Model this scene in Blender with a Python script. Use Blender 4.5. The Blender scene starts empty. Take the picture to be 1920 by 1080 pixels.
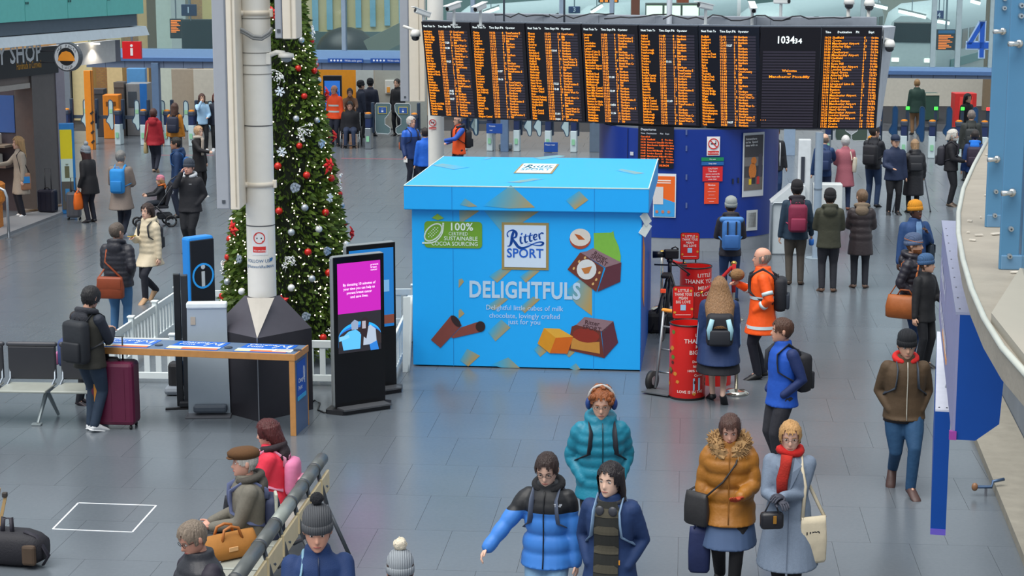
import bpy,bmesh,math,random
import numpy as np
from mathutils import Vector,Matrix,Quaternion
# camera, light, exposure
SC=bpy.context.scene
COL=SC.collection
FPX,CAMZ=3500.0,5.7
TH=math.atan(631.0/FPX)
cam_d=bpy.data.cameras.new('camera');cam_d.sensor_width=36.0;cam_d.lens=FPX/1920.0*36.0
cam_d.clip_start=0.5;cam_d.clip_end=400
cam=bpy.data.objects.new('camera',cam_d);COL.objects.link(cam)
cam.location=(0,0,CAMZ);cam.rotation_euler=(math.pi/2-TH,0,0)
SC.camera=cam
SC.view_settings.view_transform='Standard';SC.view_settings.look='None'
SC.view_settings.gamma=1.0;SC.view_settings.use_curve_mapping=False
SC.view_settings.exposure=0.0
world=bpy.data.worlds.new('station_daylight');SC.world=world;world.use_nodes=True
bg=world.node_tree.nodes['Background']
bg.inputs[0].default_value=(0.80,0.90,1.0,1);bg.inputs[1].default_value=0.74
def sun(name,energy,color,angle,rot):
 l=bpy.data.lights.new(name,'SUN');l.energy=energy;l.color=color;l.angle=math.radians(angle)
 o=bpy.data.objects.new(name,l);COL.objects.link(o);o.rotation_euler=[math.radians(a)for a in rot]
 return o
sun('roof_daylight',4.0,(1.0,0.97,0.92),60,(18,-14,0))
# pixel -> world
def ray(px,py):
 u=(px-960.0)/FPX;v=(py-540.0)/FPX
 return Vector((u,math.cos(TH)-v*math.sin(TH),-math.sin(TH)-v*math.cos(TH)))
def G(px,py,z=0.0):
 d=ray(px,py);t=(z-CAMZ)/d.z
 return Vector((d.x*t,d.y*t,z))
def GY(px,py,y):
 d=ray(px,py);t=y/d.y
 return Vector((d.x*t,y,CAMZ+d.z*t))
GRID=math.radians(5.3)
R=math.radians
# materials
def lin(c):
 return c/12.92 if c<=0.04045 else((c+0.055)/1.055)**2.4
def col(h,a=1.0):
 if isinstance(h,str):
  h=h.lstrip('#');h=[int(h[i:i+2],16)/255 for i in(0,2,4)]
  return(lin(h[0]),lin(h[1]),lin(h[2]),a)
 return(h[0],h[1],h[2],a)
MATS={}
def mat(hexc,rough=0.6,metal=0.0,var=0.12,scale=9.0,bump=0.0,bscale=60.0,emit=0.0,spec=0.5,kind=None,period=0.09,attr=None,tname=None):
 key=(hexc,rough,metal,var,scale,bump,bscale,emit,spec,kind,period,attr)
 if key in MATS:return MATS[key]
 m=bpy.data.materials.new(tname or('surface_%03d'%len(MATS)));m.use_nodes=True
 nt=m.node_tree;N=nt.nodes;L=nt.links
 b=N['Principled BSDF'];b.inputs['Roughness'].default_value=rough;b.inputs['Metallic'].default_value=metal
 b.inputs['Specular IOR Level'].default_value=spec
 c=col(hexc)
 tc=N.new('ShaderNodeTexCoord')
 if attr:
  at=N.new('ShaderNodeAttribute');at.attribute_name=attr
  L.new(at.outputs['Color'],b.inputs['Base Color'])
  if emit:
   L.new(at.outputs['Color'],b.inputs['Emission Color']);b.inputs['Emission Strength'].default_value=emit
 elif emit:
  b.inputs['Base Color'].default_value=c
  b.inputs['Emission Color'].default_value=c;b.inputs['Emission Strength'].default_value=emit
 elif var>0:
  n=N.new('ShaderNodeTexNoise');n.inputs['Scale'].default_value=scale;n.inputs['Detail'].default_value=4
  if kind=='hair':
   m0=N.new('ShaderNodeMapping');m0.inputs['Scale'].default_value=(1,1,0.1);L.new(tc.outputs['Object'],m0.inputs[0]);L.new(m0.outputs[0],n.inputs['Vector'])
  else:L.new(tc.outputs['Object'],n.inputs['Vector'])
  mx=N.new('ShaderNodeMix');mx.data_type='RGBA'
  mx.inputs[6].default_value=tuple(x*(1-var)for x in c[:3])+(1,)
  mx.inputs[7].default_value=tuple(min(1,x*(1+var))for x in c[:3])+(1,)
  L.new(n.outputs['Fac'],mx.inputs[0]);L.new(mx.outputs[2],b.inputs['Base Color'])
 else:
  b.inputs['Base Color'].default_value=c
 if kind=='puffer' or kind=='ribs':
  w=N.new('ShaderNodeTexWave');w.wave_type='BANDS';w.bands_direction='Z' if kind=='puffer' else 'X';w.wave_profile='SIN'
  w.inputs['Scale'].default_value=0.314/period;w.inputs['Distortion'].default_value=1.0;w.inputs['Detail'].default_value=1
  L.new(tc.outputs['Object'],w.inputs['Vector'])
  bp=N.new('ShaderNodeBump');bp.inputs['Strength'].default_value=0.9;bp.inputs['Distance'].default_value=0.03 if kind=='puffer' else 0.006
  pw=N.new('ShaderNodeMath');pw.operation='POWER';pw.inputs[1].default_value=0.45
  L.new(w.outputs['Fac'],pw.inputs[0]);L.new(pw.outputs[0],bp.inputs['Height']);L.new(bp.outputs[0],b.inputs['Normal'])
 elif bump>0:
  n2=N.new('ShaderNodeTexNoise');n2.inputs['Scale'].default_value=bscale;n2.inputs['Detail'].default_value=3
  if kind=='hair':
   mp=N.new('ShaderNodeMapping');mp.inputs['Scale'].default_value=(1,1,0.12)
   L.new(tc.outputs['Object'],mp.inputs[0]);L.new(mp.outputs[0],n2.inputs['Vector'])
  else:
   L.new(tc.outputs['Object'],n2.inputs['Vector'])
  bp=N.new('ShaderNodeBump');bp.inputs['Strength'].default_value=bump;bp.inputs['Distance'].default_value=0.02
  L.new(n2.outputs['Fac'],bp.inputs['Height']);L.new(bp.outputs[0],b.inputs['Normal'])
 MATS[key]=m
 return m
def mat_split(h1,h2,z,rough=0.5):
 """two-colour garment: h2 above height z (local)"""
 m=bpy.data.materials.new('two_tone_cloth_%03d'%len(MATS));m.use_nodes=True;nt=m.node_tree;N=nt.nodes;L=nt.links;b=N['Principled BSDF'];b.inputs['Roughness'].default_value=rough
 tc=N.new('ShaderNodeTexCoord');sx=N.new('ShaderNodeSeparateXYZ');gt=N.new('ShaderNodeMath');gt.operation='GREATER_THAN';gt.inputs[1].default_value=z
 L.new(tc.outputs['Object'],sx.inputs[0]);L.new(sx.outputs[2],gt.inputs[0]);mx=N.new('ShaderNodeMix');mx.data_type='RGBA';mx.inputs[6].default_value=col(h1);mx.inputs[7].default_value=col(h2)
 L.new(gt.outputs[0],mx.inputs[0]);L.new(mx.outputs[2],b.inputs['Base Color']);MATS[('split',h1,h2,z)]=m
 return m
def glass(hexc,alpha=0.25,rough=0.05):
 key=('glass',hexc,alpha,rough)
 if key in MATS:return MATS[key]
 m=bpy.data.materials.new('glass_%03d'%len(MATS));m.use_nodes=True
 nt=m.node_tree;N=nt.nodes;L=nt.links
 N.remove(N['Principled BSDF']);out=N['Material Output']
 t=N.new('ShaderNodeBsdfTransparent');g=N.new('ShaderNodeBsdfGlossy');d=N.new('ShaderNodeBsdfDiffuse')
 c=col(hexc);d.inputs[0].default_value=c;g.inputs['Roughness'].default_value=rough
 t.inputs[0].default_value=(0.86,0.95,0.96,1)
 fr=N.new('ShaderNodeFresnel');fr.inputs[0].default_value=1.45
 m1=N.new('ShaderNodeMixShader');m1.inputs[0].default_value=alpha
 L.new(t.outputs[0],m1.inputs[1]);L.new(d.outputs[0],m1.inputs[2])
 m2=N.new('ShaderNodeMixShader');L.new(fr.outputs[0],m2.inputs[0]);L.new(m1.outputs[0],m2.inputs[1]);L.new(g.outputs[0],m2.inputs[2])
 L.new(m2.outputs[0],out.inputs[0])
 MATS[key]=m
 return m
# mesh builder
def axisframe(d,up=Vector((0,0,1))):
 d=d.normalized()
 if abs(d.dot(up))>0.97:up=Vector((0,1,0))
 x=up.cross(d).normalized();y=d.cross(x)
 return x,y,d
RB={}
class MB:
 def __init__(s):s.v=[];s.f=[];s.c=[];s.cur=None
 def add(s,vs,fs):
  o=len(s.v);s.v+=[tuple(p)for p in vs];s.f+=[tuple(i+o for i in f)for f in fs]
  if s.cur is not None:s.c+=[s.cur]*len(vs)
  return s
 def box(s,c,size,rz=0.0,M=None,bev=0.0):
  sx,sy,sz=[k/2 for k in size]
  if bev>0:
   key=(round(sx,4),round(sy,4),round(sz,4),round(bev,4))
   if key not in RB:
    bm=bmesh.new();bmesh.ops.create_cube(bm,size=1.0)
    for v in bm.verts:v.co=Vector((v.co.x*2*sx,v.co.y*2*sy,v.co.z*2*sz))
    bmesh.ops.bevel(bm,geom=list(bm.edges),offset=min(bev,0.95*min(sx,sy,sz)),segments=2,affect='EDGES',profile=0.5)
    bm.verts.index_update()
    RB[key]=([v.co.copy()for v in bm.verts],[[v.index for v in f.verts]for f in bm.faces]);bm.free()
   vs,fs=RB[key]
  else:
   vs=[Vector((x*sx,y*sy,z*sz))for x in(-1,1)for y in(-1,1)for z in(-1,1)]
   fs=[(0,1,3,2),(4,6,7,5),(0,4,5,1),(2,3,7,6),(0,2,6,4),(1,5,7,3)]
  T=Matrix.Translation(Vector(c))@(M.to_4x4()if M is not None else Matrix.Rotation(rz,4,'Z'))
  return s.add([T@v for v in vs],fs)
 def beam(s,a,b,w,h,bev=0.0,up=Vector((0,0,1))):
  a=Vector(a);b=Vector(b);x,y,d=axisframe(b-a,up)
  M=Matrix((x,d,y)).transposed()
  return s.box((a+b)/2,(w,(b-a).length,h),M=M,bev=bev)
 def loft(s,rings,cap=True,closed=True):
  n=len(rings[0]);vs=[p for r in rings for p in r];fs=[]
  for i in range(len(rings)-1):
   for j in range(n if closed else n-1):
    k=(j+1)%n
    fs.append((i*n+j,i*n+k,(i+1)*n+k,(i+1)*n+j))
  if cap:
   fs.append(tuple(range(n-1,-1,-1)));fs.append(tuple((len(rings)-1)*n+j for j in range(n)))
  return s.add(vs,fs)
 def tube(s,pts,rad,seg=8,round_=False,flat=1.0,up=None):
  pts=[Vector(p)for p in pts];n=len(pts)
  if not hasattr(rad,'__len__'):rad=[rad]*n
  rad=list(rad)
  if round_:
   d0=(pts[1]-pts[0]).normalized();d1=(pts[-1]-pts[-2]).normalized()
   pts=[pts[0]-d0*rad[0]*0.9,pts[0]-d0*rad[0]*0.55]+pts+[pts[-1]+d1*rad[-1]*0.55,pts[-1]+d1*rad[-1]*0.9]
   rad=[rad[0]*0.35,rad[0]*0.82]+rad+[rad[-1]*0.82,rad[-1]*0.35];n=len(pts)
  rings=[];px=None
  for i,p in enumerate(pts):
   d=(pts[min(i+1,n-1)]-pts[max(i-1,0)])
   if d.length<1e-6:d=Vector((0,0,1))
   d.normalize()
   if px is None:
    if up is not None:px=Vector(up).cross(d).normalized()
    else:px=axisframe(d)[0]
   px=(px-d*px.dot(d))
   px=px.normalized()if px.length>1e-5 else axisframe(d)[0]
   y=d.cross(px)
   rings.append([p+px*(math.cos(a)*rad[i])+y*(math.sin(a)*rad[i]*flat)for a in[2*math.pi*k/seg for k in range(seg)]])
  return s.loft(rings)
 def cyl(s,a,b,r,r2=None,seg=16):return s.tube([a,b],[r,r if r2 is None else r2],seg)
 def lathe(s,prof,c=(0,0,0),seg=24,sx=1.0,sy=1.0,M=None):
  c=Vector(c);rings=[]
  for r,z in prof:
   ring=[Vector((math.cos(2*math.pi*k/seg)*r*sx,math.sin(2*math.pi*k/seg)*r*sy,z))for k in range(seg)]
   rings.append([c+(M@p if M is not None else p)for p in ring])
  return s.loft(rings)
 def ell(s,c,r,seg=12,rings=8,M=None):
  prof=[(max(0.02,math.sin(math.pi*i/rings)),-math.cos(math.pi*i/rings))for i in range(rings+1)]
  c=Vector(c);rr=[]
  for q,z in prof:
   ring=[]
   for k in range(seg):
    p=Vector((math.cos(2*math.pi*k/seg)*q*r[0],math.sin(2*math.pi*k/seg)*q*r[1],z*r[2]))
    ring.append(c+(M@p if M is not None else p))
   rr.append(ring)
  return s.loft(rr)
 def poly(s,pts,o,ux,uy,t=0.002,z0=0.0):
  """a flat outline (2-D points, anticlockwise) given thickness t along ux x uy"""
  o=Vector(o);ux=Vector(ux).normalized();uy=Vector(uy).normalized();n=ux.cross(uy)
  a=[o+ux*p[0]+uy*p[1]+n*z0 for p in pts];b=[p+n*t for p in a];k=len(pts)
  fs=[tuple(range(k-1,-1,-1)),tuple(range(k,2*k))]+[(i,(i+1)%k,(i+1)%k+k,i+k)for i in range(k)]
  return s.add(a+b,fs)
 def ribbon(s,pts,wid,o,ux,uy,t=0.002,z0=0.0,n=6):
  P=smooth2(pts,n);k=len(P);m=len(wid)
  for i in range(k-1):
   w0=wid[0]if m==1 else np.interp(i/(k-1)*(m-1),range(m),wid)
   w1=wid[0]if m==1 else np.interp((i+1)/(k-1)*(m-1),range(m),wid)
   (x0,y0),(x1,y1)=P[i],P[i+1]
   dx,dy=x1-x0,y1-y0;L=math.hypot(dx,dy)or 1e-6;nx,ny=-dy/L,dx/L
   ex,ey=dx/L*min(w0,w1)*0.2,dy/L*min(w0,w1)*0.2
   q=[(x0-nx*w0/2-ex,y0-ny*w0/2-ey),(x1-nx*w1/2+ex,y1-ny*w1/2+ey),(x1+nx*w1/2+ex,y1+ny*w1/2+ey),(x0+nx*w0/2-ex,y0+ny*w0/2-ey)]
   s.poly(q,o,ux,uy,t,z0)
  return s
def smooth2(pts,n=6):
 P=[np.array(p,float)for p in pts]
 if len(P)<3:return[tuple(p)for p in P]
 out=[]
 for i in range(len(P)-1):
  p0=P[max(i-1,0)];p1=P[i];p2=P[i+1];p3=P[min(i+2,len(P)-1)]
  for k in range(n):
   t=k/n
   out.append(tuple(0.5*((2*p1)+(-p0+p2)*t+(2*p0-5*p1+4*p2-p3)*t*t+(-p0+3*p1-3*p2+p3)*t**3)))
 out.append(tuple(P[-1]))
 return out
def mesh(mb,name,smooth=False):
 me=bpy.data.meshes.new(name);me.from_pydata([tuple(v)for v in mb.v],[],mb.f);me.update()
 if mb.c:
  a=me.color_attributes.new('print','FLOAT_COLOR','POINT')
  a.data.foreach_set('color',np.array(mb.c,dtype=np.float32).ravel())
 if smooth:me.polygons.foreach_set('use_smooth',[True]*len(me.polygons))
 return me
def ob(name,mb,m,parent=None,smooth=False,loc=None,rz=0.0,kind=None):
 me=mb if isinstance(mb,bpy.types.Mesh)else mesh(mb,name,smooth)
 if m is not None and not me.materials:me.materials.append(m)
 o=bpy.data.objects.new(name,me);COL.objects.link(o)
 if parent is not None:o.parent=parent
 if loc is not None:o.location=loc
 if rz:o.rotation_euler=(0,0,rz)
 if kind:o['kind']=kind
 return o
def autosmooth(o,ang=40):
 me=o.data;me.polygons.foreach_set('use_smooth',[True]*len(me.polygons))
 try:me.set_sharp_from_angle(angle=R(ang))
 except Exception:pass
 return o
def thing(name,label,cat,loc=(0,0,0),rz=0.0,group=None,M=None):
 o=bpy.data.objects.new(name,None);COL.objects.link(o);o.empty_display_size=0.1
 if M is not None:o.matrix_world=M
 else:o.location=loc;o.rotation_euler=(0,0,rz)
 o['label']=label;o['category']=cat
 if group:o['group']=group
 return o
def tag(o,label,cat,group=None):
 o['label']=label;o['category']=cat
 if group:o['group']=group
 return o
def struct(o):o['kind']='structure';return o
# lettering
GLY={}
CHARS='ABCDEFGHIJKLMNOPQRSTUVWXYZabcdefghijklmnopqrstuvwxyz0123456789.,:;%-/&!@|'
def glyphs(bold,res):
 """outline of every letter once (one evaluation), with its advance"""
 key=(round(bold,3),res)
 if key in GLY:return GLY[key]
 tmp=[]
 for c in CHARS:
  for t in(c,c+c):
   cu=bpy.data.curves.new('lettering','FONT');cu.body=t;cu.size=1.0;cu.offset=bold;cu.resolution_u=res;cu.fill_mode='FRONT'
   o=bpy.data.objects.new('lettering_tmp',cu);COL.objects.link(o);tmp.append((c,t,o))
 dg=bpy.context.evaluated_depsgraph_get();G_={}
 for c,t,o in tmp:
  me=bpy.data.meshes.new_from_object(o.evaluated_get(dg));vs=[(v.co.x,v.co.y)for v in me.vertices];xm=max(v[0]for v in vs)if vs else 0.3
  if t==c:G_[c]=[vs,[tuple(p.vertices)for p in me.polygons],xm]
  else:G_[c][2]=xm-G_[c][2]
  bpy.data.meshes.remove(me)
 for c,t,o in tmp:
  cu=o.data;bpy.data.objects.remove(o);bpy.data.curves.remove(cu)
 GLY[key]=G_
 return G_
def letters(txt,size,bold=0.0,align='LEFT',res=2):
 """2-D polygons of a text: verts (x, y) and faces"""
 bold=round(bold*100)/100
 g=glyphs(bold,res);x=0.0;vs=[];fs=[]
 for c in txt:
  if c not in g:x+=0.30;continue
  o=len(vs);vs+=[(x+p[0],p[1])for p in g[c][0]];fs+=[tuple(i+o for i in f)for f in g[c][1]];x+=g[c][2]+bold
 k=x/2 if align=='CENTER' else 0
 return[((p[0]-k)*size,p[1]*size)for p in vs],fs
def put(mb,txt,size,o,ux,uy,lift=0.003,width=None,**kw):
 vs,fs=letters(txt,size,**kw)
 if not vs:return mb
 o=Vector(o);ux=Vector(ux).normalized();uy=Vector(uy).normalized();n=ux.cross(uy)
 sx=1.0
 if width:
  w=max(v[0]for v in vs)-min(v[0]for v in vs);sx=width/w if w>0 else 1
 return mb.add([o+ux*v[0]*sx+uy*v[1]+n*lift for v in vs],fs)
# blended solids (voxel union, done in one go)
PEND=[]
def solid(name,mb,m,parent,voxel=0.014,it=4,extra=None,soft=0.5):
 o=ob(name,mb,m,parent)
 md=o.modifiers.new('union','REMESH');md.mode='VOXEL';md.voxel_size=voxel;md.use_smooth_shade=True
 if it:
  ms=o.modifiers.new('relax','SMOOTH');ms.factor=soft;ms.iterations=it
 PEND.append((o,extra))
 return o
def bake():
 bpy.context.view_layer.update()
 dg=bpy.context.evaluated_depsgraph_get()
 for o,extra in PEND:
  me=bpy.data.meshes.new_from_object(o.evaluated_get(dg),depsgraph=dg)
  old=o.data;m=old.materials[0]if old.materials else None
  o.modifiers.clear()
  if extra is not None and extra.v:
   bm=bmesh.new();bm.from_mesh(me)
   vv=[bm.verts.new(p)for p in extra.v]
   for f in extra.f:
    try:nf=bm.faces.new([vv[i]for i in f]);nf.smooth=True
    except ValueError:pass
   bm.to_mesh(me);bm.free()
  o.data=me
  if m and not me.materials:me.materials.append(m)
  bpy.data.meshes.remove(old)
 PEND.clear()
# a vertical or tilted plane one can measure pixels on
class Plane:
 def __init__(s,o,ux,uy=(0,0,1)):
  s.o=Vector(o);s.ux=Vector(ux).normalized();s.uy=Vector(uy).normalized();s.n=s.ux.cross(s.uy)
 def hit(s,px,py):
  d=ray(px,py);c=Vector((0,0,CAMZ));t=(s.o-c).dot(s.n)/d.dot(s.n);p=c+d*t-s.o
  return p.dot(s.ux),p.dot(s.uy)
 def at(s,a,b,k=0.0):return s.o+s.ux*a+s.uy*b+s.n*k
 def rect(s,mb,a0,b0,a1,b1,t=0.004,z0=0.0,r=0.0):
  if r<=0:pts=[(a0,b0),(a1,b0),(a1,b1),(a0,b1)]
  else:
   pts=[]
   for cx,cy,a in((a1-r,b0+r,-90),(a1-r,b1-r,0),(a0+r,b1-r,90),(a0+r,b0+r,180)):
    for k in range(4):q=R(a+k*30);pts.append((cx+r*math.cos(q),cy+r*math.sin(q)))
  return mb.poly(pts,s.o,s.ux,s.uy,t,z0)
 def rectpx(s,mb,x0,y0,x1,y1,t=0.004,z0=0.0,r=0.0):
  a0,b0=s.hit(x0,y1);a1,b1=s.hit(x1,y0)
  s.rect(mb,a0,b0,a1,b1,t,z0,r);return a0,b0,a1,b1
 def disc(s,mb,a,b,r,t=0.004,z0=0.0,n=20,r2=None):
  return mb.poly([(a+r*math.cos(2*math.pi*k/n),b+(r2 or r)*math.sin(2*math.pi*k/n))for k in range(n)],s.o,s.ux,s.uy,t,z0)
 def ring(s,mb,a,b,r,w,t=0.004,z0=0.0,n=24):
  for k in range(n):
   q0,q1=2*math.pi*k/n,2*math.pi*(k+1)/n
   mb.poly([(a+(r-w)*math.cos(q0),b+(r-w)*math.sin(q0)),(a+r*math.cos(q0),b+r*math.sin(q0)),(a+r*math.cos(q1),b+r*math.sin(q1)),(a+(r-w)*math.cos(q1),b+(r-w)*math.sin(q1))],s.o,s.ux,s.uy,t,z0)
  return mb
 def text(s,mb,txt,size,a,b,lift=0.006,**kw):return put(mb,txt,size,s.at(a,b),s.ux,s.uy,lift,**kw)
def no_smoking(P,parent,a,b,r,with_bar=True,bw=None,bh=None):
 """round prohibition sign: white disc, red ring, slash, cigarette, with a red caption bar"""
 m=MB();P.disc(m,a,b,r*1.02,0.003,0.004);ob('sign_disc',m,mat('#f0eeee',0.5,var=0),parent)
 m=MB();P.rect(m,a-r*0.5,b-r*0.12,a+r*0.5,b+r*0.1,0.003,0.008)
 m.ribbon([(a+r*0.3,b+r*0.12),(a+r*0.45,b+r*0.3),(a+r*0.35,b+r*0.5)],[r*0.1],P.o,P.ux,P.uy,0.003,0.008)
 ob('cigarette_mark',m,mat('#22222a',0.6,var=0),parent)
 m=MB();P.ring(m,a,b,r,r*0.18,0.003,0.012)
 q=R(135);c,s_=math.cos(q),math.sin(q);w=r*0.09
 m.poly([(a+c*r*0.9-s_*w*-1,b+s_*r*0.9+c*w*-1),(a-c*r*0.9+s_*w,b-s_*r*0.9-c*w),(a-c*r*0.9-s_*w,b-s_*r*0.9+c*w),(a+c*r*0.9-s_*w,b+s_*r*0.9+c*w)],P.o,P.ux,P.uy,0.003,0.012)
 ob('prohibition_ring',m,mat('#d8322c',0.5,var=0),parent)
 if with_bar:
  bw=bw or r*2;bh=bh or r*0.55;y1=b-r*1.3
  m=MB();P.rect(m,a-bw/2,y1-bh,a+bw/2,y1,0.003,0.004);ob('caption_bar',m,mat('#d8322c',0.5,var=0),parent)
  m=MB();P.text(m,'No smoking',bh*0.62,a,y1-bh*0.72,0.009,align='CENTER',bold=0.01);ob('lettering',m,mat('#f4f0f0',0.5,var=0),parent)
# floor: granite slabs on a bed
def stone(hexa,hexb,rough):
 m=bpy.data.materials.new('granite_slab');m.use_nodes=True;nt=m.node_tree;N=nt.nodes;L=nt.links;b=N['Principled BSDF']
 geo=N.new('ShaderNodeNewGeometry');oi=N.new('ShaderNodeObjectInfo');tc=N.new('ShaderNodeTexCoord')
 n1=N.new('ShaderNodeTexNoise');n1.inputs['Scale'].default_value=25;n1.inputs['Detail'].default_value=3
 n2=N.new('ShaderNodeTexNoise');n2.inputs['Scale'].default_value=0.8;n2.inputs['Detail'].default_value=5
 n3=N.new('ShaderNodeTexNoise');n3.inputs['Scale'].default_value=3.5;n3.inputs['Detail'].default_value=6
 for n in(n1,n2,n3):L.new(geo.outputs['Position'],n.inputs['Vector'])
 ad=N.new('ShaderNodeMath');ad.operation='ADD';L.new(n1.outputs['Fac'],ad.inputs[0]);L.new(n2.outputs['Fac'],ad.inputs[1])
 a2=N.new('ShaderNodeMath');a2.operation='MULTIPLY_ADD';a2.inputs[1].default_value=0.5;a2.inputs[2].default_value=0.0;L.new(ad.outputs[0],a2.inputs[0])
 at=N.new('ShaderNodeAttribute');at.attribute_name='shade'
 a3=N.new('ShaderNodeMath');a3.operation='MULTIPLY_ADD';a3.inputs[1].default_value=0.16;L.new(oi.outputs['Random'],a3.inputs[0]);L.new(a2.outputs[0],a3.inputs[2])
 a4=N.new('ShaderNodeMath');a4.operation='MULTIPLY_ADD';a4.inputs[1].default_value=0.16;L.new(at.outputs['Fac'],a4.inputs[0]);L.new(a3.outputs[0],a4.inputs[2])
 a5=N.new('ShaderNodeMath');a5.operation='SUBTRACT';a5.inputs[1].default_value=0.08;L.new(a4.outputs[0],a5.inputs[0])
 mx=N.new('ShaderNodeMix');mx.data_type='RGBA';mx.inputs[6].default_value=col(hexa);mx.inputs[7].default_value=col(hexb)
 L.new(a5.outputs[0],mx.inputs[0]);L.new(mx.outputs[2],b.inputs['Base Color'])
 rr=N.new('ShaderNodeMapRange');rr.inputs[3].default_value=rough-0.03;rr.inputs[4].default_value=rough+0.07
 L.new(n3.outputs['Fac'],rr.inputs[0]);L.new(rr.outputs[0],b.inputs['Roughness'])
 return m
slabm=stone('#555c63','#6a7178',0.22)
m=MB();m.box((0,42,-0.06),(70,76,0.10))
floor=struct(ob('floor',m,mat('#66686e',0.5)))
TU,TV=0.75,1.20
cu,su=math.cos(GRID),math.sin(GRID)
UX=Vector((cu,-su,0));UY=Vector((su,cu,0))
tiles=[]
for j in range(-10,80):
 for i in range(-48,49):
  c=UX*((i+0.5*(j%2))*TU)+UY*(16.0+j*TV)
  if 15.2<c.y<60 and abs(c.x)<c.y*0.34+3.0:tiles.append(c)
tiles.sort(key=lambda p:p.y+(100 if abs(p.x)>p.y*0.3+0.6 else 0))
m=MB();m.box((0,0,-0.006),(TU-0.003,TV-0.003,0.012));tile_me=mesh(m,'floor_tile');tile_me.materials.append(slabm)
for c in tiles[:300]:
 ob('floor_tile',tile_me,None,floor,loc=c,rz=-GRID)
m=MB();rng=random.Random(4);sh=[]
for c in tiles[300:]:
 a,b=UX*(TU/2-0.002),UY*(TV/2-0.002);m.add([c-a-b,c+a-b,c+a+b,c-a+b],[(0,1,2,3)])
 sh+=[rng.random()-0.5]*4
o=ob('floor_tile_field',m,slabm,floor,kind='stuff')
at=o.data.attributes.new('shade','FLOAT','POINT');at.data.foreach_set('value',sh)
# white tape outline on the floor near the front
m=MB();Pf=Plane((0,0,0.001),(1,0,0),(0,1,0))
c4=[G(99,992),G(248,998),G(293,948),G(147,943)]
for k in range(4):
 a,b=c4[k],c4[(k+1)%4];m.beam((a.x,a.y,0.0015),(b.x,b.y,0.0015),0.018,0.003)
tag(ob('floor_tape',m,mat('#e8ecf0',0.5)),'thin white tape square stuck on the grey floor','tape')
m=MB();a,b=G(640,297),G(800,299);m.beam((a.x,a.y,0.0015),(b.x,b.y,0.0015),0.06,0.003)
a,b=G(400,291),G(300,291);m.beam((a.x,a.y,0.0015),(b.x,b.y,0.0015),0.06,0.003)
tag(ob('floor_line',m,mat('#b04a5a',0.5)),'thin red line on the floor before the ticket gates','line')
# the giant chocolate box
YAW=R(6.3)
bx,by=Vector((math.cos(YAW),-math.sin(YAW),0)),Vector((math.sin(YAW),math.cos(YAW),0))
BO=G(775,686);BW,BD,BH=3.165,3.55,2.3
blue='#1eaeff'
boxt=thing('display_box','giant bright blue lidded chocolate box with gold diamonds and big logo','display box',BO,-YAW)
bm_=mat(blue,0.42,var=0.03,spec=0.4)
m=MB();m.box((BW/2,BD/2,BH/2+0.01),(BW,BD,BH-0.02));ob('box_body',m,bm_,boxt)
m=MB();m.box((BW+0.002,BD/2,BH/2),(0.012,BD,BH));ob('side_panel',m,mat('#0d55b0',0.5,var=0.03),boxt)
m=MB()
lz0,lz1,ov=2.215,2.545,0.095
m.box((BW/2,BD/2,(lz0+lz1)/2),(BW+2*ov,BD+2*ov,lz1-lz0),bev=0.012);lid=ob('lid',m,bm_,boxt)
m=MB();m.box((BW/2,-ov+0.006,lz1+0.002),(BW+2*ov,0.02,0.012));m.box((-ov+0.006,BD/2,lz1+0.002),(0.014,BD+2*ov,0.012));m.box((BW+ov-0.006,BD/2,lz1+0.002),(0.014,BD+2*ov,0.012))
ob('lid_edge',m,mat('#cfe6dc',0.5),lid)
m=MB()
for sx in(0.57,2.52):m.box((sx,-ov-0.001,(lz0+lz1)/2),(0.006,0.004,lz1-lz0))
ob('lid_seam',m,mat('#1286cf',0.5),lid)
m=MB()
for sx in(0.57,2.52):m.box((sx,-0.001,1.1),(0.006,0.004,2.18))
ob('box_seam',m,mat('#1286cf',0.5),boxt)
m=MB();m.beam((BW+0.01,-0.02,2.2),(BW+0.09,0.05,2.05),0.01,0.12);m.beam((BW+0.09,0.05,2.05),(BW+0.0,0.0,1.9),0.01,0.12)
ob('torn_flap',m,mat('#e8f2ee',0.6),boxt)
m=MB();m.poly([(0.25,1.0),(0.8,0.75),(0.8,1.6),(0.25,1.85)],(BW+0.01,0.0,0),(0,1,0),(0,0,1),0.003)
ob('side_orange_print',m,mat('#f08a1c',0.5),boxt)
FP=Plane(BO,bx)
LP=Plane(BO-by*ov,bx)
TP=Plane(BO+Vector((0,0,lz1)),bx,by)
def local(o):
 o.parent=boxt;o.matrix_parent_inverse=Matrix.Translation(BO).inverted()if False else(Matrix.Translation(BO)@Matrix.Rotation(-YAW,4,'Z')).inverted();return o
def pxs(P,pts):return[P.hit(*p)for p in pts]
GOLD,BLU=np.array(col('#c8962a')),np.array(col(blue))
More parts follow.
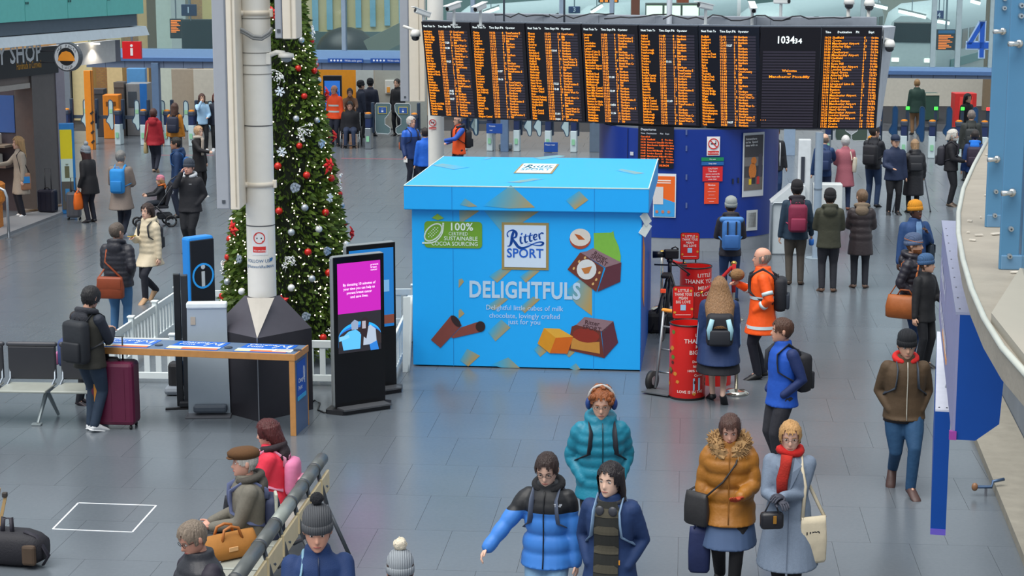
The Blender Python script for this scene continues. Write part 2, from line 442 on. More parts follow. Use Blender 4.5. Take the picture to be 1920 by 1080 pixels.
def gold_print(P,quad,fade,name='gold_diamond',par=None):
 """gold diamond printed so that it melts into the blue toward its 'fade' corners (weights 0..1 of gold)"""
 a=pxs(P,quad);n=6;m=MB();g=np.array
 A,B,C,D=[g(p)for p in a];fa,fb,fc,fd=fade;vs=[];fs=[]
 for i in range(n+1):
  for j in range(n+1):
   u,v=i/n,j/n;p=A*(1-u)*(1-v)+B*u*(1-v)+C*u*v+D*(1-u)*v
   w=fa*(1-u)*(1-v)+fb*u*(1-v)+fc*u*v+fd*(1-u)*v
   vs.append(P.at(p[0],p[1],0.003));ww=np.array([w**1.5,w**0.9,w**0.6,w]);m.c.append(tuple(GOLD*ww+BLU*(1-ww)))
 for i in range(n):
  for j in range(n):
   k=i*(n+1)+j;fs.append((k,k+1,k+n+2,k+n+1))
 m.v=[tuple(v)for v in vs];m.f=fs
 local(ob(name,m,mat('#c98a2e',0.45,attr='print'),None))
gold_print(LP,[(905,386),(958,347),(1003,389),(955,391)],(0.0,0.35,0.85,0.5))
gold_print(LP,[(862,384),(872,372),(895,387),(880,388)],(0.15,0.3,0.8,0.7))
gold_print(LP,[(1060,375),(1086,358),(1103,375),(1078,393)],(0.0,0.3,0.85,0.9))
gold_print(FP,[(905,392),(998,392),(1013,395),(945,440)],(0.1,0.6,0.9,0.35))
gold_print(FP,[(861,392),(892,392),(898,396),(862,420)],(0.4,0.8,0.9,0.5))
gold_print(FP,[(916,517),(945,500),(960,505),(932,530)],(0.0,0.4,0.8,0.8))
gold_print(FP,[(974,518),(996,505),(1012,508),(986,530)],(0.0,0.4,0.85,0.9))
gold_print(FP,[(860,524),(866,522),(870,528),(860,540)],(0.6,0.6,0.9,0.8))
gold_print(FP,[(910,574),(940,556),(953,561),(927,582)],(0.0,0.4,0.8,0.8))
gold_print(FP,[(972,577),(1000,556),(1013,561),(984,587)],(0.0,0.5,0.9,0.9))
gold_print(FP,[(860,582),(864,579),(871,588),(860,597)],(0.6,0.6,0.9,0.8))
gold_print(FP,[(914,622),(940,599),(957,614),(929,640)],(0.0,0.3,0.8,0.7))
gold_print(FP,[(862,676),(876,654),(900,667),(878,687)],(0.1,0.35,0.85,0.9))
gold_print(FP,[(920,684),(953,670),(975,690),(940,689)],(0.0,0.4,0.8,0.2))
gold_print(FP,[(1000,655),(1013,645),(1025,659),(1013,669)],(0.0,0.5,0.9,0.8))
gold_print(FP,[(1060,664),(1066,655),(1078,660),(1067,670)],(0.3,0.6,0.9,0.8))
gold_print(FP,[(1066,690),(1080,681),(1088,692),(1078,694)],(0.0,0.4,0.8,0.4))
gold_print(FP,[(1060,545),(1110,505),(1110,592),(1080,570)],(0.05,0.7,0.95,0.6))
for q,f in(([(810,310),(830,307),(880,314),(850,318)],(0.5,0.7,0,0.4)),([(1000,296),(1045,291),(1060,293),(1015,300)],(0.4,0.8,0.4,0.6)),([(950,342),(1000,335),(1020,336),(975,343)],(0.6,0.9,0.3,0.7)),([(1155,320),(1165,317),(1208,325),(1190,327)],(0.1,0.7,0.9,0.5)),([(905,298),(918,295),(923,296),(910,300)],(0.2,0.5,0.5,0.2))):
 gold_print(TP,q,[w*0.7 for w in f],'lid_gold_print')
# the logo plate
def logo(P,a0,b0,a1,b1,parent,ink='#1560c8',plate='#cfe2f6',frame='#a08a52',fr=True):
 w,h=a1-a0,b1-b0;ks=[]
 if fr:
  m=MB();P.rect(m,a0,b0,a1,b1,0.004,0.004);ks.append(ob('logo_frame',m,mat(frame,0.45),None))
 e=0.055*w if fr else 0
 m=MB();P.rect(m,a0+e,b0+e,a1-e,b1-e,0.004,0.009);ks.append(ob('logo_plate',m,mat(plate,0.5,var=0.02),None))
 m=MB();P.text(m,'SPORT',0.27*h,a0+w*0.5,b0+h*0.265,0.016,align='CENTER',bold=0.022,width=w*0.78,res=3)
 def st(pts,wid):m.ribbon([(a0+x*w,b0+y*h)for x,y in pts],[q*w for q in wid],P.o,P.ux,P.uy,0.002,0.014,n=7)
 st([(0.135,0.70),(0.115,0.76),(0.16,0.82),(0.25,0.835),(0.31,0.78),(0.30,0.70),(0.22,0.665)],[0.03,0.02,0.02,0.04,0.055,0.04,0.02])
 st([(0.26,0.82),(0.225,0.72),(0.205,0.58),(0.17,0.51),(0.12,0.50)],[0.05,0.06,0.06,0.03,0.01])
 st([(0.225,0.665),(0.29,0.57),(0.36,0.485),(0.45,0.465),(0.58,0.51),(0.70,0.57),(0.82,0.60),(0.885,0.575),(0.84,0.53),(0.72,0.53),(0.60,0.555),(0.54,0.55)],[0.03,0.06,0.06,0.05,0.03,0.02,0.03,0.045,0.035,0.02,0.012,0.006])
 st([(0.405,0.70),(0.40,0.62),(0.42,0.565),(0.455,0.575)],[0.04,0.04,0.03,0.015]);st([(0.415,0.75),(0.435,0.775)],[0.03,0.03])
 st([(0.515,0.76),(0.495,0.66),(0.51,0.59),(0.555,0.605)],[0.02,0.042,0.035,0.015]);st([(0.465,0.70),(0.56,0.725)],[0.018,0.018])
 st([(0.615,0.785),(0.595,0.69),(0.61,0.615),(0.655,0.63)],[0.02,0.042,0.035,0.015]);st([(0.565,0.72),(0.66,0.745)],[0.018,0.018])
 st([(0.685,0.685),(0.74,0.715),(0.745,0.755),(0.70,0.75),(0.68,0.69),(0.705,0.645),(0.76,0.665)],[0.018,0.02,0.025,0.03,0.035,0.03,0.012])
 st([(0.795,0.775),(0.80,0.72),(0.815,0.66)],[0.02,0.04,0.03]);st([(0.80,0.745),(0.845,0.79),(0.885,0.78)],[0.015,0.025,0.03])
 ks.append(ob('logo_lettering',m,mat(ink,0.5,var=0),None))
 for k in ks:
  if parent is boxt:local(k)
  else:k.parent=parent;k.matrix_parent_inverse=parent.matrix_world.inverted()
bpy.context.view_layer.update()
logo(FP,*FP.hit(941,505),*FP.hit(1029,418),boxt)
a0,b0=TP.hit(963,325);a1,b1=TP.hit(1046,312)
logo(TP,a0,b0-0.02,a1,b1+0.25,boxt,plate='#eef4f4',ink='#4aa6c8')
# green certificate badge
m=MB();a0,b0,a1,b1=FP.rectpx(m,796,416,904,464,0.003,0.004,r=0.05);local(ob('badge_panel',m,mat('#6da12c',0.5),None))
m=MB();w,h=a1-a0,b1-b0
FP.text(m,'100%',0.15,a0+w*0.64,b1-h*0.33,0.012,align='CENTER',bold=0.02);FP.text(m,'CERTIFIED',0.07,a0+w*0.42,b1-h*0.52,0.012,bold=0.004,width=w*0.33)
FP.text(m,'SUSTAINABLE',0.08,a0+w*0.34,b1-h*0.71,0.012,bold=0.012,width=w*0.58);FP.text(m,'COCOA SOURCING',0.08,a0+w*0.12,b1-h*0.91,0.012,bold=0.012,width=w*0.8)
cx,cy=a0+w*0.155,b1-h*0.42
def podp(t,r):return(cx+r*0.0+math.cos(t)*0.17*r*0.72-math.sin(t)*0.10*r*0.72,cy+math.cos(t)*0.17*r*0.72+math.sin(t)*0.10*r*0.72)
m.ribbon([podp(2*math.pi*k/16,0.85)for k in range(17)],[0.018],FP.o,FP.ux,FP.uy,0.003,0.008,n=2)
for i in range(-3,4):
 for j in(-1,0,1):
  p=(cx+i*0.021-j*0.021,cy+i*0.021+j*0.021)
  if abs(i)+abs(j)*1.5<4:FP.disc(m,p[0],p[1],0.008,0.002,0.008,6)
m.ribbon([(cx-0.15,cy-0.15),(cx+0.01,cy-0.135),(cx+0.12,cy-0.02),(cx+0.14,cy+0.13)],[0.024,0.016,0.016,0.024],FP.o,FP.ux,FP.uy,0.003,0.008,n=5)
local(ob('badge_lettering',m,mat('#dff0e4',0.5,var=0),None))
m=MB();m.poly([(cx-0.02,cy+0.2),(cx+0.07,cy+0.17),(cx+0.15,cy+0.2),(cx+0.06,cy+0.26)],FP.o,FP.ux,FP.uy,0.003,0.008);local(ob('badge_leaf',m,mat('#8ab83c',0.5),None))
# name and strapline
m=MB();a,b=FP.hit(879,557);a2,b2=FP.hit(1087,562);FP.text(m,'DELIGHTFULS',0.32,a,b+0.005,bold=0.03,width=a2-a,res=3);local(ob('title_lettering',m,mat('#b9d6ee',0.5,var=0),None))
m=MB()
for t,x0,x1,y in(('Delightful little cubes of milk',911,1055,579),('chocolate, lovingly crafted',917,1049,594),('just for you',953,1013,606)):
 a,b=FP.hit(x0,y);a2,_=FP.hit(x1,y);FP.text(m,t,0.1,a,b-0.01,width=a2-a)
local(ob('strapline_lettering',m,mat('#c4dcf2',0.5,var=0),None))
def prn(pts,c,name,lvl=0.006):
 m=MB();q=pxs(FP,pts);ar=sum(q[i][0]*q[(i+1)%len(q)][1]-q[(i+1)%len(q)][0]*q[i][1]for i in range(len(q)))
 m.poly(q if ar>0 else q[::-1],FP.o,FP.ux,FP.uy,0.002,lvl);local(ob(name,m,mat(c,0.5,var=0.1,scale=14),None))
def el(cx,cy,rx,ry,rot=0,n=18):
 c,s=math.cos(R(rot)),math.sin(R(rot))
 return[(cx+rx*math.cos(2*math.pi*k/n)*c-ry*math.sin(2*math.pi*k/n)*s,cy+rx*math.cos(2*math.pi*k/n)*s+ry*math.sin(2*math.pi*k/n)*c)for k in range(n)]
# hazelnut, leaf, praline, curls, caramel
prn(el(1088,448,20,19),'#a8482c','hazelnut_print',0.005);prn(el(1088,445,19.5,16.5),'#dcd6cc','hazelnut_print',0.007);prn([(1077,438),(1088,441),(1097,449),(1085,449)],'#b85a20','hazelnut_print',0.009)
prn([(1113,437),(1146,436),(1150,433),(1152,444),(1160,462),(1164,480),(1163,497),(1140,488),(1114,468)],'#7cb944','leaf_print',0.004)
prn([(1064,505),(1088,473),(1132,502),(1122,536),(1118,547)],'#6d3528','praline_front_print',0.008)
prn([(1088,473),(1100,471),(1112,465),(1165,492),(1136,502)],'#8d7078','praline_top_print',0.008)
prn([(1136,501),(1165,492),(1163,528),(1120,547)],'#5b2b38','praline_side_print',0.008)
prn(el(1100,505,18.5,19),'#d8dcdc','hazelnut_print',0.011);prn([(1090,503),(1110,499),(1104,512),(1096,513)],'#c07838','hazelnut_print',0.013)
for x,y in((1097,483),(1086,490),(1076,503),(1124,511),(1118,524),(1112,532)):prn(el(x,y,2.2,3,30,6),'#d8b070','nut_crumb_print',0.011)
prn([(808,637),(846,591),(858,598),(866,610),(826,652)],'#7e4038','chocolate_curl_print',0.006);prn(el(855,602,6,13,-38),'#2e1c1e','chocolate_curl_print',0.009)
prn([(846,632),(864,614),(894,604),(908,606),(902,622),(850,634)],'#84443a','chocolate_curl_print',0.005);prn(el(901,612,9,10),'#2e1a1c','chocolate_curl_print',0.008)
prn([(1008,644),(1020,615),(1042,633),(1031,662)],'#d8941c','caramel_front_print',0.010);prn([(1020,615),(1049,616),(1075,631),(1042,633)],'#e2aa3a','caramel_top_print',0.010);prn([(1042,633),(1075,631),(1064,663),(1031,662)],'#d2660e','caramel_side_print',0.010)
prn([(1064,655),(1072,612),(1080,609),(1126,620),(1133,671),(1066,656)],'#6b2f24','praline_front_print',0.007);prn([(1080,609),(1096,594),(1150,602),(1132,622)],'#8d7078','praline_top_print',0.008)
prn([(1128,621),(1150,602),(1159,642),(1133,671)],'#5b2b38','praline_side_print',0.008);prn([(1073,632),(1100,642),(1124,641),(1125,663),(1070,653)],'#c58b3c','praline_filling_print',0.0085);prn(el(1099,629,25,13,8),'#8c2a1c','praline_filling_print',0.009)
m=MB();
for(x,y,dx,dy,t)in((1112,477,30,15,'Ritter'),(1106,482,30,17,'SPORT'),(1096,607,34,5,'Ritter'),(1092,616,34,6,'SPORT')):
 a=FP.at(*FP.hit(x,y));b=FP.at(*FP.hit(x+dx,y+dy));u=(b-a).normalized();put(m,t,0.085,a,u,Vector((0,0,1))-u*u.z,0.012,bold=0.01)
local(ob('praline_lettering',m,mat('#4a2a30',0.5,var=0),None))
# departure boards on the drum
ORANGE=mat('#ff9016',0.6,emit=1.35);WHITEL=mat('#e8f4f4',0.6,emit=1.0)
PANELM=mat('#18161e',0.35,var=0.1);ROWM=mat('#3a3442',0.5,var=0.05);HOUSE=mat('#8b929c',0.5);STEEL=mat('#9aa4b0',0.35,metal=0.6)
stations=['Accrington','Alderley Edge','Altrincham','Ardwick','Ashburys','Barrow','Belle Vue','Birmingham','Blackburn','Blackpool North','Bolton','Bredbury','Brinnington','Broadbottom','Burnage','Buxton','Chapel-en-le-Frith','Cheadle Hulme','Chester','Chinley','Chorley','Congleton','Crewe','Cleethorpes','Darlington','Davenport','Deansgate','Dinting','Disley','Doncaster','Dewsbury','Durham','East Didsbury','Edale','Edinburgh','Fairfield','Furness Vale','Gatley','Glasgow Central','Glossop','Godley','Goostrey','Gorton','Grindleford','Guide Bridge','Hadfield','Handforth','Hathersage','Hattersley','Hazel Grove','Heald Green','Holmes Chapel','Hope','Horwich Parkway','Huddersfield','Hull','Hyde Central','Irlam','Lancaster','Leeds','Levenshulme','Leyland','Liverpool Lime St','London Euston','Macclesfield','Manchester Airport','Marple','Mauldeth Road','Middlesbrough','Middlewood','New Mills Central','New Mills Newtown','Newcastle','Newton for Hyde','Northallerton','Norwich','Nottingham','Oxenholme','Oxford','Patricroft','Penrith','Peterborough','Poynton','Prestbury','Preston','Reading','Redcar Central','Reddish North','Romiley','Rose Hill','Runcorn','Ryder Brow','Salford Central','Salford Crescent','Sandbach','Scarborough','Scunthorpe','Sheffield','Southport','Stafford','Stockport','Stoke-on-Trent','Strines','Styal','Thirsk','Thornaby','Trafford Park','Urmston','Warrington','Whaley Bridge','Wigan','Wilmslow','Windermere','Wolverhampton','Woodley','Woodsmoor','York']
ops=['Northern','Northern','Northern','Northern','Northern','TfW','TransPennine E','CrossCountry','Avanti West Co','EMR','Northern']
rng=random.Random(11)
PW,NP=1.178,8
ZT,ZB,BACK=4.31,2.40,0.30
TOPX=[789,881,984,1089,1196,1309,1425,1541,1655]
seams=[None]*9;p7=G(1425,51,4.31);seams[6]=Vector((p7.x,p7.y,0))
def step(p,px,far):
# next seam: on the sight line of that column, one board width away
 k=(px-960.0)/FPX;w=0.9845;e=(CAMZ-ZT)*0.1774
 a=1+k*k*w*w;c0=k*e-p.x;b=2*(k*w*c0-p.y);c=c0*c0+p.y*p.y-PW*PW;D=math.sqrt(max(0,b*b-4*a*c))
 y=(-b+(D if far else-D))/(2*a);return Vector((k*(w*y+e),y,0))
for k in range(5,-1,-1):seams[k]=step(seams[k+1],TOPX[k],True)
for k,q in((7,R(5)),(8,R(2))):
 p,d,kx=seams[k-1],Vector((math.cos(q),-math.sin(q),0)),(TOPX[k]-960.0)/FPX
 seams[k]=p+d*((kx*(0.9845*p.y+(CAMZ-ZT)*0.1774)-p.x)/(d.x-kx*0.9845*d.y))
yaws=[-math.atan2(seams[k].y-seams[k-1].y,seams[k].x-seams[k-1].x)for k in range(1,9)]
ords=['first','second','third','fourth','fifth','sixth','seventh','eighth']
for k in range(1,9):
 PW=(seams[k]-seams[k-1]).length
 a=yaws[k-1];ux=Vector((math.cos(a),-math.sin(a),0));nb=Vector((math.sin(a),math.cos(a),0))
 T=(seams[k-1]+seams[k])/2+Vector((0,0,ZT));Bm=T+nb*BACK;Bm.z=ZB
 uy=(T-Bm).normalized();Hh=(T-Bm).length
 lab='departure board with a white clock reading 103434 above a blank grid' if k==7 else('orange lit departure board with times listed first, at the far end beside the clock board' if k==8 else '%s tall orange lit departure board from the white column end'%ords[k-1])
 base=Bm;t=thing('departure_board',lab,'departure board',base,0,'departure boards on the curved frame');inv=Matrix.Translation(base).inverted()
 def kid(name,m,mt,par=None):
  o=ob(name,m,mt,par or t)
  if par is None:o.matrix_parent_inverse=inv
  return o
 P=Plane(Bm-ux*PW/2,ux,uy);e=0.012
 m=MB();m.poly([(e,0),(PW-e,0),(PW-e,Hh),(e,Hh)],P.o,P.ux,P.uy,-0.12,0.0);m.f=[f[::-1]for f in m.f];kid('cabinet',m,PANELM)
 m=MB();P.rect(m,PW-e,-0.01,PW+e*0.6,Hh+0.01,0.02,-0.1);P.rect(m,0,Hh,PW,Hh+0.016,0.03,-0.1);kid('edge_strip',m,STEEL)
 lo,la,hd=MB(),MB(),MB()
 rows=MB();n=32;top=Hh*0.925;step=top/(n+0.6)
 for i in range(n):
  if k==7 and i<5:continue
  b=Hh*0.915-(i+0.85)*step
  if k==7:P.rect(rows,0.07,b,PW-0.10,b+step*0.62,0.002,0.001)
  else:
   P.rect(rows,PW*0.34,b,PW-0.08,b+step*0.72,0.002,0.001)
  sz=step*1.08;kw=dict(res=1,bold=0.02)
  if k<7:
   d=stations[min(len(stations)-1,int(((k-1)*n+i)/192*len(stations)))]
   lt=P.text
   vs,_=letters(d,sz,**kw);wd=(max(v[0]for v in vs))if vs else 1;mx_=PW*0.29
   lt(lo,d,sz,PW*0.045,b,0.006,width=min(wd*0.72,mx_),**kw)
   lt(lo,'%02d:%02d'%(10+rng.randrange(3),rng.randrange(60)),sz,PW*0.345,b,0.006,width=PW*0.10,**kw)
   if rng.random()<0.11:lt(la,'%02d:%02d'%(10+rng.randrange(2),rng.randrange(60)),sz,PW*0.455,b,0.006,width=PW*0.085,**kw)
   lt(lo,str(rng.randrange(1,15)),sz,PW*0.575,b,0.006,**kw)
   d=rng.choice(ops);vs,_=letters(d,sz,**kw);lt(lo,d,sz,PW*0.645,b,0.006,width=PW*(0.018*len(d)+0.005),**kw)
  elif k==8:
   P.text(lo,'%02d:%02d'%(10+(30+i)//60,(30+i*2)%60),sz,PW*0.05,b,0.006,width=PW*0.10,**kw)
   d=rng.choice(['Hadfield','Chester','London Euston','Manchester Airport','Liverpool Lime St','Alderley Edge','Sheffield','Crewe','Rose Hill','Buxton','Hazel Grove','Cleethorpes','Manchester Airport'])
   vs,_=letters(d,sz,**kw);wd=max(v[0]for v in vs);P.text(lo,d,sz,PW*0.18,b,0.006,width=min(wd,PW*0.45),**kw)
   P.text(lo,str(rng.randrange(1,15)),sz,PW*0.70,b,0.006,**kw);P.text(lo,rng.choice(['On time','On time','On time','10:%02d'%rng.randrange(35,59)]),sz,PW*0.82,b,0.006,width=PW*0.12,**kw)
 if k==7:
  P.text(hd,'1034',0.19,PW*0.27,Hh*0.845,0.006,bold=0.02,width=PW*0.27);P.text(hd,'34',0.13,PW*0.56,Hh*0.845,0.006,bold=0.02,width=PW*0.12)
  for t_,y,w_ in(('Welcome',0.565,0.24),('to',0.535,0.06),('Manchester Piccadilly',0.505,0.66)):P.text(lo,t_,0.062,PW*0.5,Hh*y,0.006,align='CENTER',width=PW*w_,bold=0.015,res=1)
  P.text(lo,'. . .',0.08,PW*0.05,Hh*0.08,0.006,bold=0.03)
 elif k<7:
  for t_,x,w_ in(('Next Train To',0.045,0.24),('Time',0.35,0.09),('Expt',0.455,0.08),('Plt',0.55,0.055),('Operator',0.645,0.17)):P.text(hd,t_,0.06,PW*x,Hh*0.945,0.006,width=PW*w_,res=1,bold=0.01)
 else:
  for t_,x,w_ in(('Time',0.06,0.09),('Destination',0.26,0.23),('Plt',0.56,0.055),('Expt',0.77,0.09)):P.text(hd,t_,0.06,PW*x,Hh*0.945,0.006,width=PW*w_,res=1,bold=0.01)
 kid('row_strips',rows,ROWM);kid('orange_lettering',lo,ORANGE)['kind']='stuff'
 if la.v:kid('white_lettering',la,WHITEL)
 if hd.v:kid('header_lettering',hd,WHITEL)
# frame that carries the boards
fr=thing('board_frame','grey curved steel frame and trunking carrying the departure boards','frame',(seams[4].x,seams[4].y+1.5,0),0)
inv=Matrix.Translation(fr.location).inverted()
def fk(name,m,mt,sm=False):
 o=ob(name,m,mt,fr,sm);o.matrix_parent_inverse=inv;return o
for k in range(1,9):
 a=yaws[k-1];nb=Vector((math.sin(a),math.cos(a),0));ux=Vector((math.cos(a),-math.sin(a),0));c=(seams[k-1]+seams[k])/2
 m=MB();m.box(c+nb*0.62+Vector((0,0,ZT-0.07)),(PW*1.02,0.9,0.06),-a);fk('top_tray',m,mat('#7d838d',0.6))
 m=MB();m.box(c+nb*1.05+Vector((0,0,ZT+0.06)),(PW*1.06,0.22,0.2),-a,bev=0.01);fk('trunking',m,HOUSE)
 m=MB()
 for q in range(14):m.box(c+ux*((q+0.5)/14-0.5)*PW+nb*0.72+Vector((0,0,ZT-0.02)),(0.025,0.35,0.05),-a)
 fk('vent_fins',m,mat('#565a64',0.6))
 m=MB();m.box(c+nb*0.72+Vector((0,0,3.3)),(PW*0.98,0.12,1.9),-a);fk('back_plate',m,mat('#6a707a',0.6))
a=yaws[7];e1=seams[8];nb=Vector((math.sin(a),math.cos(a),0));ux=Vector((math.cos(a),-math.sin(a),0))
m=MB();m.add([e1+Vector((0,0,ZT))+ux*0.03,e1+Vector((0,0,ZT))+ux*0.32+nb*0.5,e1+Vector((0,0,ZB))+ux*0.14+nb*0.8,e1+Vector((0,0,ZB))+ux*0.0+nb*0.42,e1+Vector((0,0,ZT))+ux*0.03+nb*1,e1+Vector((0,0,ZT))+ux*0.32+nb*1,e1+Vector((0,0,ZB))+ux*0.14+nb*1,e1+Vector((0,0,ZB))+nb*1],[(0,3,2,1),(4,5,6,7),(0,1,5,4),(2,3,7,6),(1,2,6,5),(0,4,7,3)]);fk('end_cheek',m,mat('#b9bfc6',0.5))
m=MB();rngc=random.Random(3)
for k in range(2,8):
 c=seams[k]+Vector((0.1,0.75,ZT+0.05));pts=[c+Vector((x*0.16-0.7,0.1*rngc.random(),0.04+0.1*rngc.random()))for x in range(9)]
 m.tube(pts,0.014,5)
fk('cable',m,mat('#24262c',0.6),True)
# two slim posts that rise through the frame, and the drop rods
m=MB();p=GY(1255,30,36.6);m.cyl((p.x,p.y,0.2),(p.x,p.y,6.2),0.055,seg=12);fk('post',m,mat('#a6adb6',0.4),True)
for x in(1058,945):
 p=GY(x,30,37.3);m=MB();m.cyl((p.x,p.y,4.2),(p.x,p.y,6.4),0.02,seg=6);fk('drop_rod',m,mat('#5c626c',0.5),True)
def camera_bullet(px,py,y,rz,tilt,label,L=0.36):
 p=GY(px,py,y);t=thing('security_camera',label,'camera',(p.x,p.y,p.z-0.35),rz,'security cameras above the boards')
 Mx=Matrix.Rotation(tilt,3,'X')
 m=MB();m.box((0,0,0.35),(0.11,L,0.10),M=Mx,bev=0.02);ob('housing',m,mat('#dfe2e0',0.4),t)
 m=MB();m.box((0,-0.02,0.41),(0.13,L+0.08,0.015),M=Mx);ob('sun_hood',m,mat('#eceeec',0.4),t)
 m=MB();e=Mx@Vector((0,-L/2,0));m.tube([Vector((0,0,0.35))+e*0.98,Vector((0,0,0.35))+e*1.04],0.04,12);ob('lens',m,mat('#16181c',0.2),t)
 m=MB();m.cyl((0,0.02,0),(0,0.02,0.31),0.03,seg=8);m.box((0,0.02,0.0),(0.1,0.1,0.03));ob('mount',m,mat('#c4c8c8',0.4),t)
camera_bullet(850,13,37.0,R(-40),R(12),'white bullet camera above the second departure board')
camera_bullet(900,14,37.0,R(-30),R(12),'white bullet camera above the third departure board')
camera_bullet(1322,12,35.9,R(-50),R(-10),'large white camera box with silver bracket above the sixth board')
camera_bullet(1411,15,36.0,R(0),R(16),'white camera facing straight out beside the clock board')
camera_bullet(792,24,38.4,R(-55),R(-18),'white slanted camera arm at the column end of the boards')
camera_bullet(1466,2,36.2,R(40),R(0),'white camera housing high above the clock board')
def camera_dome(px,py,y,label,drop=False):
 p=GY(px,py,y);t=thing('dome_camera',label,'camera',(p.x,p.y,p.z),0,'dome cameras around the boards')
 m=MB();m.lathe([(0.01,0.14),(0.07,0.13),(0.10,0.07),(0.105,0.0)],seg=14);ob('dome_cap',m,mat('#e4e2dc',0.4),t,True)
 m=MB();m.lathe([(0.085,0.0),(0.08,-0.05),(0.05,-0.085),(0.01,-0.095)],seg=14);ob('dark_bubble',m,mat('#2a2c32',0.15),t,True)
 m=MB()
 if drop:m.cyl((0,0,0.12),(-0.25,0.1,0.2),0.03,seg=8)
 else:m.cyl((0.0,0.03,-0.5),(0,0.06,-0.04),0.035,seg=8)
 ob('bracket',m,mat('#d4d2cc',0.4),t,True)
camera_dome(1592,8,36.0,'dome camera above the clock board end');camera_dome(1630,11,36.0,'dome camera above the last departure board')
camera_dome(1668,88,35.1,'dome camera on the side cheek of the last board',True);camera_dome(779,68,38.4,'small dome camera hanging beside the first board',True)
# blue drum kiosk under the boards
KC=Vector((3.55,37.6,0));KA,KB,KE=1.78,1.95,2.6
def kp(q):
 c,s=math.cos(q),math.sin(q);return KC+Vector((KA*math.copysign(abs(c)**(2/KE),c),KB*math.copysign(abs(s)**(2/KE),s),0))
kt=thing('information_kiosk','round dark blue kiosk with notices under the departure boards','kiosk',KC);inv_k=Matrix.Translation(KC).inverted()
def kk(name,m,mt,sm=False):
 o=ob(name,m,mt,kt,sm);o.matrix_parent_inverse=inv_k;return o
NQ=96
def kring(z,s=1.0):return[KC+(kp(2*math.pi*k/NQ)-KC)*s+Vector((0,0,z))for k in range(NQ)]
m=MB();m.loft([kring(0.25),kring(2.345)]);autosmooth(kk('drum_wall',m,mat('#12348c',0.35,var=0.06)))
m=MB();m.loft([kring(0.0,0.995),kring(0.255,0.995)]);autosmooth(kk('plinth',m,mat('#8e949c',0.5)))
m=MB();m.loft([kring(2.345,0.97),kring(2.365,0.97)]);autosmooth(kk('roof_rim',m,mat('#6c747e',0.5)))
class KPlane(Plane):
 pass
def kplane(px):
 best=None
 for i in range(400):
  q=math.pi*(1.0+i/400.0);p=kp(q);c=p.y*math.cos(TH)+(CAMZ-1.5)*math.sin(TH);x=960+FPX*p.x/c
  if best is None or abs(x-px)<best[0]:best=(abs(x-px),q)
 q=best[1];t=(kp(q+0.02)-kp(q-0.02)).normalized();n=Vector((t.y,-t.x,0));return Plane(kp(q)+n*0.012,t)
def notice(px0,py0,px1,py1,c,name,txt=None,tcol='#f4eeee',frame=None,bold=0.01,sizes=None):
 P=kplane((px0+px1)/2);m=MB();a0,b0,a1,b1=P.rectpx(m,px0,py0,px1,py1,0.01);kk(name,m,mat(c,0.4,var=0.05))
 if txt:
  m=MB();h=(b1-b0)/(len(txt)+0.6)
  for i,s in enumerate(txt):
   vs,_=letters(s,h*0.8,bold=bold,align='CENTER');wd=max(v[0]for v in vs)-min(v[0]for v in vs)
   P.text(m,s,h*0.8,(a0+a1)/2,b1-(i+1)*h-h*0.05,0.014,align='CENTER',bold=bold,width=min(wd,(a1-a0)*0.9))
  kk('lettering',m,mat(tcol,0.5,var=0))
 return P,a0,b0,a1,b1
P,a0,b0,a1,b1=notice(1196,238,1264,314,'#141218','departure_screen')
m=MB();m2=MB();h=(b1-b0)/15
P.text(m2,'Departures',h*1.2,a0+0.05,b1-h*1.5,0.014,bold=0.01);P.text(m2,'Time  Destination',h*0.8,a0+0.05,b1-h*2.8,0.014);P.text(m2,'Plat   Expt',h*0.8,a1-0.27,b1-h*2.8,0.014)
for i,s in enumerate(['Cancelled','10:35  Hadfield','10:36  Liverpool Lime St','10:38  Manchester Airport','10:40  Buxton','10:42  Rose Hill Marple','10:45  London Euston','10:47  Manchester Airport','10:49  Hazel Grove','10:50  Crewe']):
 P.text(m,s,h*0.85,a0+0.05,b1-h*(4.0+i),0.014,width=None,bold=0.01,res=1)
 if i:P.text(m,'%d   On time'%(i*3%14+1),h*0.85,a1-0.24,b1-h*(4.0+i),0.014,bold=0.01,res=1)
P.text(m,'10:34:34',h*1.0,a1-0.28,b1-h*14.3,0.014,bold=0.02)
kk('orange_lettering',m,mat('#ff6a14',0.6,emit=0.9))['kind']='stuff';kk('header_lettering',m2,mat('#b8bcc4',0.6,emit=0.5))
P,a0,b0,a1,b1=notice(1224,326,1268,407,'#e8edf0','poster_frame')
w,h=a1-a0,b1-b0
m=MB();P.rect(m,a0+0.02,b0+h*0.28,a1-0.02,b1-0.05,0.004,0.01);kk('poster_orange',m,mat('#f26a1c',0.45,var=0.03))
m=MB();m.poly([(a0+0.02,b0+0.02),(a1-0.02,b0+0.02),(a1-0.02,b0+h*0.35),(a0+0.02,b0+h*0.5)],P.o,P.ux,P.uy,0.004,0.015);kk('poster_blue',m,mat('#3aa0e0',0.45,var=0.03))
m=MB();P.rect(m,a0+0.0,b0+h*0.3,a0+w*0.45,b0+h*0.7,0.004,0.02);kk('blank_white_square',m,mat('#d8d4d2',0.5,var=0.1,scale=60))
m=MB()
for i in range(3):P.disc(m,a0+w*(0.18+0.26*i),b0+h*0.13,0.03,0.004,0.02,10)
kk('round_icons',m,mat('#c8785a',0.5));m=MB();P.rect(m,a0+0.05,b1-h*0.17,a1-0.1,b1-h*0.145,0.003,0.015);P.rect(m,a0+0.05,b1-h*0.22,a1-0.1,b1-h*0.2,0.003,0.015);kk('white_print_lines',m,mat('#f4e8e0',0.5))
P,a0,b0,a1,b1=notice(1325,256,1350,292,'#f0eeee','no_smoking_sign');no_smoking(P,kt,0,0,0.001,False)
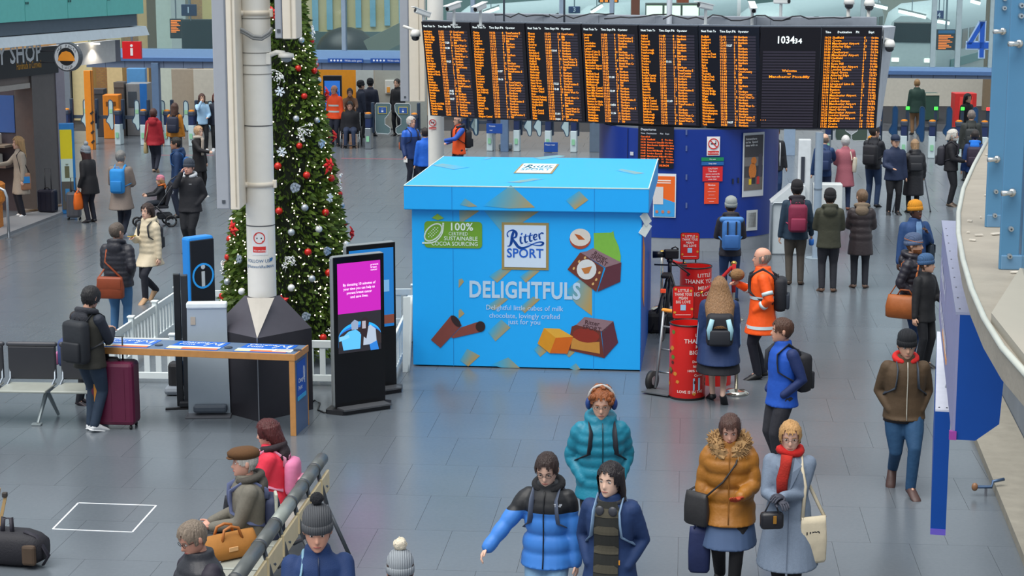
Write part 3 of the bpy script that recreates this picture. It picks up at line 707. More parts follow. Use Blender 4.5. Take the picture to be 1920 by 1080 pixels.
for c in[c for c in kt.children if c.name.startswith(('sign_disc','cigarette','prohib'))]:bpy.data.objects.remove(c)
pre=set(kt.children);no_smoking(P,kt,(a0+a1)/2,b0+(b1-b0)*0.63,(a1-a0)*0.42,True,(a1-a0)*0.85,(b1-b0)*0.2)
for c in set(kt.children)-pre:c.matrix_parent_inverse=inv_k
for c in set(kt.children)-pre:
 for v in c.data.vertices:v.co+=P.n*0.012
notice(1315,295,1357,302,'#1c8a5a','green_sign',['Fire exit']);notice(1315,303,1357,310,'#2464a8','blue_sign',['Keep clear'])
notice(1317,312,1355,340,'#da2a2e','caution_sign',['CAUTION','This door','opens outwards','Please keep this','area clear']);notice(1320,342,1348,382,'#ea4a26','red_notice',['Notice','------','---------','-------','----------','------'])
P,a0,b0,a1,b1=notice(1391,247,1433,370,'#c8ccd0','poster_frame')
w,h=a1-a0,b1-b0
def pp(x0,y0,x1,y1,c,name,z=0.012):m=MB();P.rect(m,a0+w*x0,b0+h*y0,a0+w*x1,b0+h*y1,0.004,z);kk(name,m,mat(c,0.45,var=0.15,scale=20))
pp(0.06,0.1,0.94,0.96,'#3c3a3e','poster_picture');pp(0.06,0.1,0.94,0.3,'#6a625c','poster_ground',0.014);pp(0.06,0.48,0.94,0.62,'#74706e','poster_shopfront',0.014)
m=MB();P.disc(m,a0+w*0.45,b0+h*0.4,w*0.18,0.004,0.018,14,h*0.13);P.disc(m,a0+w*0.5,b0+h*0.56,w*0.13,0.004,0.018,12,h*0.06);kk('poster_orange_coat',m,mat('#c8742a',0.5,var=0.3,scale=25))
pp(0.4,0.2,0.6,0.3,'#20242c','poster_legs',0.018);pp(0.28,0.19,0.4,0.28,'#e0b828','poster_yellow_bag',0.019);pp(0.66,0.19,0.78,0.31,'#c03030','poster_red_bag',0.019);pp(0.72,0.3,0.9,0.66,'#44404c','poster_passer',0.016)
m=MB();
for i,s in enumerate(['Somewhere','to be? Spend','time with us']):P.text(m,s,h*0.045,a0+w*0.1,b0+h*(0.89-0.05*i),0.02,bold=0.02)
kk('lettering',m,mat('#e4e4e4',0.5,var=0))
notice(1399,393,1420,433,'#c4c8c8','hatch_frame');notice(1402,398,1417,427,'#8d8a84','hatch_grille');notice(1182,285,1188,291,'#c8ccd4','wall_switch')
for x in(1177,):
 P=kplane(x);m=MB();P.rect(m,-0.006,0.26,0.006,2.34,0.004);kk('door_joint',m,mat('#0a1c50',0.5))
for x,ys in((1287,(248,278,332,385)),(1374,(340,),),(1384,(338,))):
 for y in ys:notice(x-1.6,y-5,x+1.6,y+5,'#1c2238' if x>1300 else '#5a6a9a','hinge')
# ticket gate line
GL,GR_=G(225,272),G(1747,297)
gdir=(GR_-GL).normalized();gn=Vector((gdir.y,-gdir.x,0))
gyaw=math.atan2(gdir.y,gdir.x)
GPl=Plane(GL,gdir)
def gx(px,py=275):return GPl.hit(px,py)[0]
PALE=mat('#c4d4d8',0.4,var=0.05);NAVY=mat('#20305a',0.4);GSTEEL=mat('#98a0a6',0.3,metal=0.7);ORD=mat('#f0921c',0.4)
def paddle_outline(w,h,wide=False):
 r=w*0.42;pts=[]
 if wide:
  pts=[(-w*0.5,0.12*h),(-w*0.42,0.02*h),(w*0.3,0.0),(w*0.42,0.06*h),(w*0.42,0.2*h),(w*0.1,0.32*h),(w*0.1,0.5*h),(w*0.3,0.62*h),(w*0.45,0.75*h),(w*0.48,0.95*h),(w*0.4,h),(-w*0.42,h),(-w*0.5,0.94*h)]
 else:
  pts=[(-w*0.5,0.33*h),(-w*0.45,0.26*h),(-w*0.15,0.2*h),(0.0,0.1*h),(0.12*w,0.02*h),(0.3*w,0.0),(0.45*w,0.04*h),(0.5*w,0.12*h),(0.5*w,0.88*h),(0.42*w,0.96*h),(0.2*w,h),(-0.02*w,0.99*h),(-0.12*w,0.93*h),(-0.14*w,0.5*h),(-0.3*w,0.42*h)]
 return pts
def gate(px,label,pad=30,colr=None,wide=False,light=None,mirror=False,first=False,ptop=1.32):
 s=gx(px);base=GL+gdir*s
 t=thing('ticket_gate',label,'ticket gate',base,gyaw,'ticket gates across the concourse')
 m=MB();m.box((0,0.16,0.31),(0.18,0.32,0.62),bev=0.02);ob('pedestal',m,PALE if not wide else GSTEEL,t)
 m=MB();m.box((0,0.16,0.76),(0.16,0.3,0.28),bev=0.015);ob('glass_housing',m,NAVY,t)
 m=MB();m.box((0,0.16,0.96),(0.19,0.34,0.14),bev=0.03);hd=ob('reader_head',m,mat('#3a4456',0.4),t)
 m=MB();m.lathe([(0.09,0.0),(0.085,0.04),(0.03,0.055)],(0,0.1,1.02),12);ob('orange_reader',m,ORD,hd)
 m=MB();m.box((0,-0.03,0.3),(0.09,0.012,0.16));ob('green_arrow_label',m,mat('#8cc8a0',0.5),t)
 m=MB();m.box((0.09,0.3,0.9),(0.09,0.12,0.9),bev=0.02);ob('signal_post',m,mat('#26384e',0.4),t)
 if light:
  m=MB();m.box((0.09,0.22,1.38),(0.1,0.03,0.09),bev=0.01);ob('signal_light',m,mat(light,0.4,emit=2.0),t)
 if pad:
  w=0.23 if not wide else 0.48;h=ptop-0.42;off=pad/63.0;sg=-1 if mirror else 1
  pts=[(off+sg*p[0],0.42+p[1])for p in paddle_outline(w,h,wide)]
  if sg<0:pts=pts[::-1]
  m=MB();m.poly(pts,(0,0.34,0),(1,0,0),(0,0,1),0.02);pd=ob('paddle',m,mat(colr or '#bcd4d8',0.25,var=0.05),t)
  m=MB();q=[(x,0.32,z)for x,z in pts];m.tube(q+[q[0]],0.014,5);ob('paddle_edge',m,mat('#2c4a66' if not wide else '#b4bcc0',0.4),pd)
  m=MB();m.beam((0,0.36,0.8),(off-sg*w*0.3,0.36,0.8),0.05,0.1);ob('paddle_arm',m,mat('#3a4656',0.4),t)
  if wide:
   m=MB();m.box((off-sg*0.02,0.305,1.12),(0.24,0.02,0.18),bev=0.008);sc=ob('icon_plate',m,mat('#2c56a0',0.4),pd)
   m=MB();m.box((off-sg*0.02,0.308,1.12),(0.27,0.016,0.21));ob('icon_border',m,mat('#c8b84a',0.4),pd)
   m=MB();m.lathe([(0.03,0),(0.03,0.004)],(off-sg*0.02,0.29,1.15),8);m.box((off-sg*0.02,0.29,1.09),(0.06,0.006,0.05));ob('icon_figure',m,mat('#e4ecf4',0.5),pd)
  elif colr is None:
   m=MB();m.box((off+sg*0.045,0.312,0.98),(0.1,0.008,0.12));ob('green_label',m,mat('#9cd0a0',0.5),pd)
wh=['nearest the shop pillar','behind the orange post','with a white pedestal left of the woman in red','just beside the woman in red','behind the mustard jacket','behind the two girls']
for px,l in zip((125,172,221,269,313,359),wh):gate(px,'pale paddle ticket gate '+l,30)
gate(690,'wide steel accessible gate with yellow framed icon beside the tree',25,'#5c7478',True)
gate(776,'wide accessible gate with icon behind the blue jacketed man',-25,'#5c7478',True,mirror=True)
for px,l,pd in((868,'behind the orange vest man',18),(918,'with the blue sign fixed on it',-33),(968,'standing alone between board and box',18),(1027,'with the low blue sign in front',-22),(1075,'nearest the blue kiosk',-18)):gate(px,'pale paddle ticket gate '+l,pd)
gate(1552,'accessible gate with round framed icon behind the pink coat',28,'#4a5a50',True)
gate(1645,'accessible gate with icon behind the man carrying a child',-32,'#4a5a50',True,mirror=True)
gate(1694,'dark blue paddle gate with a green arrow nearest the boards',-18,'#1e4a78',light='#3ce840',ptop=1.42);gate(1747,'dark blue paddle gate with green arrow, middle of three',-20,'#1e4a78',light='#3ce840',ptop=1.42)
gate(1797,'dark blue paddle gate with a green arrow nearest the platform four sign',-19,'#1e4a78',light='#3ce840',ptop=1.42);gate(1845,'dark blue paddle gate with a red light by the blue posts',-18,'#1e4a78',light='#f03030',ptop=1.42)
def gate_sign(px0,py0,px1,py1,label,txt):
 P=Plane(GL+gn*0.14,gdir);a0,b0=P.hit(px0,py1);a1,b1=P.hit(px1,py0);c=P.at((a0+a1)/2,b0)
 t=thing('blue_gate_sign',label,'sign',(c.x,c.y,0),gyaw);w,h=a1-a0,b1-b0
 m=MB();m.box((0,0,b0+h/2),(w,0.03,h),bev=0.006);ob('sign_plate',m,mat('#1c4a9c',0.4),t)
 m=MB()
 for i,s in enumerate(txt):put(m,s,h*0.22,(-w*0.42,-0.016,b1-h*(0.32+0.42*i)),(1,0,0),(0,0,1),0.003,bold=0.01)
 ob('lettering',m,mat('#d4dcec',0.5,var=0),t);m=MB();m.box((0,0.03,b0/2),(0.05,0.03,max(b0,0.02)));ob('leg',m,GSTEEL,t)
gate_sign(912,232,942,250,'blue sign plate hung on the ticket gate behind the box',['< Tickets','   out >']);gate_sign(1020,267,1046,285,'low blue sign standing on the floor before the gates',['Please wait'])
# robot cleaner like tray on the floor
m=MB();p=G(948,281);m.box((p.x,p.y,0.1),(0.4,0.3,0.18),bev=0.05);t=tag(ob('floor_unit',m,mat('#8a9298',0.4)),'low grey box on the floor behind the giant blue box','box');m=MB();m.box((p.x,p.y-0.02,0.21),(0.1,0.1,0.04),bev=0.01);ob('pink_item',m,mat('#d05070',0.5),t)
# header beams, mullions, glass
def run(s0,s1,z0,z1,d0,d1,mb):
 c=GL+gdir*(s0+s1)/2+gn*(d0+d1)/2;return mb.box((c.x,c.y,(z0+z1)/2),(s1-s0,d1-d0,z1-z0),gyaw)
sL,sM,sR0,sR1=gx(215),gx(1150),gx(1500),gx(2050)
def beamset(n,s0,s1,z0,z1):
 zm=z0+(z1-z0)*0.40
 m=MB();run(s0,s1,zm,z1,-0.3,0.12,m);b=struct(ob('trim_%d'%n,m,mat('#7fa2cc',0.4,var=0.05)))
 m=MB();run(s0,s1,zm-0.02,zm+0.08,-0.28,0.16,m);ob('beam_ledge',m,mat('#4a6a98',0.4),b)
 k=int((s1-s0)/0.6)
 for i in range(k):
  m=MB();run(s0+i*0.6+0.006,s0+i*0.6+0.594,z0,zm,-0.25,0.09,m);ob('fascia_panel',m,mat('#66748c',0.5),b)
 return b
b1_=beamset(1,gx(170),sM,GPl.hit(700,131)[1],GPl.hit(700,95)[1]);b2_=beamset(2,sR0,sR1,GPl.hit(1750,147)[1],GPl.hit(1750,126)[1])
for x0,x1 in((615,681),(695,762)):
 P=Plane(GL+gn*0.165,gdir);a0,b0=P.hit(x0,117);a1,b1=P.hit(x1,110)
 m=MB();P.rect(m,a0,b0,a1,b1,0.02);s_=tag(ob('beam_sign',m,mat('#1c4c9c',0.4)),'blue strip sign on the gate beam, %s of two'%('nearer the tree' if x0<650 else 'nearer the white display column'),'sign','strip signs on the beam')
 m=MB();P.text(m,'Wide aisle gate',(b1-b0)*0.7,a0+0.5,b0+0.03,0.024)
 for i in range(4):P.disc(m,a0+0.1+i*0.1,(b0+b1)/2,0.03,0.003,0.021,8)
 ob('lettering',m,mat('#dce4f2',0.5,var=0),s_)
mul=0
def mullion(px,z0,z1,w,c='#8ea0b4',d=0.0):
 global mul
 s=gx(px);p=GL+gdir*s+gn*d;m=MB();m.box((p.x,p.y,(z0+z1)/2),(w,0.2,z1-z0),gyaw,bev=0.01)
 mul+=1;return struct(ob('trim_%d'%(10+mul),m,mat(c,0.4)))
zb=GPl.hit(700,95)[1];zr=GPl.hit(1750,126)[1]
for px in(649,420,888,1052,1145):mullion(px,zb,7.6,0.12)
for px in(1610,1742,1788,1850):mullion(px,zr,7.6,0.14,'#9fb2b8')
mullion(299,0,zb-0.4,0.22,'#5a7290',0.1);mullion(947,0,zb-0.5,0.22,'#5e7696',0.05);mullion(1120,0,zb,0.5,'#5e6e80',-0.3);mullion(1480,0,3.2,0.32,'#8da2ba',-0.2);mullion(1545,0,3.0,0.14,'#9a9ea4',-0.4)
edges=[gx(p)for p in(170,420,649,888,1052,1145,1380,1610,1742,1788,1850,2050)]
for i in range(len(edges)-1):
 m=MB();z0=zb if i<5 else(zr if i>6 else 3.4);run(edges[i]+0.05,edges[i+1]-0.05,z0,7.6,-0.02,0.0,m)
 struct(ob('window_%d'%(i+1),m,glass('#5f9aa0',0.06)))
# beyond the gates: platforms, walls, trains
def bk(px0,py0,px1,py1,y,depth,c,name,rough=0.6,z0=None,**kw):
 a=GY(px0,py1,y);b=GY(px1,py0,y);zlo=a.z if z0 is None else z0
 m=MB();m.box(((a.x+b.x)/2,y+depth/2,(zlo+b.z)/2),(b.x-a.x,depth,b.z-zlo));return ob(name,m,mat(c,rough,**kw))
m=MB();m.box((0,95,-0.04),(110,80,0.06));struct(ob('platform_floor',m,mat('#8f8478',0.5,var=0.15,scale=0.6)));bpy.data.objects['platform_floor'].name='floor_platform'
def brick_mat():
 m=bpy.data.materials.new('brickwork');m.use_nodes=True;nt=m.node_tree;N=nt.nodes;L=nt.links;b=N['Principled BSDF'];b.inputs['Roughness'].default_value=0.8
 tc=N.new('ShaderNodeTexCoord');mp=N.new('ShaderNodeMapping');mp.inputs['Rotation'].default_value=(math.pi/2,0,0);br=N.new('ShaderNodeTexBrick')
 br.inputs['Color1'].default_value=col('#c49a62');br.inputs['Color2'].default_value=col('#b88a5a');br.inputs['Mortar'].default_value=col('#a08a70');br.inputs['Scale'].default_value=4.0
 L.new(tc.outputs['Object'],mp.inputs[0]);L.new(mp.outputs[0],br.inputs['Vector']);L.new(br.outputs[0],b.inputs['Base Color']);return m
bw=bk(-200,-60,480,260,66,0.5,'#b88a5a','wall_far_left',z0=0.0);bw.data.materials[0]=brick_mat();struct(bw)
pil=0
for x0,x1,c in((266,276,'#d8b47c'),(283,297,'#6a5a44'),(300,320,'#c4ccc0'),(386,398,'#d4bc7c'),(140,165,'#e0cc98'),(205,222,'#dcc08c'),(113,122,'#7a828c'),(328,345,'#b8bcb8')):
 pil+=1;struct(bk(x0,-60,x1,255,64.5-0.1*pil,0.6,c,'trim_%d'%(40+pil),z0=0.0))
struct(bk(325,130,400,255,63,0.3,'#a89a88','wall_far_grey',z0=0.0));struct(bk(364,130,400,190,62.6,0.2,'#c8c2b4','wall_far_panel'))
def piece(name,label,cat,px0,py0,px1,py1,y,depth,c,parts=(),z0=None,group=None):
 """boxy far thing with a case and inset faces given as fractions of its front"""
 a=GY(px0,py1,y);b=GY(px1,py0,y);zlo=a.z if z0 is None else z0;w,h=b.x-a.x,b.z-zlo
 t=thing(name,label,cat,((a.x+b.x)/2,y,zlo),0,group)
 m=MB();m.box((0,depth/2,h/2),(w,depth,h),bev=min(0.02,w*0.1));ob('case',m,mat(c,0.5),t)
 for pn,x0,z0_,x1,z1,cc,em in parts:
  m=MB();m.box(((x0+x1-1)/2*w,-0.008,(z0_+z1)/2*h),((x1-x0)*w,0.02,(z1-z0_)*h),bev=0.003);ob(pn,m,mat(cc,0.4,emit=em),t)
 return t
scr=lambda n,x0,x1,y0,y1:[('text_row',x0,y0+(y1-y0)*i/n,x0+(x1-x0)*(0.5+0.5*((i*37)%10)/10),y0+(y1-y0)*(i+0.6)/n,'#f07a1c',0.9)for i in range(n)]
piece('platform_screen','narrow dark platform screen with orange rows beside platform one','screen',319,35,342,72,60,0.12,'#1c2226',scr(8,0.1,0.9,0.3,0.95)+[('drop_rod',0.45,0.98,0.55,4.0,'#6a7078',0)])
piece('platform_screen','large blank dark platform screen near the platform one sign','screen',341,36,397,92,59.6,0.15,'#20282c',[('panel',0.05,0.05,0.95,0.95,'#1a2226',0),('drop_rod',0.3,0.9,0.34,3.2,'#6a7078',0)])
t=piece('platform_sign','small navy platform sign with white number one','sign',340,8,368,30,59,0.1,'#1c2c54');a=GY(352,25,58.9);b=GY(354,19,58.95)
m=MB();put(m,'1',0.26,(-0.08,-0.02,0.1),(1,0,0),(0,0,1),0.002,bold=0.02);ob('lettering',m,mat('#c8d4e4',0.5,var=0),t)
m=MB();m.cyl((0.0,0.05,0.36),(0.0,0.05,3.5),0.03,seg=6);ob('drop_rod',m,GSTEEL,t)
piece('ticket_machine','grey ticket machine with a bright blue side panel beyond the gates','ticket machine',238,157,275,225,58.5,0.8,'#8c8e90',[('blue_panel',0.66,0.0,1.0,1.0,'#2a78c8',0),('screen',0.1,0.55,0.5,0.85,'#48525c',0)],z0=0.0)
piece('blue_cabinet','pale blue tall panel behind the grey ticket machine','panel',238,128,272,158,59.6,0.3,'#5c9ad0',z0=0.0)
piece('orange_bin','bright orange box unit beyond the gates','bin',194,178,222,232,57.6,0.5,'#e8861c',[('slot',0.2,0.75,0.8,0.85,'#7a4a18',0)],z0=0.0)
piece('dark_bin','dark grey bin near the orange post','bin',172,167,194,235,58.2,0.5,'#3c3c40',[('lid',0.0,0.9,1.0,1.0,'#4a4a50',0)],z0=0.0)
piece('dark_bin','brown grey bin behind the pale gate paddle','bin',216,154,232,240,58.4,0.5,'#5a5450',[('lid',0.0,0.9,1.0,1.0,'#6a645e',0)],z0=0.0)
# orange hazard post
p=G(170,281);t=thing('hazard_post','tall orange post with black hazard flashes near the shop','post',p)
m=MB();m.box((0,0.1,1.15),(0.24,0.2,2.3),bev=0.01);ob('post_case',m,mat('#e88a1e',0.5),t);m=MB();m.box((0.09,-0.005,1.15),(0.03,0.02,2.3));ob('dark_groove',m,mat('#7a4a14',0.5),t)
for i in range(4):m=MB();m.beam((0.04,-0.012,0.2+i*0.28),(0.12,-0.012,0.28+i*0.28),0.012,0.06);ob('hazard_flash',m,mat('#2a2420',0.5),t)
# middle: orange hoarding, screens, pale office front
struct(bk(590,128,700,262,60,0.3,'#e09018','wall_far_orange',z0=0.0));struct(bk(668,128,700,200,59.5,0.2,'#c4c8c4','wall_far_pale',z0=0.0));struct(bk(700,128,800,270,61,0.3,'#a0a49e','wall_far_office',z0=0.0))
piece('advert_screen','dark framed screen lit blue behind the orange jacketed worker','screen',607,142,640,235,57.6,0.2,'#141822',[('lit_screen',0.08,0.3,0.92,0.92,'#2a6ac0',0.7),('picture_band',0.15,0.6,0.85,0.75,'#0c2038',0)],z0=0.0)
piece('notice_board','pale notice board with an orange sheet in the far office','board',722,150,745,176,60.93,0.06,'#c8ccc8',[('orange_sheet',0.15,0.1,0.4,0.5,'#e09a40',0)])
# far building seen through the glass: pale piers between blue windows
fb=struct(bk(440,-60,790,60,84,0.5,'#cbb98a','wall_far_building'))
for i in range(7):
 x=586+i*27;o=bk(x,-60,x+9,58-i*2,83.9,0.1,'#86b4c8','window_pane',0.2,emit=0.0);o.parent=fb
struct(bk(440,60,790,96,83.6,0.5,'#5a6a6a','wall_far_base',z0=0.0))
m=MB();c=GY(645,95,80);m.lathe([(4.3,-1.36),(4.3,0),(4.2,0.35),(3.6,0.7),(2.4,1.0),(0.8,1.15),(0.02,1.16)],(c.x,c.y+1,c.z-0.2),28,0.30,0.3);tag(ob('dark_dome',m,mat('#2a2626',0.4),smooth=True),'dark domed shape behind the glass above the gates','silhouette')  # dark arch outline behind the glass, built as a plain dome
m=MB();a=GY(690,70,79);b=GY(770,30,79);m.beam(a+Vector((0,0,-0.5)),b+Vector((0.6,0,-0.2)),0.6,0.8);tag(ob('platform_roof',m,mat('#7a8074',0.5)),'grey sloping platform roof edge seen through the glass','roof')
struct(bk(760,-80,1700,130,112,0.5,'#5c7674','wall_far_shed',z0=0.0));struct(bk(1640,-80,2000,250,104,0.5,'#8d9088','wall_far_right',z0=0.0));struct(bk(400,-200,790,-60,84.5,0.5,'#8a928c','wall_far_upper'))
struct(bk(790,120,1180,290,66,0.3,'#b89c78','wall_far_tan',z0=0.0));struct(bk(1440,130,1860,300,70,0.3,'#c2beb2','wall_far_cream',z0=0.0));struct(bk(1840,-60,1900,300,68,0.3,'#7a6a54','wall_far_brown',z0=0.0))
# trains
def train(px,py,y,rz,L,label,c1='#b8c4c4',c2='#4c8c8c',z=0.0):
 p=GY(px,py,y);t=thing('train_carriage',label,'train',(p.x,p.y,z),rz)
 prof=[(-1.35,0.6),(1.35,0.6),(1.4,1.2),(1.4,2.6),(1.2,3.3),(0.7,3.65),(-0.7,3.65),(-1.2,3.3),(-1.4,2.6),(-1.4,1.2)]
 m=MB();m.loft([[Vector((x*s,yy,2.1+(zz-2.1)*s))for x,zz in prof]for yy,s in((-0.5,0.7),(-0.2,0.9),(0.4,1.0),(L,1.0))]);autosmooth(ob('carriage_body',m,mat(c1,0.3),t))
 for i in range(int(L/1.6)):
  for sd in(-1,1):m=MB();m.box((sd*1.405,1.4+i*1.6,2.2),(0.02,1.2,0.8),bev=0.005);ob('side_window',m,mat('#22343a',0.1),t)
 m=MB();m.box((0,-0.5,2.55),(1.5,0.1,0.8),bev=0.04);ob('windscreen',m,mat('#10181c',0.1),t)
 for sd in(-1,1):m=MB();m.box((sd*0.65,-0.5,1.45),(0.3,0.06,0.16),bev=0.02);ob('headlamp',m,mat('#f4f4e4',0.3,emit=1.5),t)
 m=MB();m.box((0,L/2,0.35),(2.2,L-1,0.5));ob('underframe',m,mat('#2a2c30',0.6),t)
 for sd in(-1,1):m=MB();m.box((sd*1.41,L/2,1.3),(0.02,L-0.5,0.35));ob('colour_band',m,mat(c2,0.4),t)
train(905,60,72,R(-20),22,'silver train under the glass above the third board');train(1130,60,73,R(-20),20,'silver train behind the platform three sign');train(1440,55,74,R(-20),20,'pale train at the platform above the clock board');train(1715,90,75,R(-24),20,'grey curved nosed train seen through the glass near the number four')
def strip(px0,py0,px1,py1,y,label):
 a,b=GY(px0,py0,y),GY(px1,py1,y);t=thing('strip_light',label,'lamp',(a+b)/2,0,'platform strip lights');m=MB();d=(b-a)/2;m.beam(-d,d,0.1,0.1,bev=0.02);ob('tube',m,mat('#f0f8f0',0.4,emit=2.2),t)
 m=MB();m.beam(-d+Vector((0,0.05,0.08)),d+Vector((0,0.05,0.08)),0.16,0.05);ob('lamp_casing',m,mat('#8a9290',0.4),t);m=MB();m.cyl((0,0.05,0.1),(0,0.05,2.5),0.015,seg=5);ob('drop_rod',m,GSTEEL,t)
strip(905,26,936,15,62,'slanting white strip light above the third board');strip(1108,24,1130,10,62,'slanting white strip light beside the platform three sign');strip(1630,8,1664,16,60,'white strip light above the last board');strip(1685,21,1736,33,60,'long white strip light over the platform behind glass');strip(1758,40,1780,44,58,'short white strip light beside the platform four sign');strip(1820,2,1838,7,60,'white strip light at the very top near the blue posts')
piece('lit_kiosk','bright lit shop front strip above the fifth board','shop',1212,6,1312,22,63,0.6,'#5a5a50',[('lit_window',0.0+0.34*i,0.84,0.30+0.34*i,0.98,'#e8f4d8',1.1)for i in range(3)],z0=0.0)
piece('orange_led_sign','orange lettered display over the platform barrier','sign',1122,-6,1160,5,62,0.1,'#201c1c',[('orange_letter',0.08+0.23*i,0.1,0.24+0.23*i,0.9,'#f0862c',0.8)for i in range(4)],z0=None)
for x in(1187,1265,1290,1190):pass
piece('brick_pier','dark red pier behind the fifth board','pier',1184,-10,1200,24,70,0.5,'#8a4428',z0=0.0);piece('brick_pier','orange red pier left of the top camera box','pier',1270,-12,1292,10,69.5,0.5,'#a8481c',z0=0.0)
t=piece('platform_sign','navy platform sign with white number three','sign',1066,12,1088,25,60,0.1,'#24366a');m=MB();put(m,'3',0.2,(-0.05,-0.02,0.05),(1,0,0),(0,0,1),0.002,bold=0.02);ob('lettering',m,mat('#c8d4e4',0.5,var=0),t);m=MB();m.cyl((0,0.05,0.2),(0,0.05,3),0.02,seg=5);ob('drop_rod',m,GSTEEL,t)
t=piece('platform_sign','navy platform sign with a small white number four behind glass','sign',1752,20,1770,36,58,0.1,'#24366a');m=MB();put(m,'4',0.2,(-0.06,-0.02,0.06),(1,0,0),(0,0,1),0.002,bold=0.02);ob('lettering',m,mat('#c8d4e4',0.5,var=0),t);m=MB();m.cyl((0,0.05,0.2),(0,0.05,3),0.02,seg=5);ob('drop_rod',m,GSTEEL,t)
t=piece('platform_screen','square orange platform screen behind glass near number four','screen',1756,55,1792,94,56,0.15,'#1c2a34',[('blue_header',0.05,0.8,0.95,0.95,'#2a6a9c',0)]+scr(9,0.08,0.92,0.05,0.76));m=MB();m.cyl((0,0.07,0.6),(0,0.07,3),0.03,seg=6);ob('drop_rod',m,GSTEEL,t)
piece('vending_unit','red vending unit beyond the gates at the far side','vending machine',1789,175,1832,235,60,0.6,'#c02420',[('display',0.2,0.4,0.8,0.9,'#e04038',0)],z0=0.0)
piece('green_counter','dark green counter beyond the gates beside the green coat','counter',1735,175,1762,200,64,0.5,'#2c4a40',[('pale_top',0.0,0.92,1.0,1.0,'#c8c4b0',0)],z0=0.0)
# big blue figure four on the glass
P=Plane(GL+gn*0.03,gdir);a0,b0=P.hit(1812,107);a1,b1=P.hit(1855,41);h=b1-b0;w=a1-a0
def four(e):return[[(w*0.60-e,-e),(w*0.80+e,-e),(w*0.80+e,h+e),(w*0.58-e,h+e)],[(-e,h*0.25-e),(w+e,h*0.25-e),(w+e,h*0.42+e),(-e,h*0.42+e)],[(-e,h*0.36),(w*0.2+e,h*0.36),(w*0.80+e,h+e),(w*0.58-e,h+e)]]
m=MB()
for q in four(0.035):m.poly([(a0+x,b0+y)for x,y in q],P.o,P.ux,P.uy,0.02)
f4=tag(ob('platform_number',m,mat('#a8c4e4',0.4)),'huge blue figure four with pale outline on the glass','sign')
m=MB()
for q in four(0.0):m.poly([(a0+x,b0+y)for x,y in q],P.o,P.ux,P.uy,0.02,0.012)
ob('figure_face',m,mat('#1c56b8',0.4,var=0.03),f4)
# pasty shop at the edge
S0=Vector((-11.8,37.2,0));sd=Vector((0.29,0.957,0)).normalized();sn=Vector((sd.y,-sd.x,0))
SP=Plane(S0,sd)
syaw=math.atan2(sd.y,sd.x)
shop=thing('food_shop','pasty shop front with black fascia, pale awning and lit counter','shop',S0,syaw)
def sk(name,s0,s1,z0,z1,d0,d1,c,rough=0.5,bev=0.0,par=None,**kw):
 m=MB();m.box(((s0+s1)/2,-(d0+d1)/2,(z0+z1)/2),(s1-s0,d1-d0,z1-z0),bev=bev);return ob(name,m,mat(c,rough,**kw),par or shop)
h=SP.hit
sp0,sp1=h(62,300)[0],h(106,300)[0];send=h(122,300)[0];sfar=h(213,100)[0]
sk('steel_pillar',sp0,sp1,0.06,h(80,140)[1]+0.1,-0.4,0.05,'#6e6866',0.35,metal=0.4);sk('pillar_trim',sp1,send,0.06,h(115,135)[1]+0.1,-0.4,0.07,'#9a94a0',0.35,metal=0.5)
zf0,zf1=h(50,142)[1],h(50,90)[1]
fa=sk('fascia',-3.0,sp1+0.05,zf0,zf1,0.0,0.12,'#1c1c20',0.35)
sk('lit_soffit_panel',sp1+0.05,sfar,h(190,122)[1]+0.05,zf1,-0.1,0.05,'#d8d4d0',0.4);sk('grey_end_panel',sfar,sfar+0.25,h(190,122)[1]+0.05,zf1,-0.2,0.05,'#6c6a74',0.4)
m=MB();PS=Plane(S0+sn*0.121,sd)
a,b=PS.hit(-30,123);put(m,'PASTY SHOP',0.56,PS.at(PS.hit(-62,118)[0],PS.hit(30,118)[1]),sd,(0,0,1),0.004,bold=0.02,width=PS.hit(77,110)[0]-PS.hit(-62,118)[0]);sl=ob('lettering',m,mat('#e4e6e8',0.5,var=0),None);sl.parent=shop;sl.matrix_parent_inverse=(Matrix.Translation(S0)@Matrix.Rotation(syaw,4,'Z')).inverted()
m=MB();put(m,'Handmade in Cornwall',0.22,PS.at(*PS.hit(31,131)),sd,(0,0,1),0.004,bold=0.01,width=PS.hit(77,128)[0]-PS.hit(31,131)[0]);sl=ob('gold_lettering',m,mat('#d0962c',0.5,var=0),None);sl.parent=shop;sl.matrix_parent_inverse=(Matrix.Translation(S0)@Matrix.Rotation(syaw,4,'Z')).inverted()
# awning and teal band above, standing out from the front
AW=Plane(S0+sn*0.75,sd);z0a,z1a=AW.hit(140,78)[1],AW.hit(140,60)[1];aend=AW.hit(278,60)[0]
m=MB();m.loft([[Vector((s,-0.1,z0a+0.02)),Vector((s,-0.78,z0a)),Vector((s,-0.70,z1a)),Vector((s,-0.1,z1a+0.02))]for s in(-3,aend)]);ob('awning',m,mat('#b8c4cc',0.4),shop)
zg=AW.hit(140,34)[1]
sk('grey_band',-3,aend-0.3,z1a+0.02,zg,0.0,0.62,'#55626e',0.5)
zt=zg+1.3
for i in range(5):
 s0=aend-0.1-(i+1)*1.75;sk('teal_panel',s0+0.01,s0+1.74,zg,zt,0.0,0.70,'#66beb6',0.35,var=0.08)
 for zz in(0.35,):
  for k in range(2):sk('panel_bolt',s0+0.02+k*0.08,s0+0.06+k*0.08,zg+zz,zg+zz+0.05,0.70,0.715,'#2c5a58')
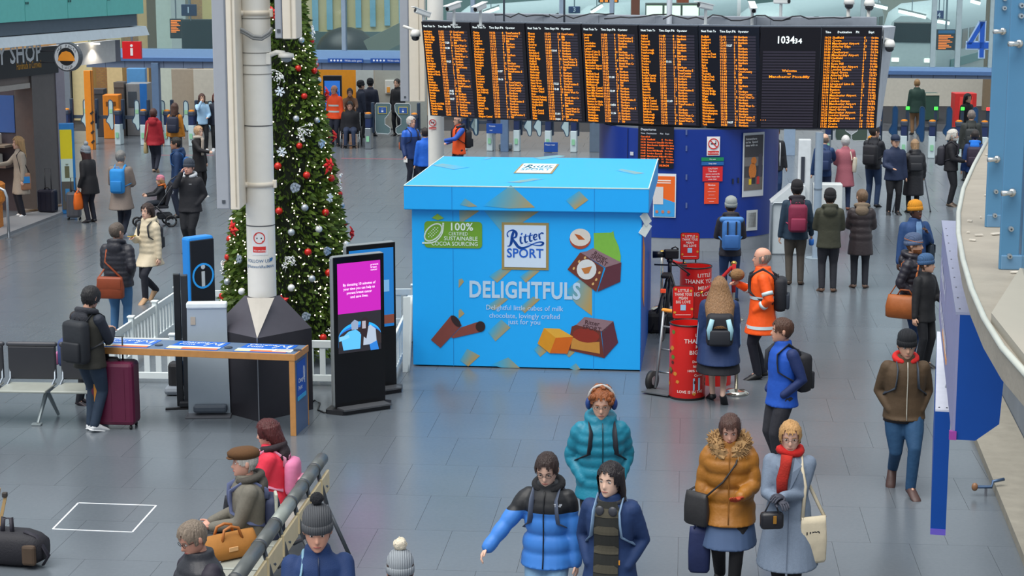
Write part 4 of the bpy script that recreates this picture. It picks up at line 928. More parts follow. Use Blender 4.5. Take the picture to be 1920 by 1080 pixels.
for s in(sp1+0.7,sp1+1.7):
 m=MB();m.lathe([(0.09,0),(0.09,0.03)],(s,-0.16,zf1-0.05),12);ob('downlight',m,mat('#fff4dc',0.4,emit=6.0),shop)
 l=bpy.data.lights.new('shop_downlight','SPOT');l.energy=22;l.color=(1,0.93,0.8);l.spot_size=R(110);l.shadow_soft_size=0.08
 lo_=bpy.data.objects.new('shop_downlight',l);COL.objects.link(lo_);lo_.parent=shop;lo_.location=(s,-0.20,zf1-0.08)
# opening: back wall, shelves, counter
sk('shop_back_wall',-3,sp0+0.1,0,zf0,-3.3,-3.2,'#5a5460',0.5);sk('shop_end_wall',sp0+0.02,sp0+0.1,0,zf0,-3.2,-0.38,'#4a4248',0.5);sk('blue_poster',sp0,sp0+0.02,1.75,zf0-0.45,-3.0,-0.42,'#3c5c98',0.4,var=0.05);sk('menu_board',-3,sp0,h(30,158)[1],zf0,-0.3,0.0,'#7a6e68',0.5);sk('menu_shelf',-2.5,sp0-0.05,h(30,168)[1],h(30,158)[1],-0.4,0.04,'#b0a8a0',0.4)
ct=sk('counter',-2.5,sp0-0.9,0.06,0.95,-2.2,-1.45,'#4a4038',0.5,bev=0.02)
sk('counter_glass',-2.5,sp0-1.0,0.95,1.12,-2.15,-1.5,'#8a5a2c',0.15);sk('end_shelf',sp0-0.4,sp0+0.02,1.45,1.5,-2.1,-0.45,'#8a7a6a',0.5);sk('end_shelf',sp0-0.4,sp0+0.02,1.0,1.05,-2.1,-0.45,'#6a5a52',0.5)
m=MB();m.box((0.3,1.75,1.55),(2.6,0.06,0.05));ob('heat_lamp',m,mat('#ff9a30',0.4,emit=7.0),shop)
l=bpy.data.lights.new('pasty_heat_lamp','AREA');l.shape='RECTANGLE';l.size=2.4;l.size_y=0.1;l.energy=45;l.color=(1,0.5,0.12);lo_=bpy.data.objects.new('pasty_heat_lamp',l);COL.objects.link(lo_);lo_.parent=shop;lo_.location=(0.3,1.75,1.5)
Ms=Matrix.Translation(S0)@Matrix.Rotation(syaw,4,'Z')
for i in range(9):
 t=thing('pasty','%s golden pasty along the lit shop counter, counted from the rail'%['first','second','third','fourth','fifth','sixth','seventh','eighth','ninth'][i],'pasty',Ms@Vector((0.0+i*0.24,1.6+0.12*(i%2),1.12)),syaw+0.3*i,'pasties on the counter')
 m=MB();m.lathe([(0.02,0.0),(0.075,0.01),(0.07,0.035),(0.02,0.05)],seg=10,sy=0.6);ob('crust',m,mat('#d8862c',0.5,bump=0.3),t,True);m=MB();m.tube([(-0.07,0,0.035),(0,0,0.055),(0.07,0,0.035)],0.01,5);ob('crimp',m,mat('#b8661c',0.5),t)
for i,(c,d_,z_)in enumerate((('#c8c0b4',0.8,1.5),('#3c62a0',1.2,1.5),('#b04030',1.6,1.5),('#e0dcd0',0.8,1.05),('#404850',1.2,1.05),('#c87838',1.6,1.05))):
 m=MB();p=Ms@Vector((sp0-0.2,d_,z_+0.12));m.box(p,(0.22,0.2,0.24),syaw,bev=0.02);t=tag(ob('goods_carton',m,mat(c,0.5)),'%s carton on the %s end shelf inside the pasty shop'%(['pale grey','blue','red','cream','charcoal','tan'][i],'upper' if z_>1.2 else 'lower'),'carton');m=MB();m.box(p+Vector((0,0,0.125)),(0.16,0.14,0.012),syaw);ob('carton_flap',m,mat('#d8d4cc',0.5),t)
# threshold slab
m=MB();a,b,c_,d_=G(-60,470),G(135,395),G(133,388),G(-60,425);m.add([a,b,c_,d_]+[q+Vector((0,0,0.05))for q in(a,b,c_,d_)],[(3,2,1,0),(4,5,6,7),(0,1,5,4),(1,2,6,5),(2,3,7,6),(3,0,4,7)]);struct(ob('trim_shop_step',m,mat('#86898e',0.5,var=0.1)))
# round projecting sign
PR=Plane(GY(125,107,40.3),Vector((1,-0.25,0)));t=thing('round_shop_sign','round projecting sign with an orange pasty on a black ring','sign',PR.o)
inv=Matrix.Translation(PR.o).inverted()
def rk(name,m,c,e=0):
 o=ob(name,m,mat(c,0.4,emit=e),t);o.matrix_parent_inverse=inv
m=MB();PR.disc(m,0,0,0.31,0.14,-0.14,32);rk('drum_case',m,'#4c5056');m=MB();PR.disc(m,0,0,0.28,0.01,0.0,32);rk('pale_face',m,'#c4c8cc');m=MB();PR.disc(m,0,0.01,0.19,0.01,0.006,28);rk('black_disc',m,'#1c1c1e')
m=MB();m.poly([(-0.2,-0.08),(0.2,-0.08),(0.17,0.02),(0.1,0.1),(0,0.13),(-0.1,0.1),(-0.17,0.02)],PR.o,PR.ux,PR.uy,0.01,0.012);rk('orange_pasty',m,'#e8922c')
m=MB()
for i,ch in enumerate('THE PASTY'):
 q=R(150-i*15);put(m,ch,0.09,PR.at(0.235*math.cos(q)-0.02,0.235*math.sin(q)-0.03),PR.ux,PR.uy,0.014)
for i,ch in enumerate('SHOP'):
 q=R(244+i*18);put(m,ch,0.09,PR.at(0.235*math.cos(q)-0.02,0.235*math.sin(q)-0.03),PR.ux,PR.uy,0.014)
rk('lettering',m,'#3a3e44');m=MB();m.beam(PR.at(-0.3,0.12),PR.at(-0.62,0.12),0.03,0.03);m.beam(PR.at(-0.3,-0.12),PR.at(-0.62,-0.12),0.03,0.03);rk('bracket',m,'#2c2c30')
# red i sign
PI_=Plane(GY(230,110,46.5),Vector((1,-0.12,0)));a1,b1=PI_.hit(263,78);t=thing('red_information_sign','red square sign with a white letter i above the gates','sign',PI_.o);inv=Matrix.Translation(PI_.o).inverted()
m=MB();PI_.rect(m,0,0,a1,b1,0.12,-0.12);rk('sign_box',m,'#e0141c');m=MB();PI_.rect(m,a1*0.44,b1*0.18,a1*0.58,b1*0.62,0.006,0.0);PI_.disc(m,a1*0.51,b1*0.76,a1*0.075,0.006,0.0,10);rk('letter_i',m,'#f4f0f0');m=MB();m.beam(PI_.at(a1*0.5,b1,-0.06),PI_.at(a1*0.5,b1+1.4,-0.06),0.05,0.05);rk('hanger',m,'#6a7482')
# yellow poster totem beside the pillar
p=G(131,401);t=thing('poster_totem','blue framed poster totem with a yellow advert beside the shop','poster stand',p,R(12));w,hh=0.32,2.0
m=MB();m.box((0,0.06,hh/2),(w,0.12,hh),bev=0.015);ob('case',m,mat('#2a7cc0',0.4),t)
for nm,z0_,z1_,c in(('yellow_poster',1.22,1.86,'#e6d41c'),('pale_picture',0.72,1.22,'#c8dcd4'),('dark_footer',0.1,0.72,'#5a5650')):
 m=MB();m.box((-0.02,-0.005,(z0_+z1_)/2),(w*0.8,0.012,z1_-z0_));ob(nm,m,mat(c,0.5,var=0.04),t)
m=MB();m.box((-0.02,-0.012,0.93),(0.1,0.008,0.26),bev=0.003);m.lathe([(0.03,0),(0.03,0.01)],(-0.02,-0.012,1.1),8);ob('printed_figure',m,mat('#6a6a4c',0.5),t);m=MB();m.box((-0.03,-0.012,0.42),(0.09,0.008,0.28),bev=0.003);ob('blue_mark',m,mat('#3c8cc8',0.5),t)
# steel hoop rail
p=G(14,448);t=thing('hoop_rail','polished steel hoop rail before the shop counter','rail',p);m=MB();m.tube([(0.03,0,0),(0.03,0,0.85),(-0.02,0.02,0.98),(-0.15,0.05,1.04),(-0.6,0.2,1.04)],0.03,8);ob('tube',m,mat('#b4b8bc',0.2,metal=0.8),t,True);m=MB();m.lathe([(0.07,0),(0.07,0.02)],(0.03,0,0),12);ob('base_flange',m,mat('#9a9ea4',0.3,metal=0.7),t)
m=MB();p=G(-10,430);m.lathe([(0.16,0),(0.24,0.1),(0.26,0.45),(0.2,0.5)],(p.x,p.y,0.5),14);m.box((p.x,p.y,0.25),(0.3,0.3,0.5));tag(ob('produce_tub',m,mat('#c87828',0.6,var=0.5,scale=22)),'orange and red patterned tub at the picture edge by the rail','tub')
# mezzanine edge close to the camera
sl_z=4.42
def gz(px,py,z):q=G(px,py,z);return q
edge=[gz(1852,262,sl_z),gz(1826,310,sl_z),gz(1806,355,sl_z),gz(1797,400,sl_z),gz(1797,440,sl_z),gz(1806,490,sl_z),gz(1822,545,sl_z),gz(1846,600,sl_z),gz(1880,655,sl_z),gz(1925,705,sl_z)]
pl=[(p.x,p.y)for p in edge]+[(edge[-1].x+0.7,edge[-1].y-0.5),(6.5,5.0),(8.0,14.5),(edge[0].x+0.6,edge[0].y+1.5)]
m=MB();pl2=pl[::-1];m.poly(pl2,(0,0,sl_z),(1,0,0),(0,1,0),-0.10);m.f=[f[::-1]for f in m.f];ledge=struct(ob('floor_mezzanine_ledge',m,mat('#979084',0.8,var=0.2,scale=6,bump=0.15,bscale=40)))
m=MB();q=[Vector((p.x,p.y,sl_z+0.004))for p in edge];m.tube(q,0.012,6);ob('edge_trim',m,mat('#b8bcb4',0.5),ledge,True)
rng=random.Random(9);m=MB()
for i in range(60):
 t_=rng.random();k=int(t_*8);e=edge[k].lerp(edge[k+1],rng.random());c=e+Vector((0.06+rng.random()*0.5,0.1*rng.random(),0.006));r_=0.006+rng.random()*0.016
 m.box(c,(r_*2.2,r_,0.006),rng.random()*3)
ob('debris',m,mat('#cfc8bc',0.7,var=0.5,scale=30),ledge,kind='stuff')
# steel posts with bolts
STB=mat('#4f83a8',0.45,var=0.05)
def near_post(px,pyb,label,w=0.085,bolts=(),arms=()):
 p=gz(px,pyb,sl_z);t=thing('balustrade_post',label,'post',p,R(-3),'steel balustrade posts');s=FPX/(p.y*math.cos(TH)+1.28*math.sin(TH))
 m=MB();m.box((0,0.04,0.75),(w,0.02,1.5),bev=0.004);ob('flat_bar',m,STB,t);m=MB();m.box((w*0.75,0.10,0.75),(w*0.25,0.14,1.5),bev=0.004);ob('rear_flange',m,mat('#5a86a8',0.4),t)
 m=MB();m.box((0.01,0.05,0.03),(w*1.1,0.05,0.06),bev=0.004);ob('foot_plate',m,mat('#648eb0',0.4),t)
 for by_ in bolts:z=(pyb-by_)/s;m=MB();m.tube([(0,0.028,z),(0,0.012,z)],[0.012,0.010],10);b=ob('bolt',m,mat('#b4bcc0',0.25,metal=0.7),t);m=MB();m.tube([(0,0.013,z),(0,0.009,z)],0.004,6);ob('bolt_socket',m,mat('#3a4048',0.4),b)
 for ay in arms:z=(pyb-ay)/s;m=MB();m.tube([(-0.012,-0.02,z),(-0.055,-0.03,z)],0.011,10);m.tube([(0.0,0.03,z),(-0.012,-0.02,z)],0.016,10);ob('glass_clamp',m,mat('#c4c8c8',0.2,metal=0.8),t,True)
near_post(1866,428,'steel blue balustrade post further along the beige ledge',0.082,(20,3,360,405),(62,298))
near_post(1894,508,'nearest steel blue balustrade post with silver bolts',0.078,(35,16,430,482),(85,360))
m=MB();a,b=gz(1915,520,sl_z),gz(1960,660,sl_z);m.add([a,b,b+Vector((0,0,1.3)),a+Vector((0,0,1.3))],[(0,1,2,3)]);struct(ob('window_20',m,glass('#9ec8d8',0.10)))
m=MB();a,b,c_=gz(1912,518,sl_z),gz(1858,605,sl_z),gz(1935,705,sl_z);d_=gz(1990,560,sl_z);m.add([a,b,c_,d_]+[q+Vector((0,0,0.035))for q in(a,b,c_,d_)],[(0,1,2,3),(7,6,5,4),(0,4,5,1),(1,5,6,2),(2,6,7,3),(3,7,4,0)]);tag(ob('cream_board',m,mat('#a09a8e',0.7,var=0.04)),'smooth cream board lying on the ledge under the posts','board')
# blue sign box under the ledge: long fascia with printed face
E0=GY(1800,590,9.0);fz1=E0.z;e1=G(1771,417,fz1);fd=Vector((e1.x-E0.x,e1.y-E0.y,0));FLn=fd.length;fyaw=math.atan2(fd.y,fd.x);s_px=FPX/(9.0*math.cos(TH)+(CAMZ-3.6)*math.sin(TH))
t=thing('fascia_sign','long blue end-capped sign box with silver top below the ledge','sign',(E0.x,E0.y,fz1-0.65),fyaw)
hgt=240/s_px;prof=[(0,0),(-38/s_px,0),(-80/s_px,34/s_px),(-86/s_px,150/s_px),(-46/s_px,hgt),(0,hgt)];zb0=0.65-hgt
m=MB();m.loft([[Vector((x,-p[0]*-1,zb0+p[1]))for p in prof]for x in(0,FLn)]);m.f=[f[::-1]for f in m.f];ob('box_case',m,mat('#0b489c',0.5,var=0.06,spec=0.25),t)
m=MB();m.box((FLn/2,0.006,zb0+hgt/2),(FLn,0.012,hgt));ob('printed_face',m,mat('#8e8fb4',0.4,var=0.1),t)
m=MB()
for i,s in enumerate(['Platforms 1 - 4','Tickets and information']):put(m,s,0.16,(FLn*0.9,0.014,0.36-i*0.22),(-1,0,0),(0,0,1),0.003,bold=0.01)
ob('lettering',m,mat('#f0f0f4',0.5,var=0),t);m=MB();m.box((FLn*0.55,0.014,0.12),(0.9,0.004,0.03));ob('orange_stripe',m,mat('#e89a3c',0.5),t)
m=MB();m.box((FLn/2,-0.06,zb0+hgt+0.006),(FLn,0.16,0.014));fl=ob('silver_top',m,mat('#9a9eb8',0.45,metal=0.2),t)
for i in range(10):m=MB();m.lathe([(0.006,0),(0.004,0.004)],(0.08+i*FLn/10.5,0.0,zb0+hgt+0.013),6);ob('rivet',m,mat('#5a5e68',0.4),fl)
m=MB();m.box((0.004,0.01,zb0+0.022),(0.03,0.035,0.044));ob('purple_corner',m,mat('#a03c9c',0.4),t)
m=MB();m.box((FLn*0.3,-0.17,0.30),(0.06,0.1,0.9));m.box((FLn*0.8,-0.17,0.30),(0.06,0.1,0.9));ob('hanger',m,mat('#5a6068',0.4),t)
# second, narrow hanging sign
N0=GY(1768,772,11.0);nz1=N0.z;n1=G(1769,625,nz1);nd=Vector((n1.x-N0.x,n1.y-N0.y,0));NL=nd.length;nyaw=math.atan2(nd.y,nd.x);s_n=FPX/(11.0*math.cos(TH)+(CAMZ-2.5)*math.sin(TH));nh=238/s_n;nw=28/s_n
t=thing('hanging_sign','narrow tall blue hanging sign with white top and purple foot','sign',(N0.x,N0.y,nz1-nh),nyaw)
m=MB();m.box((NL/2,0,nh/2),(NL,nw,nh));ob('panel',m,mat('#0b489c',0.5,var=0.06,spec=0.25),t);m=MB();m.box((NL/2,0,nh+0.006),(NL,nw,0.012));ob('white_top',m,mat('#d4d6e4',0.4),t);m=MB();m.box((-0.002,0,0.018),(0.012,nw,0.036));ob('purple_foot',m,mat('#6a58c4',0.4),t)
for sd_ in(-1,1):m=MB();m.lathe([(0.007,0),(0.005,0.005)],(0.05,sd_*nw*0.25,nh+0.012),6);ob('screw',m,mat('#3a3e48',0.4),t)
for k in(0.25,0.8):m=MB();m.cyl((NL*k,-nw*0.2,nh),(NL*k+0.1,-0.4,nh+1.3),0.012,seg=6);ob('suspension_rod',m,mat('#8a909a',0.4),t)
# concrete base wall on the concourse floor at the side
b0_,b1_2=G(1826,828),G(1935,1100);dirb=(b1_2-b0_).normalized();nbx=Vector((-dirb.y,dirb.x,0));nbx=nbx if nbx.x>0 else-nbx
m=MB();q=[b0_+dirb*-3.5,b1_2+dirb*2];m.add([q[0],q[1],q[1]+nbx*0.55,q[0]+nbx*0.55]+[p+Vector((0,0,0.10))for p in(q[0],q[1],q[1]+nbx*0.55,q[0]+nbx*0.55)],[(0,1,2,3),(7,6,5,4),(0,4,5,1),(1,5,6,2),(2,6,7,3),(3,7,4,0)]);struct(ob('trim_plinth',m,mat('#8f8a7e',0.75,var=0.25,scale=5,bump=0.2,bscale=30)))
m=MB();q0,q1=q[0]+nbx*0.56,q[1]+nbx*0.56;m.add([q0,q1,q1+nbx*0.3,q0+nbx*0.3]+[p+Vector((0,0,3.4))for p in(q0,q1,q1+nbx*0.3,q0+nbx*0.3)],[(0,1,2,3),(7,6,5,4),(0,4,5,1),(1,5,6,2),(2,6,7,3),(3,7,4,0)]);struct(ob('wall_right',m,mat('#77808a',0.6,var=0.2,scale=2)))
p=G(1848,930);t=thing('pipe_bracket','small steel pipe tap sticking out above the floor','bracket',(p.x,p.y,0));m=MB();m.tube([(-0.12,0,0.10),(0.06,0,0.10),(0.07,0,0.16),(0.2,0.05,0.17)],0.018,8);ob('bent_pipe',m,mat('#4c6484',0.35,metal=0.4),t,True);m=MB();m.ell((-0.12,0,0.1),(0.035,0.03,0.045));ob('valve_knob',m,mat('#8a6448',0.4),t,True);m=MB();m.cyl((0.0,0,0),(0.0,0,0.1),0.014,seg=6);ob('stem',m,mat('#6a6e76',0.4),t)
# tall display cases seen edge-on, fixed to columns
CREAM=mat('#e6dccb',0.45,var=0.05);SIDEG=mat('#a6aab2',0.4,var=0.05);WHITEC=mat('#e9e6de',0.42,var=0.05)
def tall_case(px0,pxm,px1,pyb,y,ztop,label,thick_in_depth=0.9):
 """flat display seen nearly from its edge: grey face from px0 to pxm, warm-lit edge, painted cream, from pxm to px1"""
 p=GY(px0,pyb,y);a=GY(pxm,pyb,y);b=GY(px1,pyb,y)
 t=thing('banner_display',label,'display',(p.x,p.y,p.z));h=ztop-p.z;w1=a.x-p.x;w2=b.x-a.x
 m=MB();m.box((w1/2,0.06,h/2),(w1,0.12,h),bev=0.01);ob('grey_flank',m,SIDEG,t)
 m=MB();m.box((w1+w2/2,0.3,h/2-0.005),(w2,0.62,h+0.01),bev=0.012);ob('warm_lit_case',m,CREAM,t)  # low warm light on this side is put into the cream colour
 m=MB();m.box((w1*0.9,-0.004,h/2),(0.012,0.012,h));ob('edge_bead',m,mat('#7c828c',0.4),t)
 m=MB();m.box((w1*0.5,-0.004,0.09),(0.04,0.012,0.04));ob('lock_plate',m,mat('#4a5058',0.4),t)
 m=MB();m.box((w1+w2*0.62,-0.012,h/2),(0.012,0.02,h*0.98));ob('door_seam',m,mat('#b8ae9c',0.5),t)
 return t,p
t1,tp1=tall_case(407,433,450,392,22.3,6.2,'tall white display case edge-on beside the main column, hanging lowest')
t2,tp2=tall_case(516,530,556,72,22.6,6.2,'short visible display case edge-on at the top, in front of the tree')
t3,tp3=tall_case(751,768,797,190,39.6,6.4,'tall grey display case edge-on beside the first departure board')
# main column
CB=G(484,786);cc=Vector((GY(493,600,22.95).x,22.95,0))
t=thing('support_column','white round steel column on a dark faceted base before the tree','column',cc)
m=MB();m.lathe([(0.178,1.25),(0.178,6.4)],seg=28);autosmooth(ob('shaft',m,WHITEC,t))
def cz(py):return GY(490,py,22.75).z
for py in(35,100,123,140,237,345,425,560):
 m=MB();z=cz(py);m.lathe([(0.181,z-0.006),(0.181,z+0.006)],seg=28);ob('joint_ring',m,mat('#4a4a4c' if py in(425,560,237)else '#8c8a84',0.5),t)
for py in(25,348):
 z=cz(py);m=MB();m.lathe([(0.19,z-0.03),(0.19,z+0.03)],seg=28);ob('clamp_band',m,CREAM,t,True);m=MB();m.cyl((-0.1,-0.1,z),(-0.42,-0.2,z+0.0),0.035,seg=10);ob('clamp_arm',m,CREAM,t,True);m=MB();m.box((0.19,-0.03,z),(0.05,0.06,0.1),bev=0.01);ob('clamp_bolt_block',m,CREAM,t)
m=MB();z=cz(58);m.tube([(-0.36,-0.2,z+0.05),(-0.24,-0.22,z+0.045),(-0.12,-0.24,z+0.01),(0.0,-0.25,z-0.06),(0.1,-0.25,z-0.07),(0.18,-0.22,z-0.02),(0.22,-0.2,z+0.04)],0.022,8);m.tube([(-0.36,-0.2,z+0.03),(-0.24,-0.22,z+0.02),(-0.12,-0.24,z-0.02),(0.0,-0.25,z-0.09),(0.1,-0.25,z-0.1),(0.18,-0.22,z-0.05),(0.22,-0.2,z+0.0)],0.018,8);ob('cable',m,mat('#8a8c8c',0.5),t,True)
m=MB();m.box((-0.28,-0.2,cz(88)),(0.16,0.14,0.24),bev=0.01);ob('junction_box',m,mat('#d8c8b4',0.5),t)
# dark faceted base, corner to the viewer
hb=1.05;rb=0.62;ang=R(2);pts=[Vector((math.cos(ang+R(a))*rb,math.sin(ang+R(a))*rb,0))for a in(-90,0,90,180)]
offc=Vector((CB.x-cc.x,0,0))*0.6;pts=[p+offc for p in pts]
m=MB();m.loft([[p+Vector((0,0,z))for p in pts]for z in(0.0,hb)]);ob('base_box',m,mat('#3c3a40',0.3,var=0.1,metal=0.3),t)
topr=[Vector((math.cos(ang+R(a))*0.22,math.sin(ang+R(a))*0.22,hb+0.42))for a in(-90,0,90,180)]
for k in range(4):
 a,b=pts[k]+Vector((0,0,hb)),pts[(k+1)%4]+Vector((0,0,hb));c_,d_=topr[(k+1)%4],topr[k]
 m=MB();m.add([a,b,c_,d_],[(0,1,2,3)]);ob('sloped_facet',m,mat('#55525a',0.35,var=0.1,metal=0.3),t)
for sx in(-1,1):
 m=MB();a=pts[0]+Vector((0,0,hb));m.add([a+Vector((0,-0.004,0)),topr[0]+Vector((sx*0.17,0.0,0.012)),topr[0]+Vector((0,-0.02,0.01))],[(0,1,2)if sx>0 else(0,2,1)]);ob('cream_fold',m,mat('#a8a298',0.4),t)
m=MB();m.beam(pts[0]+Vector((0,-0.003,0)),pts[0]+Vector((0,-0.003,hb)),0.012,0.012);ob('corner_bead',m,mat('#8a8c92',0.3,metal=0.5),t)
# signs on the shaft (bent round it)
def wrapsign(px0,py0,px1,py1,c,name,rr=0.1815):
 a0=math.asin(max(-1,min(1,(GY(px0,py0,22.77).x-cc.x)/0.18)));a1=math.asin(max(-1,min(1,(GY(px1,py0,22.77).x-cc.x)/0.18)));z0,z1=cz(py1),cz(py0);n=8;vs=[];fs=[]
 for i in range(n+1):
  q=a0+(a1-a0)*i/n;vs+=[Vector((math.sin(q)*rr,-math.cos(q)*rr,z0)),Vector((math.sin(q)*rr,-math.cos(q)*rr,z1))]
  if i:k=2*i;fs.append((k-2,k,k+1,k-1))
 m=MB();m.add(vs,fs);return ob(name,m,mat(c,0.5,var=0.02),t)
wrapsign(471,432,501,479,'#e8e8e8','sign_plate');wrapsign(474,463,498,474,'#d8322c','caption_bar',0.1825)
def wraptext(txt,size,px,py,c,name,bold=0.0,extra=None):
 m=MB();vs,fs=letters(txt,size,bold=bold)if txt else extra;x0=GY(px,py,22.77).x-cc.x;z0=cz(py);q0=math.asin(max(-0.95,min(0.95,x0/0.18)))
 m.add([Vector((math.sin(q0+v[0]/0.183)*0.1835,-math.cos(q0+v[0]/0.183)*0.1835,z0+v[1]))for v in vs],fs);return ob(name,m,mat(c,0.5,var=0),t)
wraptext('No smoking',0.03,476,472,'#f4e8e8','lettering',0.01);wraptext('FOLLOW US',0.055,464,493,'#5a7a9c','lettering',0.01);wraptext('@NetworkRailMAN',0.048,462,503,'#5a7a9c','lettering',0.01)
ringv,ringf=[],[]
for i in range(20):
 q0,q1=2*math.pi*i/20,2*math.pi*(i+1)/20;o_=len(ringv);ringv+=[(0.062*math.cos(q0),0.062*math.sin(q0)),(0.075*math.cos(q0),0.075*math.sin(q0)),(0.075*math.cos(q1),0.075*math.sin(q1)),(0.062*math.cos(q1),0.062*math.sin(q1))];ringf.append((o_,o_+1,o_+2,o_+3))
o_=len(ringv);ringv+=[(-0.05,0.04),(-0.04,0.05),(0.05,-0.04),(0.04,-0.05)];ringf.append((o_,o_+3,o_+2,o_+1))
wraptext('',1,486,447,'#d8322c','prohibition_ring',extra=(ringv,ringf));wraptext('',1,486,447,'#2a2a30','cigarette_mark',extra=([(-0.035,-0.012),(0.035,-0.012),(0.035,0.006),(-0.035,0.006)],[(0,1,2,3)]))
bird=[(-0.032,-0.02),(-0.012,-0.026),(0.014,-0.018),(0.026,0.004),(0.034,0.018),(0.022,0.016),(0.008,0.026),(-0.004,0.014),(-0.026,0.024),(-0.022,0.004),(-0.018,-0.008)]
wraptext('',1,507,488,'#2c6ea8','bird_emblem',extra=(bird,[tuple(range(len(bird)))]))
# dome camera on the column
z=cz(108);m=MB();m.tube([(0.16,-0.08,z+0.02),(0.26,-0.12,z+0.06),(0.36,-0.15,z+0.05)],0.03,8);m.box((0.155,-0.09,z-0.02),(0.06,0.06,0.14),bev=0.01)
t=thing('dome_camera','white dome camera on a short arm fixed to the main column','camera',cc);ob('bracket',m,WHITEC,t);m=MB();m.lathe([(0.03,0.06),(0.09,0.045),(0.10,0.0)],(0.38,-0.15,z),16);ob('dome_cap',m,WHITEC,t,True);m=MB();m.lathe([(0.07,0),(0.06,-0.04),(0.02,-0.06)],(0.38,-0.15,z),14);ob('dark_bubble',m,mat('#8a949c',0.15),t,True)
# thinner column behind the big box
px_,yy=818,39.2;p=GY(px_,300,yy);t=thing('support_column','slimmer white column with a no smoking sign behind the blue box','column',(p.x,yy,0));rr=15*39.2/3500
m=MB();m.lathe([(rr,0),(rr,6.5)],seg=24);autosmooth(ob('shaft',m,WHITEC,t));P=Plane((p.x,yy-rr-0.003,0),(1,0,0));m=MB()
a,b=P.hit(811,230);pre=set(t.children);no_smoking(P,t,a,b,0.075)
for c_ in set(t.children)-pre:c_.matrix_parent_inverse=Matrix.Translation(t.location).inverted()
# blue-grey lamp column right of the drum
p=G(1530,484);t=thing('support_column','slim grey column standing beside the queue right of the blue kiosk','column',p);m=MB();m.lathe([(0.075,0),(0.075,2.38)],seg=16);autosmooth(ob('shaft',m,mat('#93a4b4',0.35),t));m=MB();m.lathe([(0.2,0),(0.2,0.012)],seg=20);ob('floor_collar',m,mat('#8a98a2',0.4),t);m=MB();m.lathe([(0.08,1.3),(0.08,1.33)],seg=16);ob('joint_ring',m,mat('#6a7884',0.4),t)
# help point / luggage gate right of the drum
p=G(1475,478);t=thing('help_point','white angular help desk with steel edged panel beside the kiosk','desk',(p.x,p.y,0),R(-4))
m=MB();m.box((0.0,0.25,0.5),(0.62,0.5,1.0),bev=0.03);ob('body',m,mat('#b8c0c4',0.4),t);m=MB();m.loft([[Vector((x,y_,z_))for x,z_ in((-0.32,1.0),(0.32,1.0),(0.32,1.32),(0.05,1.32))]for y_ in(0.0,0.5)]);ob('sloped_top',m,mat('#d0d6d8',0.4),t)
m=MB();m.tube([(-0.3,-0.02,0.0),(-0.3,-0.02,0.95),(-0.26,-0.02,1.0),(0.28,-0.02,1.0)],0.02,8);ob('steel_edge',m,GSTEEL,t,True);m=MB();m.box((0.3,0.2,1.55),(0.24,0.14,1.3),bev=0.02);ob('pillar_panel',m,mat('#dfe4e6',0.4),t);m=MB();m.box((0.27,0.12,1.62),(0.07,0.03,0.5));ob('dark_slot',m,mat('#3a3e48',0.4),t);m=MB();m.box((0.75,0.2,1.05),(0.55,0.3,0.62),bev=0.02);ob('side_screen',m,mat('#dadedc',0.4),t)
# christmas tree
TC=Vector((GY(545,640,26.3).x,26.3,0));TH_,TR=6.35,1.03
tree=thing('christmas_tree','tall green decorated christmas tree with white lights inside the picket fence','tree',TC)
def cone_r(z):return TR*max(0.0,(TH_-z)/(TH_-0.15))**0.93
m=MB();m.lathe([(0.10,0),(0.10,0.5)],seg=10);ob('trunk',m,mat('#3a2c20',0.8),tree)
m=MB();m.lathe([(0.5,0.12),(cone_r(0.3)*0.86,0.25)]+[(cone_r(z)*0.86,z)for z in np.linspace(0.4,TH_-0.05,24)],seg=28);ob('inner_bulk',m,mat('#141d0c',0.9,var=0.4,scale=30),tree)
rng=random.Random(21);m=MB();nrm=0
for i in range(15000):
 z=TH_-(TH_-0.12)*math.sqrt(rng.random())if rng.random()<0.85 else 0.12+rng.random()*5
 q=rng.random()*2*math.pi
 if math.sin(q)>0.45:continue
 r0=cone_r(z)*(0.80+0.22*rng.random());d=Vector((math.cos(q),math.sin(q),-0.15-0.5*rng.random())).normalized();side=Vector((-math.sin(q),math.cos(q),0));b=Vector((math.cos(q)*r0,math.sin(q)*r0,z))
 d=(d+side*(rng.random()-0.5)*1.4+Vector((0,0,(rng.random()-0.35)*0.9))).normalized();L_=0.06+0.07*rng.random();w_=0.012+0.012*rng.random();nrm_=(side+Vector((0,0,rng.random()-0.5))).normalized();g=0.5+rng.random()
 m.cur=tuple(np.array(col('#4c6a2a'))*g*np.array([1+0.3*rng.random(),1,0.8,1]));up_=d.cross(nrm_).normalized()*w_;m.add([b-up_,b+d*L_*0.6-up_*1.2+Vector((0,0,0.004)),b+d*L_,b+d*L_*0.6+up_*1.2-Vector((0,0,0.004)),b+up_],[(0,1,2,3,4)])
ob('foliage',m,mat('#3f5a22',0.6,attr='print'),tree,kind='stuff')
m=MB()
for i in range(750):
 z=TH_-(TH_-0.2)*math.sqrt(rng.random());q=R(-200+220*rng.random());r0=cone_r(z)*(0.99+0.05*rng.random())+0.01;m.ell((math.cos(q)*r0,math.sin(q)*r0,z),(0.0095,0.0095,0.0095),5,4)
ob('fairy_lights',m,mat('#fff4d8',0.4,emit=3.5),tree,kind='stuff')
